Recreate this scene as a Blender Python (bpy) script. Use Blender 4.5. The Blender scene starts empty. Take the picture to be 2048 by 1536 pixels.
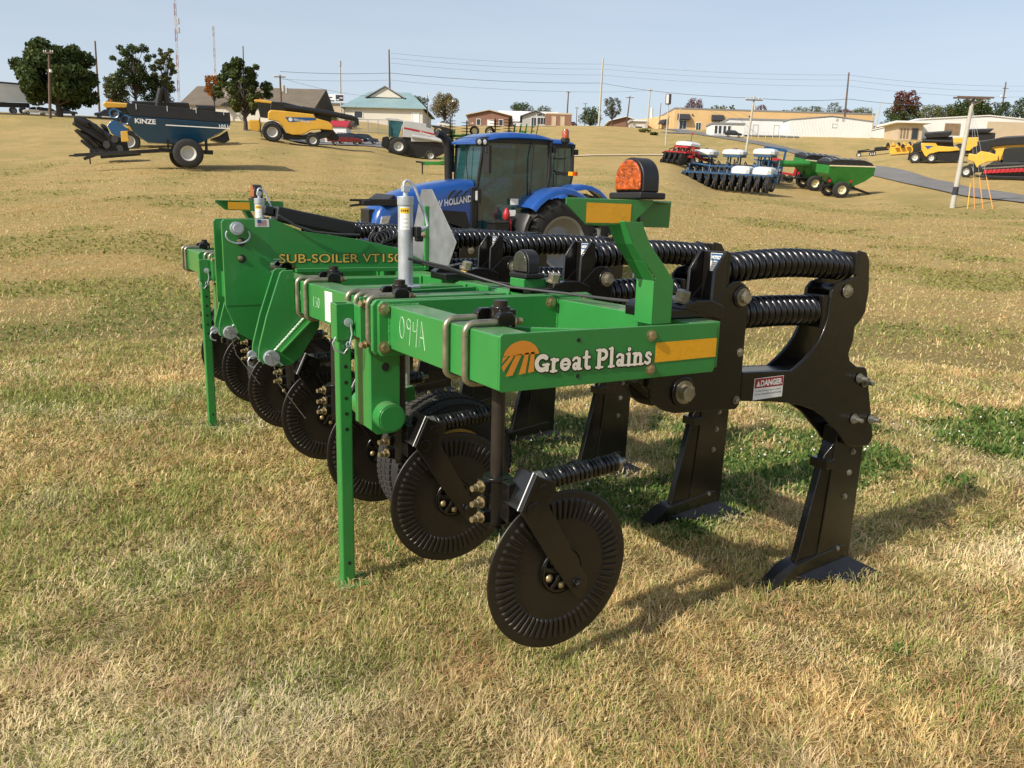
import bpy, math, random
import numpy as np
from mathutils import Vector, Matrix, Quaternion
R = math.radians
rng = np.random.default_rng(7)
random.seed(7)
sc = bpy.context.scene
C = sc.collection

# ------------------------------------------------------------------ camera (solved from the photograph)
F = 1579.0; PITCH = R(12.136); YAW = R(31.73); ROLL = R(1.485); H = 1.488
fw = np.array([math.sin(YAW)*math.cos(PITCH), math.cos(YAW)*math.cos(PITCH), -math.sin(PITCH)])
rt0 = np.array([math.cos(YAW), -math.sin(YAW), 0.0]); up0 = np.cross(rt0, fw)
rt = rt0*math.cos(ROLL)+up0*math.sin(ROLL); up = -rt0*math.sin(ROLL)+up0*math.cos(ROLL)
cam = bpy.data.cameras.new('camera'); co = bpy.data.objects.new('camera', cam); C.objects.link(co)
M = Matrix.Identity(4)
for i in range(3):
    M[i][0] = rt[i]; M[i][1] = up[i]; M[i][2] = -fw[i]
M[2][3] = H
co.matrix_world = M
cam.sensor_width = 36.0; cam.lens = F/2048*36.0; cam.clip_start = 0.05; cam.clip_end = 5000
sc.camera = co

def raydir(px, py):
    return fw + rt*(px-1024)/F - up*(py-768)/F
def tan_el(px, py):
    r = raydir(px, py); return r[2]/math.hypot(r[0], r[1])
def azim(px, d=None):
    py = 430 if d is None else float(np.interp(d, [15, 50, 80, 110, 150, 260], [560, 345, 300, 270, 245, 232]))
    r = raydir(px, py); return math.atan2(r[0], r[1])

# ------------------------------------------------------------------ terrain heights: surveyed columns (bearing column, [(distance, row)])
COLS = {
 -300: [(50,345),(80,268),(105,228),(140,220)],
 0: [(50,340),(80,270),(105,231),(140,223)],
 150: [(50,338),(78,275),(105,237),(140,230)],
 300: [(50,336),(78,275),(110,245),(140,236)],
 500: [(50,345),(78,272),(100,262),(140,241)],
 620: [(50,352),(78,289),(98,290),(112,285),(128,258),(150,239)],
 720: [(50,362),(78,302),(96,293),(112,287),(128,258),(150,240)],
 860: [(50,372),(80,327),(95,312),(120,282),(150,262),(190,250)],
 1000:[(50,378),(80,332),(110,300),(150,272),(200,250)],
 1200:[(50,385),(90,311),(130,282),(200,251)],
 1330:[(50,395),(70,342),(90,313),(130,290),(200,257)],
 1460:[(50,410),(68,388),(90,347),(120,307),(140,288),(160,274),(200,259)],
 1690:[(50,425),(75,396),(100,352),(130,313),(165,275),(200,263)],
 1850:[(50,430),(62,405),(83,368),(110,322),(130,299),(165,276)],
 1930:[(50,432),(58,419),(75,381),(105,326),(130,300),(165,277)],
 2050:[(50,432),(63,402),(85,357),(110,316),(130,300),(165,278)],
 2400:[(50,432),(63,402),(85,357),(110,316),(130,300),(165,278)],
}
DG = np.arange(0, 262, 1.0)
AZC = []; ZC = []
for px, L in sorted(COLS.items()):
    AZC.append(azim(px, 80))
    ds = [0, 17]+[d for d, _ in L]; ca = math.cos(AZC[-1]-YAW); zs = [0, 0]+[H+d/ca*tan_el(px, py) for d, py in L]
    z = np.interp(DG, ds, zs)
    k = np.ones(9)/9; zz = np.convolve(np.pad(z, 4, mode='edge'), k, 'valid')
    w = np.clip((DG-10)/8, 0, 1); ZC.append(z*(1-w)+zz*w)
AZC = np.array(AZC); ZC = np.array(ZC)
def terrain(x, y):
    x = np.asarray(x, float); y = np.asarray(y, float)
    a = np.arctan2(x, y); th = np.abs((a-YAW+math.pi) % (2*math.pi)-math.pi)
    d = np.clip(np.hypot(x, y)*np.cos(np.minimum(th, .75)), 0, 260.9)
    a = np.clip(a, AZC[0], AZC[-1]-1e-6)
    i = np.clip(np.searchsorted(AZC, a, 'right')-1, 0, len(AZC)-2)
    t = (a-AZC[i])/(AZC[i+1]-AZC[i]); t = t*t*(3-2*t)
    j = d.astype(int); s = d-j
    za = ZC[i, j]*(1-s)+ZC[i, np.minimum(j+1, 261)]*s
    zb = ZC[i+1, j]*(1-s)+ZC[i+1, np.minimum(j+1, 261)]*s
    return za*(1-t)+zb*t
def at(px, d):
    a = azim(px, d); d = d/math.cos(a-YAW); x = d*math.sin(a); y = d*math.cos(a)
    return Vector((x, y, float(terrain(x, y))))
def mpp(d): return d/F           # metres per picture unit at a distance

# ------------------------------------------------------------------ numpy value noise
def vnoise(x, y, scale, seed=0):
    x = np.asarray(x)/scale; y = np.asarray(y)/scale
    xi = np.floor(x).astype(np.int64); yi = np.floor(y).astype(np.int64)
    fx = x-xi; fy = y-yi; fx = fx*fx*(3-2*fx); fy = fy*fy*(3-2*fy)
    def h(a, b):
        n = (a*374761393+b*668265263+seed*974634777) & 0xffffffff
        n = ((n ^ (n >> 13))*1274126177) & 0xffffffff
        return ((n ^ (n >> 16)) & 0xffff)/65535.0
    return (h(xi, yi)*(1-fx)+h(xi+1, yi)*fx)*(1-fy)+(h(xi, yi+1)*(1-fx)+h(xi+1, yi+1)*fx)*fy
CLOVER = [(4.4,3.75,1.2,.60,1.0),(5.2,3.15,1.2,.55,1.0),(5.7,2.80,1.0,.42,.95),(6.4,2.95,1.2,.5,.9),(4.1,3.05,.6,.35,.75),(2.8,3.1,.55,.42,.75),(3.15,4.3,.7,.5,.55),(6.0,3.7,1.3,.6,.7),
          (10.7,5.8,1.8,1.0,.8),(.77,2.15,.30,.22,.40),(.90,1.78,.26,.14,.42),(.34,2.78,.34,.26,.26),(-.02,2.92,.34,.24,.22),(.75,3.0,.75,.42,.24),(1.2,2.68,.34,.22,.28),(1.37,2.0,.22,.14,.35),
          (.35,4.15,.8,.6,.34),(.4,6.7,1.2,.8,.35),(2.0,3.5,.8,.7,.45),(4.7,2.4,.6,.2,.40),(.2,2.2,.7,.5,.25),(-.3,3.6,.9,.6,.28)]
def greenness(x, y):
    x = np.asarray(x); y = np.asarray(y)
    d = np.hypot(x, y)
    n = .5*vnoise(x, y, 1.3, 1)+.3*vnoise(x, y, .5, 2)+.2*vnoise(x, y, .18, 3)
    far = .45*vnoise(x, y, 5.0, 4)+.35*vnoise(x, y, 1.7, 5)+.2*vnoise(x, y, 16., 6)
    w = np.clip((d-7)/8, 0, 1)
    g = np.clip((n-.62)*1.6, 0, .40)*(1-w)+np.clip((far-.49)*4.2, 0, .85)*w
    for cx, cy, rx, ry, s in CLOVER:
        q = ((x-cx)/rx)**2+((y-cy)/ry)**2
        g = np.maximum(g, .85*s*np.clip((1.15-q)*.6+(n-.46)*3.8, 0, 1))
    return np.clip(g, 0, 1)

# ------------------------------------------------------------------ materials
def _nt(name):
    m = bpy.data.materials.new(name); m.use_nodes = True
    nt = m.node_tree; nt.nodes.clear()
    o = nt.nodes.new('ShaderNodeOutputMaterial'); b = nt.nodes.new('ShaderNodeBsdfPrincipled')
    nt.links.new(b.outputs[0], o.inputs[0])
    return m, nt, b
def N(nt, t, **kw):
    n = nt.nodes.new(t)
    for k, v in kw.items():
        if k in n.inputs: n.inputs[k].default_value = v
        else: setattr(n, k, v)
    return n
def mixc(nt, fac, a, b, bt='MIX'):
    n = nt.nodes.new('ShaderNodeMix'); n.data_type = 'RGBA'; n.blend_type = bt
    for s, v in ((0, fac), (6, a), (7, b)):
        if hasattr(v, 'links'): nt.links.new(v, n.inputs[s])
        elif s == 0: n.inputs[0].default_value = v
        else: n.inputs[s].default_value = (*v, 1) if len(v) == 3 else v
    return n.outputs[2]
def ramp(nt, fac, a, b):
    n = nt.nodes.new('ShaderNodeMapRange'); nt.links.new(fac, n.inputs[0])
    n.inputs[1].default_value = a; n.inputs[2].default_value = b
    return n.outputs[0]
def noise(nt, scale, detail=3, vec=None, rough=.55):
    n = N(nt, 'ShaderNodeTexNoise'); n.inputs['Scale'].default_value = scale; n.inputs['Detail'].default_value = detail
    n.inputs['Roughness'].default_value = rough
    if vec is not None: nt.links.new(vec, n.inputs['Vector'])
    return n.outputs[0]
def mat(name, col, rough=.5, metal=0., var=.15, scale=6., bump=0., bscale=60., dust=0., dustcol=(.30,.27,.20), coat=0., rvar=.1, spec=.5):
    m, nt, b = _nt(name)
    tc = N(nt, 'ShaderNodeTexCoord').outputs['Object']
    n1 = noise(nt, scale, 5, tc, .65)
    dark = tuple(c*(1-var) for c in col); lite = tuple(min(1, c*(1+var)) for c in col)
    c = mixc(nt, ramp(nt, n1, .3, .7), dark, lite)
    if dust:
        g = N(nt, 'ShaderNodeNewGeometry'); s = N(nt, 'ShaderNodeSeparateXYZ'); nt.links.new(g.outputs['Normal'], s.inputs[0])
        up_ = ramp(nt, s.outputs[2], .55, 1.0)
        n2 = noise(nt, scale*3.1, 6, tc, .7)
        mu = N(nt, 'ShaderNodeMath', operation='MULTIPLY'); nt.links.new(up_, mu.inputs[0]); nt.links.new(ramp(nt, n2, .25, .75), mu.inputs[1])
        m2 = N(nt, 'ShaderNodeMath', operation='MULTIPLY_ADD'); nt.links.new(mu.outputs[0], m2.inputs[0]); m2.inputs[1].default_value = dust
        sp = ramp(nt, n2, .62, .85)
        m3 = N(nt, 'ShaderNodeMath', operation='MULTIPLY'); nt.links.new(sp, m3.inputs[0]); m3.inputs[1].default_value = dust*.22
        nt.links.new(m3.outputs[0], m2.inputs[2])
        c = mixc(nt, m2.outputs[0], c, dustcol)
        rr = N(nt, 'ShaderNodeMath', operation='MULTIPLY_ADD'); nt.links.new(m2.outputs[0], rr.inputs[0]); rr.inputs[1].default_value = .5; rr.inputs[2].default_value = rough
        nt.links.new(rr.outputs[0], b.inputs['Roughness'])
    else:
        rr = N(nt, 'ShaderNodeMapRange'); nt.links.new(n1, rr.inputs[0]); rr.inputs[1].default_value = .3; rr.inputs[2].default_value = .7
        rr.inputs[3].default_value = max(.02, rough-rvar); rr.inputs[4].default_value = min(1, rough+rvar)
        nt.links.new(rr.outputs[0], b.inputs['Roughness'])
    nt.links.new(c, b.inputs['Base Color'])
    b.inputs['Metallic'].default_value = metal; b.inputs['Specular IOR Level'].default_value = spec
    if coat: b.inputs['Coat Weight'].default_value = coat; b.inputs['Coat Roughness'].default_value = .08
    if bump:
        bp = N(nt, 'ShaderNodeBump'); bp.inputs['Strength'].default_value = bump; bp.inputs['Distance'].default_value = .01
        nt.links.new(noise(nt, bscale, 3, tc), bp.inputs['Height']); nt.links.new(bp.outputs[0], b.inputs['Normal'])
    return m
def attrmat(name, rough=.7, trans=0., spec=.25):
    m, nt, b = _nt(name)
    a = N(nt, 'ShaderNodeAttribute', attribute_name='col')
    nt.links.new(a.outputs['Color'], b.inputs['Base Color']); b.inputs['Roughness'].default_value = rough
    b.inputs['Specular IOR Level'].default_value = spec
    if trans:
        t = N(nt, 'ShaderNodeBsdfTranslucent'); nt.links.new(a.outputs['Color'], t.inputs[0])
        mx = N(nt, 'ShaderNodeMixShader'); mx.inputs[0].default_value = trans
        nt.links.new(b.outputs[0], mx.inputs[1]); nt.links.new(t.outputs[0], mx.inputs[2])
        nt.links.new(mx.outputs[0], [n for n in nt.nodes if n.type == 'OUTPUT_MATERIAL'][0].inputs[0])
    return m
def glassmat(name, tint, refl=.12, opac=.25, body=(.02,.03,.03)):
    m = bpy.data.materials.new(name); m.use_nodes = True; nt = m.node_tree; nt.nodes.clear()
    o = N(nt, 'ShaderNodeOutputMaterial'); t = N(nt, 'ShaderNodeBsdfTransparent'); t.inputs[0].default_value = (*tint, 1)
    g = N(nt, 'ShaderNodeBsdfGlossy'); g.inputs['Roughness'].default_value = .03; g.inputs[0].default_value = (1, 1, 1, 1)
    df = N(nt, 'ShaderNodeBsdfDiffuse'); df.inputs[0].default_value = (*body, 1)
    m0 = N(nt, 'ShaderNodeMixShader'); m0.inputs[0].default_value = opac
    nt.links.new(t.outputs[0], m0.inputs[1]); nt.links.new(df.outputs[0], m0.inputs[2])
    lw = N(nt, 'ShaderNodeLayerWeight'); lw.inputs[0].default_value = .3
    ad = N(nt, 'ShaderNodeMath', operation='MULTIPLY_ADD'); nt.links.new(lw.outputs['Fresnel'], ad.inputs[0]); ad.inputs[1].default_value = .6; ad.inputs[2].default_value = refl
    mx = N(nt, 'ShaderNodeMixShader'); nt.links.new(ad.outputs[0], mx.inputs[0])
    nt.links.new(m0.outputs[0], mx.inputs[1]); nt.links.new(g.outputs[0], mx.inputs[2]); nt.links.new(mx.outputs[0], o.inputs[0])
    return m

G = {}
G['green'] = mat('green_paint', (.033,.232,.050), .28, var=.08, scale=3, dust=.55, coat=.3, bump=.05, bscale=25)
G['greenb'] = mat('green_paint_far', (.03,.20,.035), .4, var=.12, scale=2)
G['black'] = mat('black_paint', (.0075,.0068,.0060), .27, var=.3, scale=5, dust=.07, coat=.2, dustcol=(.16,.14,.11), bump=.05, bscale=30)
G['blackb'] = mat('black_plastic', (.013,.013,.014), .42, var=.3, scale=2.5, dust=.25, dustcol=(.16,.15,.12))
G['spring'] = mat('black_spring_steel', (.007,.007,.008), .30, var=.2, scale=9, coat=.25, rvar=.08)
G['disc'] = mat('brown_black_disc_steel', (.014,.0105,.0075), .42, var=.3, scale=9, dust=.2, dustcol=(.10,.08,.05), bump=.06, bscale=70)
G['rubber'] = mat('black_rubber', (.022,.021,.020), .75, var=.25, scale=4, dust=.35, dustcol=(.17,.14,.10), bump=.2, bscale=80)
G['zinc'] = mat('galvanised_zinc', (.50,.54,.58), .36, metal=.45, var=.16, scale=14, bump=.05, bscale=40)
G['zincplate'] = mat('galvanised_plate', (.26,.27,.28), .5, metal=.4, var=.22, scale=9)
G['brass'] = mat('yellow_zinc_bolt', (.36,.29,.16), .38, metal=.7, var=.35, scale=40)
G['olivebolt'] = mat('grey_olive_bolt', (.34,.31,.23), .36, metal=.7, var=.3, scale=40)
G['ubolt'] = mat('olive_zinc_rod', (.36,.33,.23), .34, metal=.7, var=.25, scale=25)
G['steel'] = mat('bare_steel', (.33,.32,.28), .35, metal=.8, var=.2, scale=30)
G['brownpipe'] = mat('brown_black_shaft', (.035,.028,.022), .38, metal=.3, var=.3, scale=12)
G['yellowtape'] = mat('yellow_reflective_tape', (.85,.40,.012), .35, var=.06, scale=60, bump=.12, bscale=160, coat=.4)
G['amber'] = mat('amber_lens', (.42,.072,.004), .12, var=.75, scale=60, coat=.9, bump=1., bscale=60)
G['amberlit'] = mat('amber_lens_facet', (.52,.105,.006), .1, var=.2, scale=40, coat=.8)
G['smoked'] = mat('smoked_lens', (.05,.05,.04), .08, var=.3, scale=30, coat=.6)
G['redlens'] = mat('red_lens', (.5,.05,.01), .2, coat=.5)
G['orange'] = mat('orange_decal', (.75,.28,.03), .45, var=.05)
G['cream'] = mat('cream_decal', (.88,.80,.64), .5, var=.04)
G['darkline'] = mat('dark_brown_decal', (.03,.015,.008), .5)
G['gold'] = mat('gold_decal', (.80,.52,.10), .4, var=.06)
G['white'] = mat('white_paint', (.78,.78,.76), .45, var=.05)
G['chalk'] = mat('white_chalk', (.62,.78,.60), .8, var=.2, scale=60)
G['label'] = mat('white_label', (.80,.80,.76), .45, var=.04, scale=20)
G['labeltext'] = mat('label_print', (.05,.05,.05), .6)
G['labelgrey'] = mat('label_small_print', (.42,.42,.44), .6)
G['labelred'] = mat('red_label', (.36,.018,.03), .45)
G['labelblue'] = mat('blue_label', (.015,.09,.25), .45)
G['labelyellow'] = mat('yellow_label', (.80,.50,.02), .45)
G['cable'] = mat('grey_black_cable', (.05,.05,.052), .5)
G['yellow'] = mat('combine_yellow', (.74,.42,.055), .36, var=.07, scale=.8, coat=.3, dust=.2)
G['rimyellow'] = mat('dull_yellow_rim', (.42,.26,.05), .5, var=.15)
G['bluet'] = mat('tractor_blue', (.012,.075,.31), .26, var=.07, scale=1.2, coat=.5, dust=.15)
G['bluek'] = mat('cart_blue', (.012,.085,.21), .35, var=.08, scale=1., coat=.3, dust=.2)
G['blueplanter'] = mat('planter_blue', (.010,.070,.17), .42, var=.2, scale=1.5, dust=.2)
G['red'] = mat('implement_red', (.42,.02,.03), .4, var=.12, scale=1.2)
G['tank'] = mat('white_tank_plastic', (.62,.64,.63), .45, var=.06, scale=.9)
G['rimwhite'] = mat('white_rim', (.52,.52,.49), .45, var=.08)
G['rimgrey'] = mat('grey_rim', (.24,.24,.23), .45, metal=.2, var=.08)
G['rimcream'] = mat('cream_rim', (.66,.60,.38), .45, var=.08)
G['silver'] = mat('silver_paint', (.50,.51,.52), .4, metal=.2, var=.08, scale=.8)
G['glass'] = glassmat('cab_glass', (.32,.56,.62), .07, .55, (.022,.085,.098))
G['glassdark'] = mat('dark_window_glass', (.02,.026,.03), .08, var=.2, spec=.7)
G['tealglass'] = mat('teal_cab_glass', (.03,.11,.13), .12, var=.3, scale=1.5, spec=.7)
G['lamp'] = mat('clear_headlamp', (.7,.72,.74), .12, metal=.4, var=.25, scale=20)

# ------------------------------------------------------------------ mesh builder
def V3(p): return Vector(p)
class MB:
    def __init__(s): s.v = []; s.f = []; s.mi = []
    def add(s, vs, fs, mi=0):
        o = len(s.v); s.v += [tuple(p) for p in vs]; s.f += [tuple(i+o for i in f) for f in fs]; s.mi += [mi]*len(fs); return s
    def box(s, x0, x1, y0, y1, z0, z1, mi=0, M=None):
        vs = [Vector((x, y, z)) for x in (x0, x1) for y in (y0, y1) for z in (z0, z1)]
        if M is not None: vs = [M @ p for p in vs]
        return s.add(vs, [(0,1,3,2),(4,6,7,5),(0,4,5,1),(2,3,7,6),(0,2,6,4),(1,5,7,3)], mi)
    def bar(s, p0, p1, w, h, mi=0, up=(0,0,1), roll=0):
        p0 = V3(p0); p1 = V3(p1); d = (p1-p0); L = d.length; d.normalize()
        u = V3(up)
        if abs(d.dot(u)) > .98: u = Vector((1, 0, 0))
        a = d.cross(u).normalized(); b = a.cross(d)
        if roll: q = Quaternion(d, roll); a = q @ a; b = q @ b
        vs = []
        for p in (p0, p1):
            for i, j in ((-1,-1),(1,-1),(1,1),(-1,1)): vs.append(p+a*w/2*i+b*h/2*j)
        return s.add(vs, [(3,2,1,0),(4,5,6,7),(0,1,5,4),(1,2,6,5),(2,3,7,6),(3,0,4,7)], mi)
    def tube(s, pts, r, n=8, mi=0, closed=False, cap=True):
        P = [V3(p) for p in pts]; m = len(P)
        rs = r if isinstance(r, (list, tuple)) else [r]*m
        T = []
        for i in range(m):
            a = P[(i-1) % m] if (closed or i > 0) else P[i]; b = P[(i+1) % m] if (closed or i < m-1) else P[i]
            T.append((b-a).normalized() if (b-a).length > 1e-9 else Vector((0,0,1)))
        u = T[0].orthogonal().normalized(); vs = []
        for i in range(m):
            if i: 
                q = T[i-1].rotation_difference(T[i]); u = q @ u
            u = (u-T[i]*u.dot(T[i])).normalized(); w = T[i].cross(u)
            for k in range(n):
                a = 2*math.pi*k/n; vs.append(P[i]+(u*math.cos(a)+w*math.sin(a))*rs[i])
        fs = []
        for i in range(m if closed else m-1):
            j = (i+1) % m
            for k in range(n):
                k2 = (k+1) % n; fs.append((i*n+k, i*n+k2, j*n+k2, j*n+k))
        if cap and not closed:
            fs.append(tuple(range(n-1, -1, -1))); fs.append(tuple((m-1)*n+k for k in range(n)))
        return s.add(vs, fs, mi)
    def cyl(s, p0, p1, r, r1=None, n=16, mi=0, cap=True):
        return s.tube([p0, p1], [r, r if r1 is None else r1], n, mi, cap=cap)
    def prism(s, poly, a0, a1, plane='xz', mi=0):
        n = len(poly)
        def mk(u, v, w):
            return {'xz': (u, w, v), 'yz': (w, u, v), 'xy': (u, v, w)}[plane]
        area = sum(poly[i][0]*poly[(i+1) % n][1]-poly[(i+1) % n][0]*poly[i][1] for i in range(n))
        if area < 0: poly = poly[::-1]
        if plane == 'xz': a0, a1 = max(a0, a1), min(a0, a1)
        else: a0, a1 = min(a0, a1), max(a0, a1)
        vs = [mk(u, v, a0) for u, v in poly]+[mk(u, v, a1) for u, v in poly]
        fs = [tuple(range(n-1, -1, -1)), tuple(range(n, 2*n))]
        for i in range(n):
            j = (i+1) % n; fs.append((i, j, j+n, i+n))
        return s.add(vs, fs, mi)
    def lathe(s, prof, org=(0,0,0), axis=(0,1,0), n=32, mi=0, ref=None):
        ax = V3(axis).normalized(); u = ax.orthogonal().normalized() if ref is None else V3(ref); w = ax.cross(u); o = V3(org)
        vs = []; m = len(prof)
        for r, h in prof:
            for k in range(n):
                a = 2*math.pi*k/n; vs.append(o+ax*h+(u*math.cos(a)+w*math.sin(a))*r)
        fs = []
        for i in range(m-1):
            for k in range(n):
                k2 = (k+1) % n; fs.append((i*n+k, i*n+k2, (i+1)*n+k2, (i+1)*n+k))
        return s.add(vs, fs, mi)
    def coil(s, p0, p1, Rr, r, turns, seg=18, n=7, bow=0., mi=0):
        p0 = V3(p0); p1 = V3(p1); d = p1-p0; ax = d.normalized(); w = Vector((0, 1, 0)); u = w.cross(ax).normalized(); w = ax.cross(u)
        if u.z < 0: u = -u; w = ax.cross(u)
        pts = []
        T = int(turns*seg)
        for i in range(T+1):
            t = i/T; a = 2*math.pi*turns*t
            pts.append(p0+d*t+Vector((0, 0, bow*math.sin(math.pi*t)))+(u*math.cos(a)+w*math.sin(a))*Rr)
        return s.tube(pts, r, n, mi)
    def hexb(s, p, axis, r=.016, h=.014, washer=True, mi=0):
        p = V3(p); a = V3(axis).normalized()
        if washer: s.cyl(p, p+a*h*.2, r*1.35, n=16, mi=mi)
        s.cyl(p+a*h*.2, p+a*h, r, r*.97, n=6, mi=mi); s.cyl(p+a*h, p+a*h*1.06, r*.8, r*.72, n=12, mi=mi)
        return s
    def build(s, name, mats, parent=None, bevel=0., smooth=38, seg=2, loc=None, sub=0, solid=0.):
        me = bpy.data.meshes.new(name); me.from_pydata(s.v, [], s.f)
        if not isinstance(mats, (list, tuple)): mats = [mats]
        for m in mats: me.materials.append(G[m] if isinstance(m, str) else m)
        if len(mats) > 1: me.polygons.foreach_set('material_index', s.mi)
        me.update()
        if smooth:
            me.polygons.foreach_set('use_smooth', [True]*len(me.polygons)); me.set_sharp_from_angle(angle=R(smooth))
        o = bpy.data.objects.new(name, me); C.objects.link(o)
        if parent is not None: o.parent = parent
        if loc is not None: o.location = loc
        if solid: q = o.modifiers.new('s', 'SOLIDIFY'); q.thickness = solid; q.offset = 0
        if bevel:
            q = o.modifiers.new('b', 'BEVEL'); q.width = bevel; q.segments = seg; q.limit_method = 'ANGLE'; q.angle_limit = R(35); q.harden_normals = True
        if sub: q = o.modifiers.new('ss', 'SUBSURF'); q.levels = sub; q.render_levels = sub
        return o
def tag(o, label=None, cat=None, group=None, kind=None):
    if label: o['label'] = label
    if cat: o['category'] = cat
    if group: o['group'] = group
    if kind: o['kind'] = kind
    return o
def thing(name, label, cat, loc=(0,0,0), rz=0., group=None, mtx=None):
    o = bpy.data.objects.new(name, None); C.objects.link(o); o.empty_display_size = .2
    if mtx is not None: o.matrix_world = mtx
    else: o.location = loc; o.rotation_euler = (0, 0, rz)
    return tag(o, label, cat, group)
def copy_tree(o, parent=None):
    c = o.copy(); C.objects.link(c)
    if parent is not None: c.parent = parent
    for ch in list(o.children): copy_tree(ch, c)
    return c
def text_mesh(txt, size, bold=0., extrude=.0, sx=1., spacing=1.):
    cu = bpy.data.curves.new('t', 'FONT'); cu.body = txt; cu.size = size; cu.offset = bold; cu.extrude = extrude; cu.space_character = spacing
    cu.resolution_u = 3
    ob = bpy.data.objects.new('t', cu); me = bpy.data.meshes.new_from_object(ob)
    vs = [(v.co.x*sx, v.co.y, v.co.z) for v in me.vertices]; fs = [tuple(p.vertices) for p in me.polygons]
    bpy.data.objects.remove(ob); bpy.data.curves.remove(cu); bpy.data.meshes.remove(me)
    return vs, fs
def text(mb, txt, size, org, xd=(1,0,0), ud=(0,0,1), mi=0, bold=0., sx=1., fit=None, lift=0., center=False, spacing=1.):
    vs, fs = text_mesh(txt, size, bold, 0., sx, spacing)
    if not vs: return
    w0 = min(v[0] for v in vs); w1 = max(v[0] for v in vs)
    k = (fit/(w1-w0)) if fit else 1.
    X = V3(xd).normalized(); U = V3(ud).normalized(); Nn = X.cross(U); o = V3(org)
    off = -(w0+w1)/2*k if center else -w0*k
    mb.add([o+X*(v[0]*k+off)+U*v[1]+Nn*lift for v in vs], fs, mi)
def quad(mb, org, w, h, xd=(1,0,0), ud=(0,0,1), mi=0, lift=0.):
    X = V3(xd).normalized(); U = V3(ud).normalized(); Nn = X.cross(U); o = V3(org)+Nn*lift
    mb.add([o, o+X*w, o+X*w+U*h, o+U*h], [(0,1,2,3)], mi)
def arc(cx, cz, r, a0, a1, n): return [(cx+r*math.cos(R(a0+(a1-a0)*i/n)), cz+r*math.sin(R(a0+(a1-a0)*i/n))) for i in range(n+1)]
# ------------------------------------------------------------------ sky and sun
SUN_EL = 36.8; SUN_AZ_FROM = (-math.cos(R(8)), -math.sin(R(8)))
w = bpy.data.worlds.new('World'); sc.world = w; w.use_nodes = True
nt = w.node_tree; nt.nodes.clear()
wo = N(nt, 'ShaderNodeOutputWorld'); bg = N(nt, 'ShaderNodeBackground'); sky = N(nt, 'ShaderNodeTexSky')
sky.sky_type = 'NISHITA'; sky.sun_disc = False; sky.sun_elevation = R(SUN_EL)
sky.sun_rotation = math.atan2(SUN_AZ_FROM[0], SUN_AZ_FROM[1])
sky.altitude = 200; sky.air_density = 1.0; sky.dust_density = 2.5; sky.ozone_density = 1.2
hs = N(nt, 'ShaderNodeHueSaturation'); hs.inputs['Saturation'].default_value = .95
nt.links.new(sky.outputs[0], hs.inputs['Color']); bg.inputs[1].default_value = .15
tcw = N(nt, 'ShaderNodeTexCoord'); sx = N(nt, 'ShaderNodeSeparateXYZ'); nt.links.new(tcw.outputs['Generated'], sx.inputs[0])
hz = N(nt, 'ShaderNodeMapRange'); nt.links.new(sx.outputs[2], hz.inputs[0]); hz.inputs[1].default_value = .0; hz.inputs[2].default_value = .75; hz.inputs[3].default_value = .72; hz.inputs[4].default_value = 0.
cl_ = noise(nt, 2.2, 4, None); mp = N(nt, 'ShaderNodeMapping'); mp.inputs['Scale'].default_value = (1, 1, 9); nt.links.new(tcw.outputs['Generated'], mp.inputs[0])
nn = [n_ for n_ in nt.nodes if n_.type == 'TEX_NOISE'][0]; nt.links.new(mp.outputs[0], nn.inputs['Vector'])
ma = N(nt, 'ShaderNodeMath', operation='MULTIPLY_ADD'); nt.links.new(cl_, ma.inputs[0]); ma.inputs[1].default_value = .34; nt.links.new(hz.outputs[0], ma.inputs[2])
m2 = N(nt, 'ShaderNodeMath', operation='SUBTRACT'); nt.links.new(ma.outputs[0], m2.inputs[0]); m2.inputs[1].default_value = .17; m2.use_clamp = True
nt.links.new(mixc(nt, m2.outputs[0], hs.outputs[0], (4.9, 5.45, 6.05)), bg.inputs[0])
nt.links.new(bg.outputs[0], wo.inputs[0])
sl = bpy.data.lights.new('sun', 'SUN'); sl.energy = 5.0; sl.angle = R(.53); sl.color = (1., .925, .80)
so = bpy.data.objects.new('sun', sl); C.objects.link(so)
sd = Vector((-SUN_AZ_FROM[0]*math.cos(R(SUN_EL)), -SUN_AZ_FROM[1]*math.cos(R(SUN_EL)), -math.sin(R(SUN_EL))))
so.rotation_euler = sd.to_track_quat('-Z', 'Y').to_euler(); so.location = (-20, -3, 20)
sc.view_settings.view_transform = 'Standard'; sc.view_settings.look = 'None'; sc.view_settings.exposure = 0; sc.view_settings.gamma = 1
sc.cycles.max_bounces = 6; sc.cycles.transparent_max_bounces = 8

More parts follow.
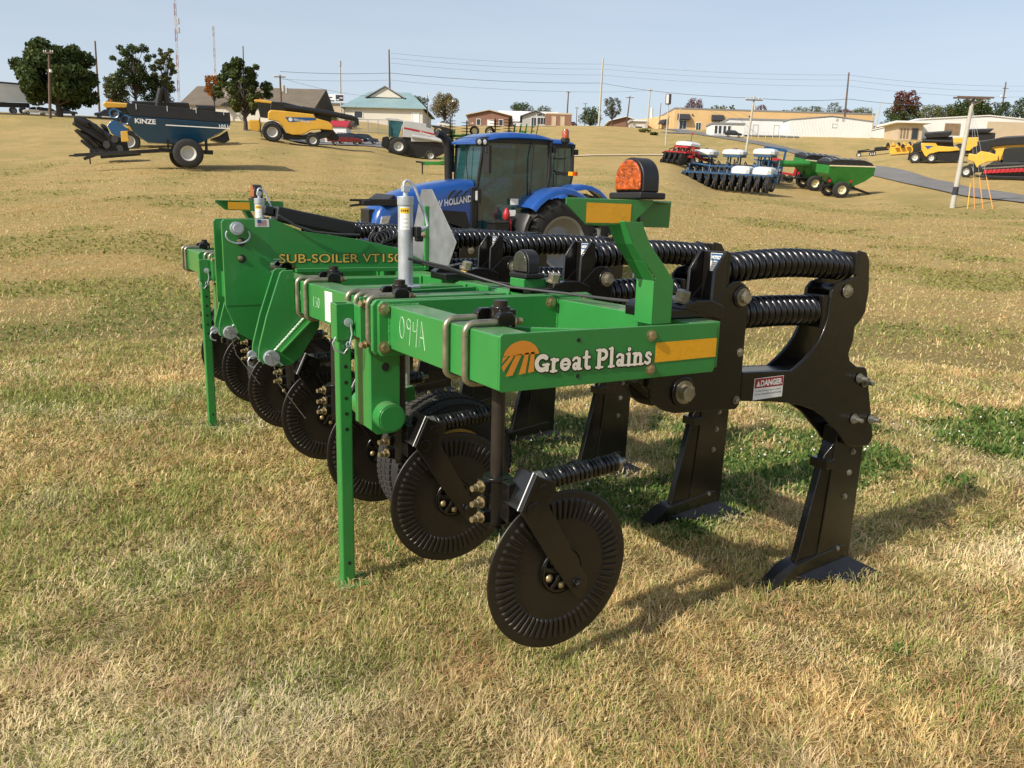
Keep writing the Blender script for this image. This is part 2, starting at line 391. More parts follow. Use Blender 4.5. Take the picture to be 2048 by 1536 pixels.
# ------------------------------------------------------------------ ground
def ground_material():
    m, nt, b = _nt('lawn_ground')
    tc = N(nt, 'ShaderNodeNewGeometry').outputs['Position']
    ga = N(nt, 'ShaderNodeAttribute', attribute_name='green').outputs['Fac']
    n1 = noise(nt, 2.2, 6, tc, .7); n2 = noise(nt, 26, 5, tc, .75); n3 = noise(nt, .35, 4, tc, .6); n4 = noise(nt, 120, 2, tc, .7)
    n5 = noise(nt, .75, 6, tc, .75); n6 = noise(nt, 6.5, 4, tc, .7); n7 = noise(nt, .16, 4, tc, .65)
    straw = mixc(nt, ramp(nt, n3, .42, .58), (.68,.475,.215), (.66,.365,.135))
    straw = mixc(nt, ramp(nt, n5, .47, .60), straw, (.47,.315,.12))
    straw = mixc(nt, ramp(nt, n1, .50, .64), straw, (.84,.67,.36))
    straw = mixc(nt, ramp(nt, n7, .52, .62), straw, (.42,.345,.13))
    straw = mixc(nt, ramp(nt, n6, .52, .68), straw, (.38,.27,.105))
    grn = mixc(nt, ramp(nt, n1, .35, .65), (.135,.165,.04), (.30,.29,.09))
    fac = N(nt, 'ShaderNodeMath', operation='MULTIPLY_ADD'); nt.links.new(n5, fac.inputs[0]); fac.inputs[1].default_value = 2.2; fac.inputs[2].default_value = -1.06
    ad = N(nt, 'ShaderNodeMath', operation='ADD'); nt.links.new(ga, ad.inputs[0]); nt.links.new(fac.outputs[0], ad.inputs[1]); ad.use_clamp = True
    c = mixc(nt, ad.outputs[0], straw, grn)
    c = mixc(nt, ramp(nt, n2, .60, .38), c, (.36,.27,.11))
    c = mixc(nt, ramp(nt, n4, .60, .36), c, (.36,.27,.11))
    # near thatch colour painted darker, as shade in the gaps between blades
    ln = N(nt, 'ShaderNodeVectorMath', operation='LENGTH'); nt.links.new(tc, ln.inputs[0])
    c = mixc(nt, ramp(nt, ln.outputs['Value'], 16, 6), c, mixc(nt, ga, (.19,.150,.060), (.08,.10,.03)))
    nt.links.new(c, b.inputs['Base Color']); b.inputs['Roughness'].default_value = .95; b.inputs['Specular IOR Level'].default_value = .1
    bp = N(nt, 'ShaderNodeBump'); bp.inputs['Strength'].default_value = .6; bp.inputs['Distance'].default_value = .05
    mx = N(nt, 'ShaderNodeMath', operation='ADD'); nt.links.new(n2, mx.inputs[0]); nt.links.new(n4, mx.inputs[1])
    nt.links.new(mx.outputs[0], bp.inputs['Height']); nt.links.new(bp.outputs[0], b.inputs['Normal'])
    return m
G['lawn'] = ground_material()
def build_ground():
    a0 = azim(-420); a1 = azim(2460)
    azs = np.concatenate([np.linspace(a0, a1, 330), np.linspace(a1, a0+2*math.pi, 60)[1:-1]])
    ds = np.concatenate([[0.], np.geomspace(.6, 262, 200), np.geomspace(290, 2500, 14)])
    A, D = np.meshgrid(azs, ds, indexing='ij')
    X = D*np.sin(A); Y = D*np.cos(A)
    Z = terrain(X, Y)
    Z = Z-np.clip(D-262, 0, None)*.01
    na, nd = A.shape
    vs = np.stack([X, Y, Z], -1).reshape(-1, 3)
    fs = []
    for i in range(na):
        j = (i+1) % na
        for k in range(nd-1):
            fs.append((i*nd+k, i*nd+k+1, j*nd+k+1, j*nd+k))
    me = bpy.data.meshes.new('ground'); me.from_pydata(vs.tolist(), [], fs)
    me.polygons.foreach_set('use_smooth', [True]*len(me.polygons))
    at_ = me.attributes.new('green', 'FLOAT', 'POINT'); at_.data.foreach_set('value', greenness(vs[:, 0], vs[:, 1]).astype(np.float32))
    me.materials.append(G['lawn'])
    o = bpy.data.objects.new('ground', me); C.objects.link(o); tag(o, kind='structure')
build_ground()

def build_grass():
    a0 = azim(-330); a1 = azim(2380)
    def sample(n, dmin, dmax, p):
        u = rng.random(n); d = (dmin**p+(dmax**p-dmin**p)*u)**(1/p); a = a0+(a1-a0)*rng.random(n)
        return d*np.sin(a), d*np.cos(a), d
    xs, ys, ds = sample(760000, 1.25, 9.5, .62)
    x2, y2, d2 = sample(240000, 8, 70, .45)
    x = np.concatenate([xs, x2]); y = np.concatenate([ys, y2]); d = np.concatenate([ds, d2])
    kp = rng.random(len(x)) < np.clip((70-d)/45, 0, 1); x, y, d = x[kp], y[kp], d[kp]
    n = len(x); g = greenness(x, y)
    isg = rng.random(n) < np.clip(g*1.02+.10+.5*np.clip(vnoise(x, y, .33, 21)-.45, 0, 1)+.55*np.clip(vnoise(x, y, 1.1, 22)-.45, 0, 1), 0, .90)
    fr = np.clip((d/2.6), 1, None)
    hp = .55+1.0*vnoise(x, y, .17, 31)
    L = (.016+.036*rng.random(n)**1.8)*hp*(1+.22*(fr-1)).clip(1, 2.1); L[isg] *= .92
    wd = (.0009+.0010*rng.random(n))*fr**.95
    clov = isg & (rng.random(n) < .65) & (g > .30)
    wd[clov] *= 2.6; L[clov] *= .8
    az = vnoise(x, y, .13, 33)*11.+rng.normal(0, 1.35, n)
    lean = np.where(isg, rng.normal(.75, .35, n), rng.normal(1.10, .36, n)).clip(.05, 1.5)
    bend = rng.normal(.35, .3, n)
    z = terrain(x, y)
    dx = np.cos(az); dy = np.sin(az); sx = -dy; sy = dx
    def P(s_, wv):
        th = lean+bend*s_
        # integrate two straight pieces
        return None
    mat_ = np.clip(vnoise(x, y, .28, 34)*3-1.3, 0, 1); lean = np.clip(lean+.30*mat_*(~isg), .05, 1.52)
    t1 = lean; t2 = np.clip(lean+bend, 0, 1.62)
    m1 = L*.5; h1 = np.cos(t1)*m1; r1 = np.sin(t1)*m1; h2 = h1+np.cos(t2)*m1; r2 = r1+np.sin(t2)*m1
    lift = np.where(rng.random(n) < .45, rng.random(n)*.018, 0.)*np.minimum(fr, 2)
    V = np.zeros((n, 5, 3), np.float32)
    V[:, 0] = np.stack([x-sx*wd, y-sy*wd, z-.004+lift], -1); V[:, 1] = np.stack([x+sx*wd, y+sy*wd, z-.004+lift], -1)
    V[:, 2] = np.stack([x+dx*r1-sx*wd*.9, y+dy*r1-sy*wd*.9, z+h1+lift], -1); V[:, 3] = np.stack([x+dx*r1+sx*wd*.9, y+dy*r1+sy*wd*.9, z+h1+lift], -1)
    V[:, 4] = np.stack([x+dx*r2, y+dy*r2, z+h2+lift], -1)
    loops = np.zeros((n, 7), np.int32); base = (np.arange(n)*5)[:, None]
    loops[:] = base+np.array([0, 1, 3, 2, 2, 3, 4])
    starts = np.zeros((n, 2), np.int32); starts[:, 0] = np.arange(n)*7; starts[:, 1] = starts[:, 0]+4
    me = bpy.data.meshes.new('grass'); me.vertices.add(n*5); me.vertices.foreach_set('co', V.reshape(-1))
    me.loops.add(n*7); me.loops.foreach_set('vertex_index', loops.reshape(-1))
    me.polygons.add(n*2); me.polygons.foreach_set('loop_start', starts.reshape(-1))
    me.update(calc_edges=True)
    t = rng.random(n)[:, None]; t2_ = rng.random(n)[:, None]
    tone = vnoise(x, y, .9, 11)[:, None]
    straw = np.array([.98,.80,.44])*(1-t)+np.array([.66,.48,.20])*t
    wf = np.clip((d-9)/14, 0, 1)[:, None]; straw = straw*(1-wf*np.array([.12,.20,.30])*np.clip(vnoise(x, y, 3.3, 41)*2.4-.7, 0, 1)[:, None]); straw = straw*(1-.40*tone*t2_)+np.array([.70,.62,.42])*(t2_ > .86)*.15
    red = (rng.random(n) < .07)[:, None]; straw = np.where(red, np.array([.58,.31,.15]), straw)
    grn = np.array([.20,.27,.055])*(1-t)+np.array([.52,.52,.17])*t
    cl = np.array([.075,.15,.032])*(1-t)+np.array([.17,.27,.065])*t
    wg = np.clip((d-6)/10, 0, 1)[:, None]*.55; grn = grn*(1-wg)+straw*np.array([.72,.80,.55])*wg; cl = cl*(1-wg)+straw*np.array([.6,.7,.45])*wg
    near = np.clip((11-d)/5, 0, 1)[:, None]
    pt = .58+.62*vnoise(x, y, .13, 51)[:, None]*.55+.62*vnoise(x, y, .42, 52)[:, None]*.45+.10
    straw = straw*(1+near*(pt-1.)); bleach = np.clip(vnoise(x, y, .55, 53)*3.2-1.75, 0, 1)[:, None]*near
    straw = straw*(1-.45*bleach)+np.array([1.0,.93,.68])*.45*bleach
    russet = np.clip(vnoise(x, y, .30, 54)*3.5-2.15, 0, 1)[:, None]*near; straw = straw*(1-.4*russet)+np.array([.62,.36,.19])*.4*russet
    col = np.where(isg[:, None], np.where(clov[:, None], cl, grn), straw)
    col = np.repeat(np.concatenate([col, np.ones((n, 1))], 1)[:, None, :], 5, 1).astype(np.float32)
    a = me.color_attributes.new('col', 'FLOAT_COLOR', 'POINT'); a.data.foreach_set('color', col.reshape(-1))
    G['grass'] = attrmat('dry_grass_blades', .7, .42, .2); me.materials.append(G['grass'])
    o = bpy.data.objects.new('grass', me); C.objects.link(o); tag(o, 'short dry lawn grass and clover leaves', 'grass', kind='stuff')
    # clover blossoms
    mb = MB()
    for cx, cy, rx, ry, s in CLOVER[:8]:
        for _ in range(13):
            px_, py_ = cx+random.gauss(0, rx*.55), cy+random.gauss(0, ry*.55)
            hz = .03+.03*random.random(); r = .0045+.003*random.random()
            mb.lathe([(.001, -r), (r, -r*.3), (r*.9, r*.5), (.001, r)], (px_, py_, hz), (0, 0, 1), 6)
    o = mb.build('clover_blossom', 'white', smooth=60); tag(o, 'scattered small white clover blossoms', 'flowers', kind='stuff')
build_grass()
# ------------------------------------------------------------------ the green deep tillage implement
YC = 4.22; RX = 1.5
SUB = thing('subsoiler', 'green sub-soiler with black coil springs and ribbed discs on the lawn in front', 'subsoiler', (RX, YC, 0))
OFF = (-RX, -YC, 0)
def part(mb, name, mats, bevel=0., parent=None, **k):
    return mb.build(name, mats, parent or SUB, bevel, loc=OFF if parent is None else None, **k)
Z0, Z1 = 1.010, 1.163; FX0, FX1 = 1.083, 1.200; BX0, BX1 = 1.803, 1.925
def mir(y): return 2*YC-y
# --- centre frame
m = MB()
m.box(FX0, FX1, 2.628, mir(2.628), Z0, Z1); m.box(BX0, BX1, 2.628, mir(2.628), Z0, Z1)
for y in (3.02, 3.42, 3.92, 4.52, 5.02, 5.42):
    m.box(FX1+.001, BX0-.001, y-.055, y+.055, Z0+.015, Z1-.012)
    m.box(FX1+.003, FX1+.013, y-.075, y+.075, Z0+.01, Z1-.006); m.box(BX0-.013, BX0-.003, y-.075, y+.075, Z0+.01, Z1-.006)
for y in (3.22, 5.22):
    m.bar((FX1+.01, y-.1, 1.1), (BX0-.01, y+.02, 1.1), .012, .11)
for y0, y1 in ((2.607, 2.6275), (mir(2.6275), mir(2.607))):
    m.prism([(1.028, 1.0), (1.04, .985), (1.97, .985), (1.985, 1.0), (1.985, 1.165), (1.97, 1.182), (1.045, 1.182), (1.028, 1.165)], y0, y1, 'xz')
frame = part(m, 'main_frame', 'green', .008, seg=3)
# hex bolts of the wing joint
def bolt(p, ax, r=.016, h=.014, mats='brass', parent=None, name='bolt', washer=True):
    mb = MB(); mb.hexb(p, ax, r, h, washer); return mb.build(name, mats, parent, 0, smooth=30)

def hexes(parent, name, mats, L):
    for p, ax, r, h in L:
        mb = MB(); mb.hexb(p, ax, r, h); mb.build(name, mats, parent, 0, smooth=30)
SMALL = ('leg_bolt', 'bolt', 'nut', 'hub_bolt', 'clamp_bolt', 'long_bolt', 'weld_bead')
def copy_lite(o, parent=None, keep=None):
    c = o.copy(); C.objects.link(c)
    if parent is not None: c.parent = parent
    for ch in list(o.children):
        b = ch.name.split('.')[0]
        if keep is not None and b in SMALL and b not in keep: continue
        copy_lite(ch, c, keep)
    return c
# --- the wings (near and far) with end plates
def wing(sgn):
    f = (lambda y: y) if sgn > 0 else mir
    m = MB()
    m.box(FX0, FX1, f(1.8275), f(2.583), Z0, Z1); m.box(BX0, BX1, f(1.8275), f(2.583), Z0, Z1)
    m.prism([(1.043, 1.0), (1.055, .982), (1.97, .982), (1.98, 1.0), (1.98, 1.168), (1.965, 1.179), (1.058, 1.179), (1.043, 1.165)], f(2.584), f(2.605), 'xz')
    m.bar((1.203, f(2.12), 1.09), (1.62, f(1.84), 1.09), .010, .115)
    m.prism([(1.21, 1.02), (1.33, 1.02), (1.21, 1.14)], f(2.575), f(2.583), 'xz')
    wg = part(m, 'wing_frame', 'green', .011, seg=3)
    m = MB()
    m.prism([(1.083, 1.012), (1.092, 1.006), (1.895, .999), (1.902, 1.006), (1.902, 1.155), (1.893, 1.163), (1.092, 1.170), (1.083, 1.163)], f(1.818), f(1.8265), 'xz')
    ep = part(m, 'end_plate', 'green', .0025)
    for x, z in ((1.622, 1.135), (1.625, 1.030)): bolt((x, f(1.818), z), (0, -sgn, 0), .0135, .011, parent=ep)
    for x, z in ((1.346, 1.138), (1.348, 1.032)):
        m = MB(); m.cyl((x, f(1.8165), z), (x, f(1.82), z), .0065, n=14); m.build('bolt_hole', 'blackb', ep)
    hexes(wg, 'joint_bolt', 'brass', [((x, f(2.584), z), (0, -sgn, 0), .017, .015) for x, z in ((1.064, 1.152), (1.063, 1.016), (1.769, 1.150), (1.769, 1.018), (1.93, 1.150))])
    return wg, ep
wingN, endN = wing(1); wingF, endF = wing(-1)
def bead(parent, pts, r=.0045):
    P_ = []
    for a_, b_ in zip(pts, pts[1:]):
        a_ = Vector(a_); b_ = Vector(b_); n_ = max(2, int((b_-a_).length/.006))
        P_ += [a_.lerp(b_, i/n_) for i in range(n_)]
    rs = [r*(1+.22*math.sin(i*2.1)+.12*math.sin(i*.77)) for i in range(len(P_))]
    m = MB(); m.tube(P_, rs, 7); m.build('weld_seam', 'green', parent, smooth=60)
for wg_, f_ in ((wingN, lambda y: y), (wingF, mir)):
    yb_ = f_(2.583); ye_ = f_(1.8285)
    for x0_, x1_ in ((FX0, FX1), (BX0, BX1)):
        bead(wg_, [(x0_-.001, yb_, Z0), (x0_-.001, yb_, Z1), (x1_, yb_, Z1+.001)])
    bead(wg_, [(FX0+.002, ye_, Z1+.001), (FX1+.01, ye_, Z1+.001)], .0035)
# --- end plate lettering: sun over a ploughed field and the two words
ey = 1.8176
def ex(x, z, lift=0.): return (x, ey-lift, z)
m = MB()
quad(m, (1.640, ey, 1.050), .262, .062, lift=.0012)
refl = m.build('reflector_strip', 'yellowtape', endN)
m = MB()
cx, cz, rr = 1.152, 1.098, .060
top = [(cx+rr*math.cos(R(a)), cz+.050*math.sin(R(a))) for a in range(12, 169, 6)]
m.add([ex(x, z, .0012) for x, z in top], [tuple(range(len(top)))[::-1]])
def em(zx, zy): return ex(1.087+(zx-1110)*.000438, 1.147-(zy-530)*.000396, .0012)
for st_ in ([(1122,634),(1162,628),(1112,676)], [(1176,628),(1206,624),(1127,738),(1113,702)], [(1216,624),(1262,620),(1195,768),(1142,772)], [(1284,617),(1314,614),(1290,762),(1240,767)], [(1330,612),(1356,614),(1356,755),(1308,760)]):
    m.add([em(*p) for p in st_], [tuple(range(len(st_)))])
m.build('sun_emblem', 'orange', endN)
def aline(cx, cy, r, a0, a1, n=10): return [(cx+r*math.cos(R(a0+(a1-a0)*i/n)), cy+r*math.sin(R(a0+(a1-a0)*i/n))) for i in range(n+1)]
GL = {'G': (.80, [(aline(.40,.44,.30,48,318,16), .21), ([(.44,.36),(.74,.36)], .11), ([(.655,.36),(.655,.12)], .17)]),
 'r': (.50, [([(.19,.06),(.19,.56)], .19), ([(.05,.05),(.36,.05)], .10), ([(.06,.57),(.18,.57)], .10), ([(.22,.42),(.30,.54),(.41,.54)], .15)]),
 'e': (.62, [(aline(.33,.31,.215,-5,318,16), .17), ([(.15,.31),(.52,.31)], .09)]),
 'a': (.65, [(aline(.27,.19,.115,0,360,12), .15), ([(.45,.50),(.45,.08)], .18), ([(.13,.48),(.20,.565),(.34,.575),(.45,.48)], .13), ([(.45,.055),(.59,.055)], .10)]),
 't': (.46, [([(.20,.80),(.20,.15),(.27,.07),(.38,.08)], .18), ([(.05,.56),(.39,.56)], .11)]),
 'P': (.74, [([(.21,.06),(.21,.82)], .21), ([(.04,.05),(.42,.05)], .10), ([(.05,.85),(.42,.85)], .10), (aline(.42,.625,.20,95,-95,10), .18), ([(.22,.42),(.42,.42)], .10)]),
 'l': (.38, [([(.18,.06),(.18,.88)], .19), ([(.03,.05),(.34,.05)], .10), ([(.04,.88),(.17,.88)], .10)]),
 'i': (.38, [([(.18,.06),(.18,.56)], .19), ([(.03,.05),(.34,.05)], .10), ([(.04,.57),(.17,.57)], .10), ([(.18,.79),(.181,.79)], .21)]),
 'n': (.72, [([(.18,.06),(.18,.56)], .19), ([(.03,.05),(.33,.05)], .10), ([(.04,.57),(.17,.57)], .10), ([(.22,.42),(.31,.54),(.43,.545),(.51,.45),(.52,.06)], .17), ([(.39,.05),(.68,.05)], .10)]),
 's': (.50, [([(.41,.47),(.31,.56),(.17,.54),(.13,.43),(.24,.34),(.37,.24),(.36,.11),(.24,.05),(.08,.12)], .14)]), ' ': (.26, [])}
def fat_text(mb, txt, ox, oz, em, slope, grow, lift):
    x = 0.; k = 0
    for ch in txt:
        adv, strokes = GL[ch]
        for pts, w_ in strokes:
            hw = (w_/2+grow)*em
            P_ = [(ox+(x+p[0])*em, oz+p[1]*em+slope*(x+p[0])*em) for p in pts]
            for p in P_:
                k += 1; n = 12; lf = lift+k*2e-6
                mb.add([ex(p[0]+hw*math.cos(2*math.pi*i/n), p[1]+hw*math.sin(2*math.pi*i/n), lf) for i in range(n)], [tuple(range(n))])
            for a, b in zip(P_, P_[1:]):
                d = Vector((b[0]-a[0], b[1]-a[1])); 
                if d.length < 1e-6: continue
                d.normalize(); q = (-d.y*hw, d.x*hw); k += 1; lf = lift+k*2e-6
                mb.add([ex(a[0]-q[0], a[1]-q[1], lf), ex(b[0]-q[0], b[1]-q[1], lf), ex(b[0]+q[0], b[1]+q[1], lf), ex(a[0]+q[0], a[1]+q[1], lf)], [(0,1,2,3)])
        x += adv
m = MB(); fat_text(m, 'Great Plains', 1.197, 1.0505, .0648, -.012, .045, .0016); m.build('lettering_shadow', 'darkline', endN, smooth=0)
m = MB(); fat_text(m, 'Great Plains', 1.195, 1.0520, .0648, -.012, .0, .0030); m.build('lettering', 'cream', endN, smooth=0)

# --- shank assemblies
FRONT = [(2.065,1.271),(2.088,1.281),(2.116,1.281),(2.146,1.268),(2.163,1.240),(2.167,1.205),(2.166,1.107),(2.167,.935),(2.167,.835),(2.150,.819),(1.853,.836),(1.800,.852),(1.757,.880),(1.738,.912),(1.739,.950),(1.774,.985),(1.86,1.06),(1.946,1.162)]
REAR = [(2.766,1.385),(2.808,1.377),(2.832,1.348),(2.852,1.230),(2.844,1.141),(2.820,1.110),(2.788,1.084),(2.790,1.034),(2.776,1.000),(2.770,.975),(2.785,.949),(2.83,.923),(2.890,.914),(2.903,.900),(2.927,.830),(2.967,.708),(2.997,.612),(2.992,.588),(2.972,.572),(2.895,.577),(2.823,.593),(2.790,.628),(2.740,.669),(2.671,.727),(2.600,.765),(2.517,.793),(2.430,.812),(2.340,.827),(2.172,.846),(2.172,.953),(2.438,.937),(2.459,.947),(2.510,.978),(2.549,1.010),(2.580,1.045),(2.602,1.084),(2.618,1.131),(2.620,1.190),(2.626,1.236),(2.652,1.26),(2.700,1.272),(2.762,1.285)]
YN = 1.934; YF = 2.070; YM = 2.002
m = MB()
for a, b in ((YN, YN+.018), (YF-.018, YF)):
    m.prism(FRONT, a, b, 'xz'); m.prism(REAR, a+.003 if a == YN else a, b if a == YN else b-.003, 'xz')
FL = [(2.054,1.384),(2.042,1.384),(1.994,1.318),(1.988,1.130),(2.054,1.110)]
m.prism(FL, YN+.002, YN+.016, 'xz'); m.prism(FL, YF-.016, YF-.002, 'xz')
m.box(2.0545, 2.068, YN+.004, YF-.004, 1.10, 1.380)                        # web of the front post
m.box(2.752, 2.766, YN+.004, YF-.004, 1.29, 1.378)
m.prism([(2.17,.952),(2.80,.918),(2.80,.800),(2.60,.80),(2.42,.835),(2.17,.850)], YN+.0215, YF-.0215, 'xz')
m.prism([(2.60,1.215),(2.612,1.215),(2.608,1.09),(2.596,1.09)], YN+.019, YF-.019, 'xz')
m.cyl((2.129, YN-.006, 1.226), (2.129, YF+.006, 1.226), .040, n=24)
m.cyl((1.879, YN-.010, .911), (1.879, YF+.010, .911), .052, n=28)
m.cyl((2.708, YN-.002, 1.230), (2.708, YF+.002, 1.230), .024, n=20)
m.cyl((2.06, YM, 1.318), (2.76, YM, 1.318), .030, n=12); m.cyl((2.17, YM, 1.155), (2.60, YM, 1.150), .034, n=12)
# saddle casting on the rear tube
m.box(1.735, 1.975, YM-.085, YM+.085, 1.1655, 1.196)
m.prism([(1.735,1.190),(1.990,1.190),(1.990,1.205),(1.960,1.232),(1.900,1.240),(1.80,1.222),(1.758,1.215),(1.735,1.200)], YM+.03, YM+.088, 'xz')
m.prism([(1.84,1.196),(2.03,1.150),(2.03,1.20),(1.97,1.222),(1.90,1.222),(1.85,1.210)], YM-.086, YM+.029, 'xz')
m.box(1.735, 1.80, YM-.075, YM+.075, .93, 1.005); m.prism([(1.72,1.0),(1.98,1.0),(1.98,.965),(1.93,.90),(1.80,.88),(1.72,.94)], YM-.045, YM+.045, 'xz')
shank = part(m, 'shank_assembly', 'black', .004)
m = MB(); m.coil((2.070, YM, 1.315), (2.765, YM, 1.318), .0400, .0150, 20.5, bow=.020, seg=22, n=9); m.build('upper_spring', 'spring', shank, smooth=60)
m = MB(); m.coil((2.176, YM, 1.158), (2.598, YM, 1.152), .0450, .0148, 13, bow=.004, seg=22, n=9); m.build('lower_spring', 'spring', shank, smooth=60)
hexes(shank, 'bolt', 'olivebolt', [((2.129, YN-.006, 1.226), (0, -1, 0), .023, .022), ((2.708, YN-.002, 1.230), (0, -1, 0), .019, .014), ((1.879, YN-.010, .911), (0, -1, 0), .030, .026),
    ((1.873, YM-.04, 1.218), (.05, -.25, 1), .027, .034), ((2.146, YN, 1.028), (0, -1, 0), .0115, .010), ((2.146, YN, .854), (0, -1, 0), .0115, .010)])
for x, z in ((2.851, .874), (2.888, .854), (2.846, .704), (2.962, .690)):
    m = MB(); m.hexb((x, YN-.001, z), (0, -1, 0), .0155, .018); m.cyl((x, YN-.016, z), (x, YN-.042, z), .009, n=12)
    m.build('long_bolt', 'steel', shank, smooth=30)
# leg with shin guard, point and wings
m = MB()
m.prism([(2.800,.66),(2.796,.58),(2.752,.050),(2.970,.030),(2.984,.57),(2.984,.66)], 1.966, 2.036, 'xz')
leg = m.build('shank_leg', 'black', shank, .003)
m = MB()
for (x0, z0), (x1, z1), (x2, z2), (x3, z3) in (((2.797,.600),(2.735,.49),(2.640,.055),(2.7515,.055)),):
    a = [(x0, 1.972, z0), (x0, 2.030, z0), (x3, 2.030, z3), (x3, 1.972, z3)]
    b = [(x1+.02, 1.984, .545), (x1+.02, 2.018, .545), (x2, 2.018, z2), (x2, 1.984, z2)]
    m.add(a+b, [(0,1,2,3),(7,6,5,4),(0,4,5,1),(1,5,6,2),(2,6,7,3),(3,7,4,0)])
m.box(2.740, 2.800, 1.960, 2.042, .49, .53)
m.build('shin_guard', 'black', shank, .003)
m = MB()
m.prism([(2.445,-.012),(2.60,.085),(2.665,.098),(2.905,.128),(2.930,.122),(2.945,.075),(2.945,-.012)], 1.960, 2.042, 'xz')
for s_ in (-1, 1):
    y0 = YM+s_*.041; y1 = YM+s_*.155
    m.add([(2.62, y0, .045), (2.955, y0, .070), (2.955, y0, .035), (2.60, y0, .0), (3.07, y1, .004), (3.075, y1, -.012), (2.90, y1, -.012), (2.90, y1, .004)],
          [(0,1,4,7),(1,2,5,4),(2,3,6,5),(3,0,7,6),(4,5,6,7),(0,3,2,1)] if s_ < 0 else [(7,4,1,0),(4,5,2,1),(5,6,3,2),(6,7,0,3),(7,6,5,4),(1,2,3,0)])
m.build('shank_point', 'black', shank, .004)
hexes(shank, 'leg_bolt', 'steel', [((x, 1.966, z), (0, -1, 0), .010, .009) for x, z in ((2.915, .545), (2.905, .455), (2.893, .35), (2.885, .115))])
# labels
m = MB()
quad(m, (2.236, YN+.003, .843), .158, .081, lift=.0012, mi=0); quad(m, (2.239, YN+.003, .8865), .152, .0355, lift=.0018, mi=1)
text(m, 'DANGER', .03, (2.270, YN+.003, .8935), mi=0, fit=.116, lift=.0024, bold=.0012)
m.add([(2.247, YN+.0006, .893), (2.268, YN+.0006, .893), (2.2575, YN+.0006, .915)], [(0, 1, 2)], 0)
text(m, 'To Avoid Serious Injury or Death', .010, (2.245, YN+.003, .8725), mi=3, fit=.138, lift=.0018)
text(m, 'Do Not Disassemble Spring Assembly', .010, (2.245, YN+.003, .860), mi=3, fit=.142, lift=.0018)
m.build('danger_label', ['label', 'labelred', 'labelblue', 'labeltext'], shank, smooth=0)
m = MB(); lx = 2.0545
quad(m, (lx, YF-.050, 1.312), .055, .062, (0,-1,0), mi=0, lift=.0012); quad(m, (lx, YF-.052, 1.348), .051, .024, (0,-1,0), mi=1, lift=.0018)
text(m, 'NOTICE', .016, (lx, YF-.055, 1.354), (0,-1,0), mi=0, fit=.045, lift=.0024, bold=.0008)
for i in range(4): quad(m, (lx, YF-.055, 1.340-.007*i), .042-.006*(i % 2), .002, (0,-1,0), mi=2, lift=.0018)
m.build('notice_label', ['label', 'labelblue', 'labelgrey'], shank, smooth=0)
for k in range(1, 7):
    c = copy_lite(shank, SUB, None if k < 3 else ('bolt',)); c.location = (OFF[0], OFF[1]+.762*k, 0)

# --- coulters: fluted disc on sprung arm under a round shaft clamped behind the front tube
DX, DY, DZ, DR = 1.407, 1.952, .356, .271
m = MB()
ARM = [(1.222,.617),(1.272,.712),(1.345,.682),(1.349,.650),(1.322,.607),(1.484,.330),(1.484,.300),(1.466,.262),(1.448,.262),(1.330,.428),(1.224,.598)]
m.prism(ARM, 1.902, 1.914, 'xz'); m.prism(ARM, 1.986, 1.996, 'xz')
m.bar((1.219, 1.945, .604), (1.272, 1.945, .716), .105, .012, up=(1, 0, -.5))
m.cyl((1.262, 1.898, .606), (1.262, 2.06, .606), .023, n=20); m.cyl((1.298, 1.899, .668), (1.298, 1.998, .668), .014, n=16)
m.cyl((1.225, 2.058, .520), (1.225, 2.058, .672), .040, n=24); m.cyl((1.225, 2.058, .664), (1.225, 2.058, .676), .045, n=24)
m.box(1.216, 1.268, 1.970, 2.06, .545, .672); m.box(1.165, 1.225, 2.036, 2.080, .625, .668); m.box(1.165, 1.225, 2.036, 2.080, .528, .570); m.box(1.175, 1.225, 2.042, 2.074, .578, .616)
coul = part(m, 'coulter', 'black', .003)
m = MB(); m.cyl((1.225, 2.058, .500), (1.225, 2.058, 1.232), .0215, n=24)
m.build('shaft', 'brownpipe', coul)
# clamp on the tube
m = MB()
m.box(1.205, 1.262, 2.026, 2.090, 1.166, 1.206); m.cyl((1.225, 2.058, 1.166), (1.225, 2.058, 1.215), .030, n=20)
for dy in (-.062, .062): m.prism([(1.172,1.1645),(1.232,1.1645),(1.232,1.192),(1.222,1.204),(1.185,1.204),(1.172,1.192)], 2.058+dy-.014, 2.058+dy+.014, 'xz')
m.box(1.203, 1.216, 1.985, 2.13, 1.00, 1.166)
m.build('tube_clamp', 'black', coul, .004)
for s_ in (-1, 1):
    yy = 2.058+s_*.062; m = MB(); r = .028; X0 = FX0-.0125; X1 = 1.245; A = Z1+.0125; B = Z0-.0125
    pts = [(X1, yy, A)]+[(X0+r-r*math.sin(t), yy, A-r+r*math.cos(t)) for t in [i*math.pi/12 for i in range(7)]]
    pts += [(X0+r-r*math.cos(t), yy, B+r-r*math.sin(t)) for t in [i*math.pi/12 for i in range(7)]]+[(X1-.02, yy, B)]
    m.tube(pts, .0105, 10); u = m.build('u_bolt', 'ubolt', coul, smooth=60)
    m = MB(); m.hexb((1.2325, yy, A), (1, 0, 0), .014, .014); m.cyl((1.245, yy, A), (1.262, yy, A), .0095, n=12)
    m.build('nut', 'brass', coul, smooth=30)
for z in (.650, .598, .548):
    m = MB(); m.hexb((1.166, 2.052, z), (-1, -.25, 0), .0140, .022); m.cyl((1.14, 2.046, z), (1.126, 2.043, z), .0095, n=10)
    m.build('clamp_bolt', 'brass', coul, smooth=30)
m = MB(); m.coil((1.318, 1.955, .672), (1.622, 1.955, .690), .0265, .0068, 17, seg=16, n=6); sp = m.build('coulter_spring', 'spring', coul, smooth=60)
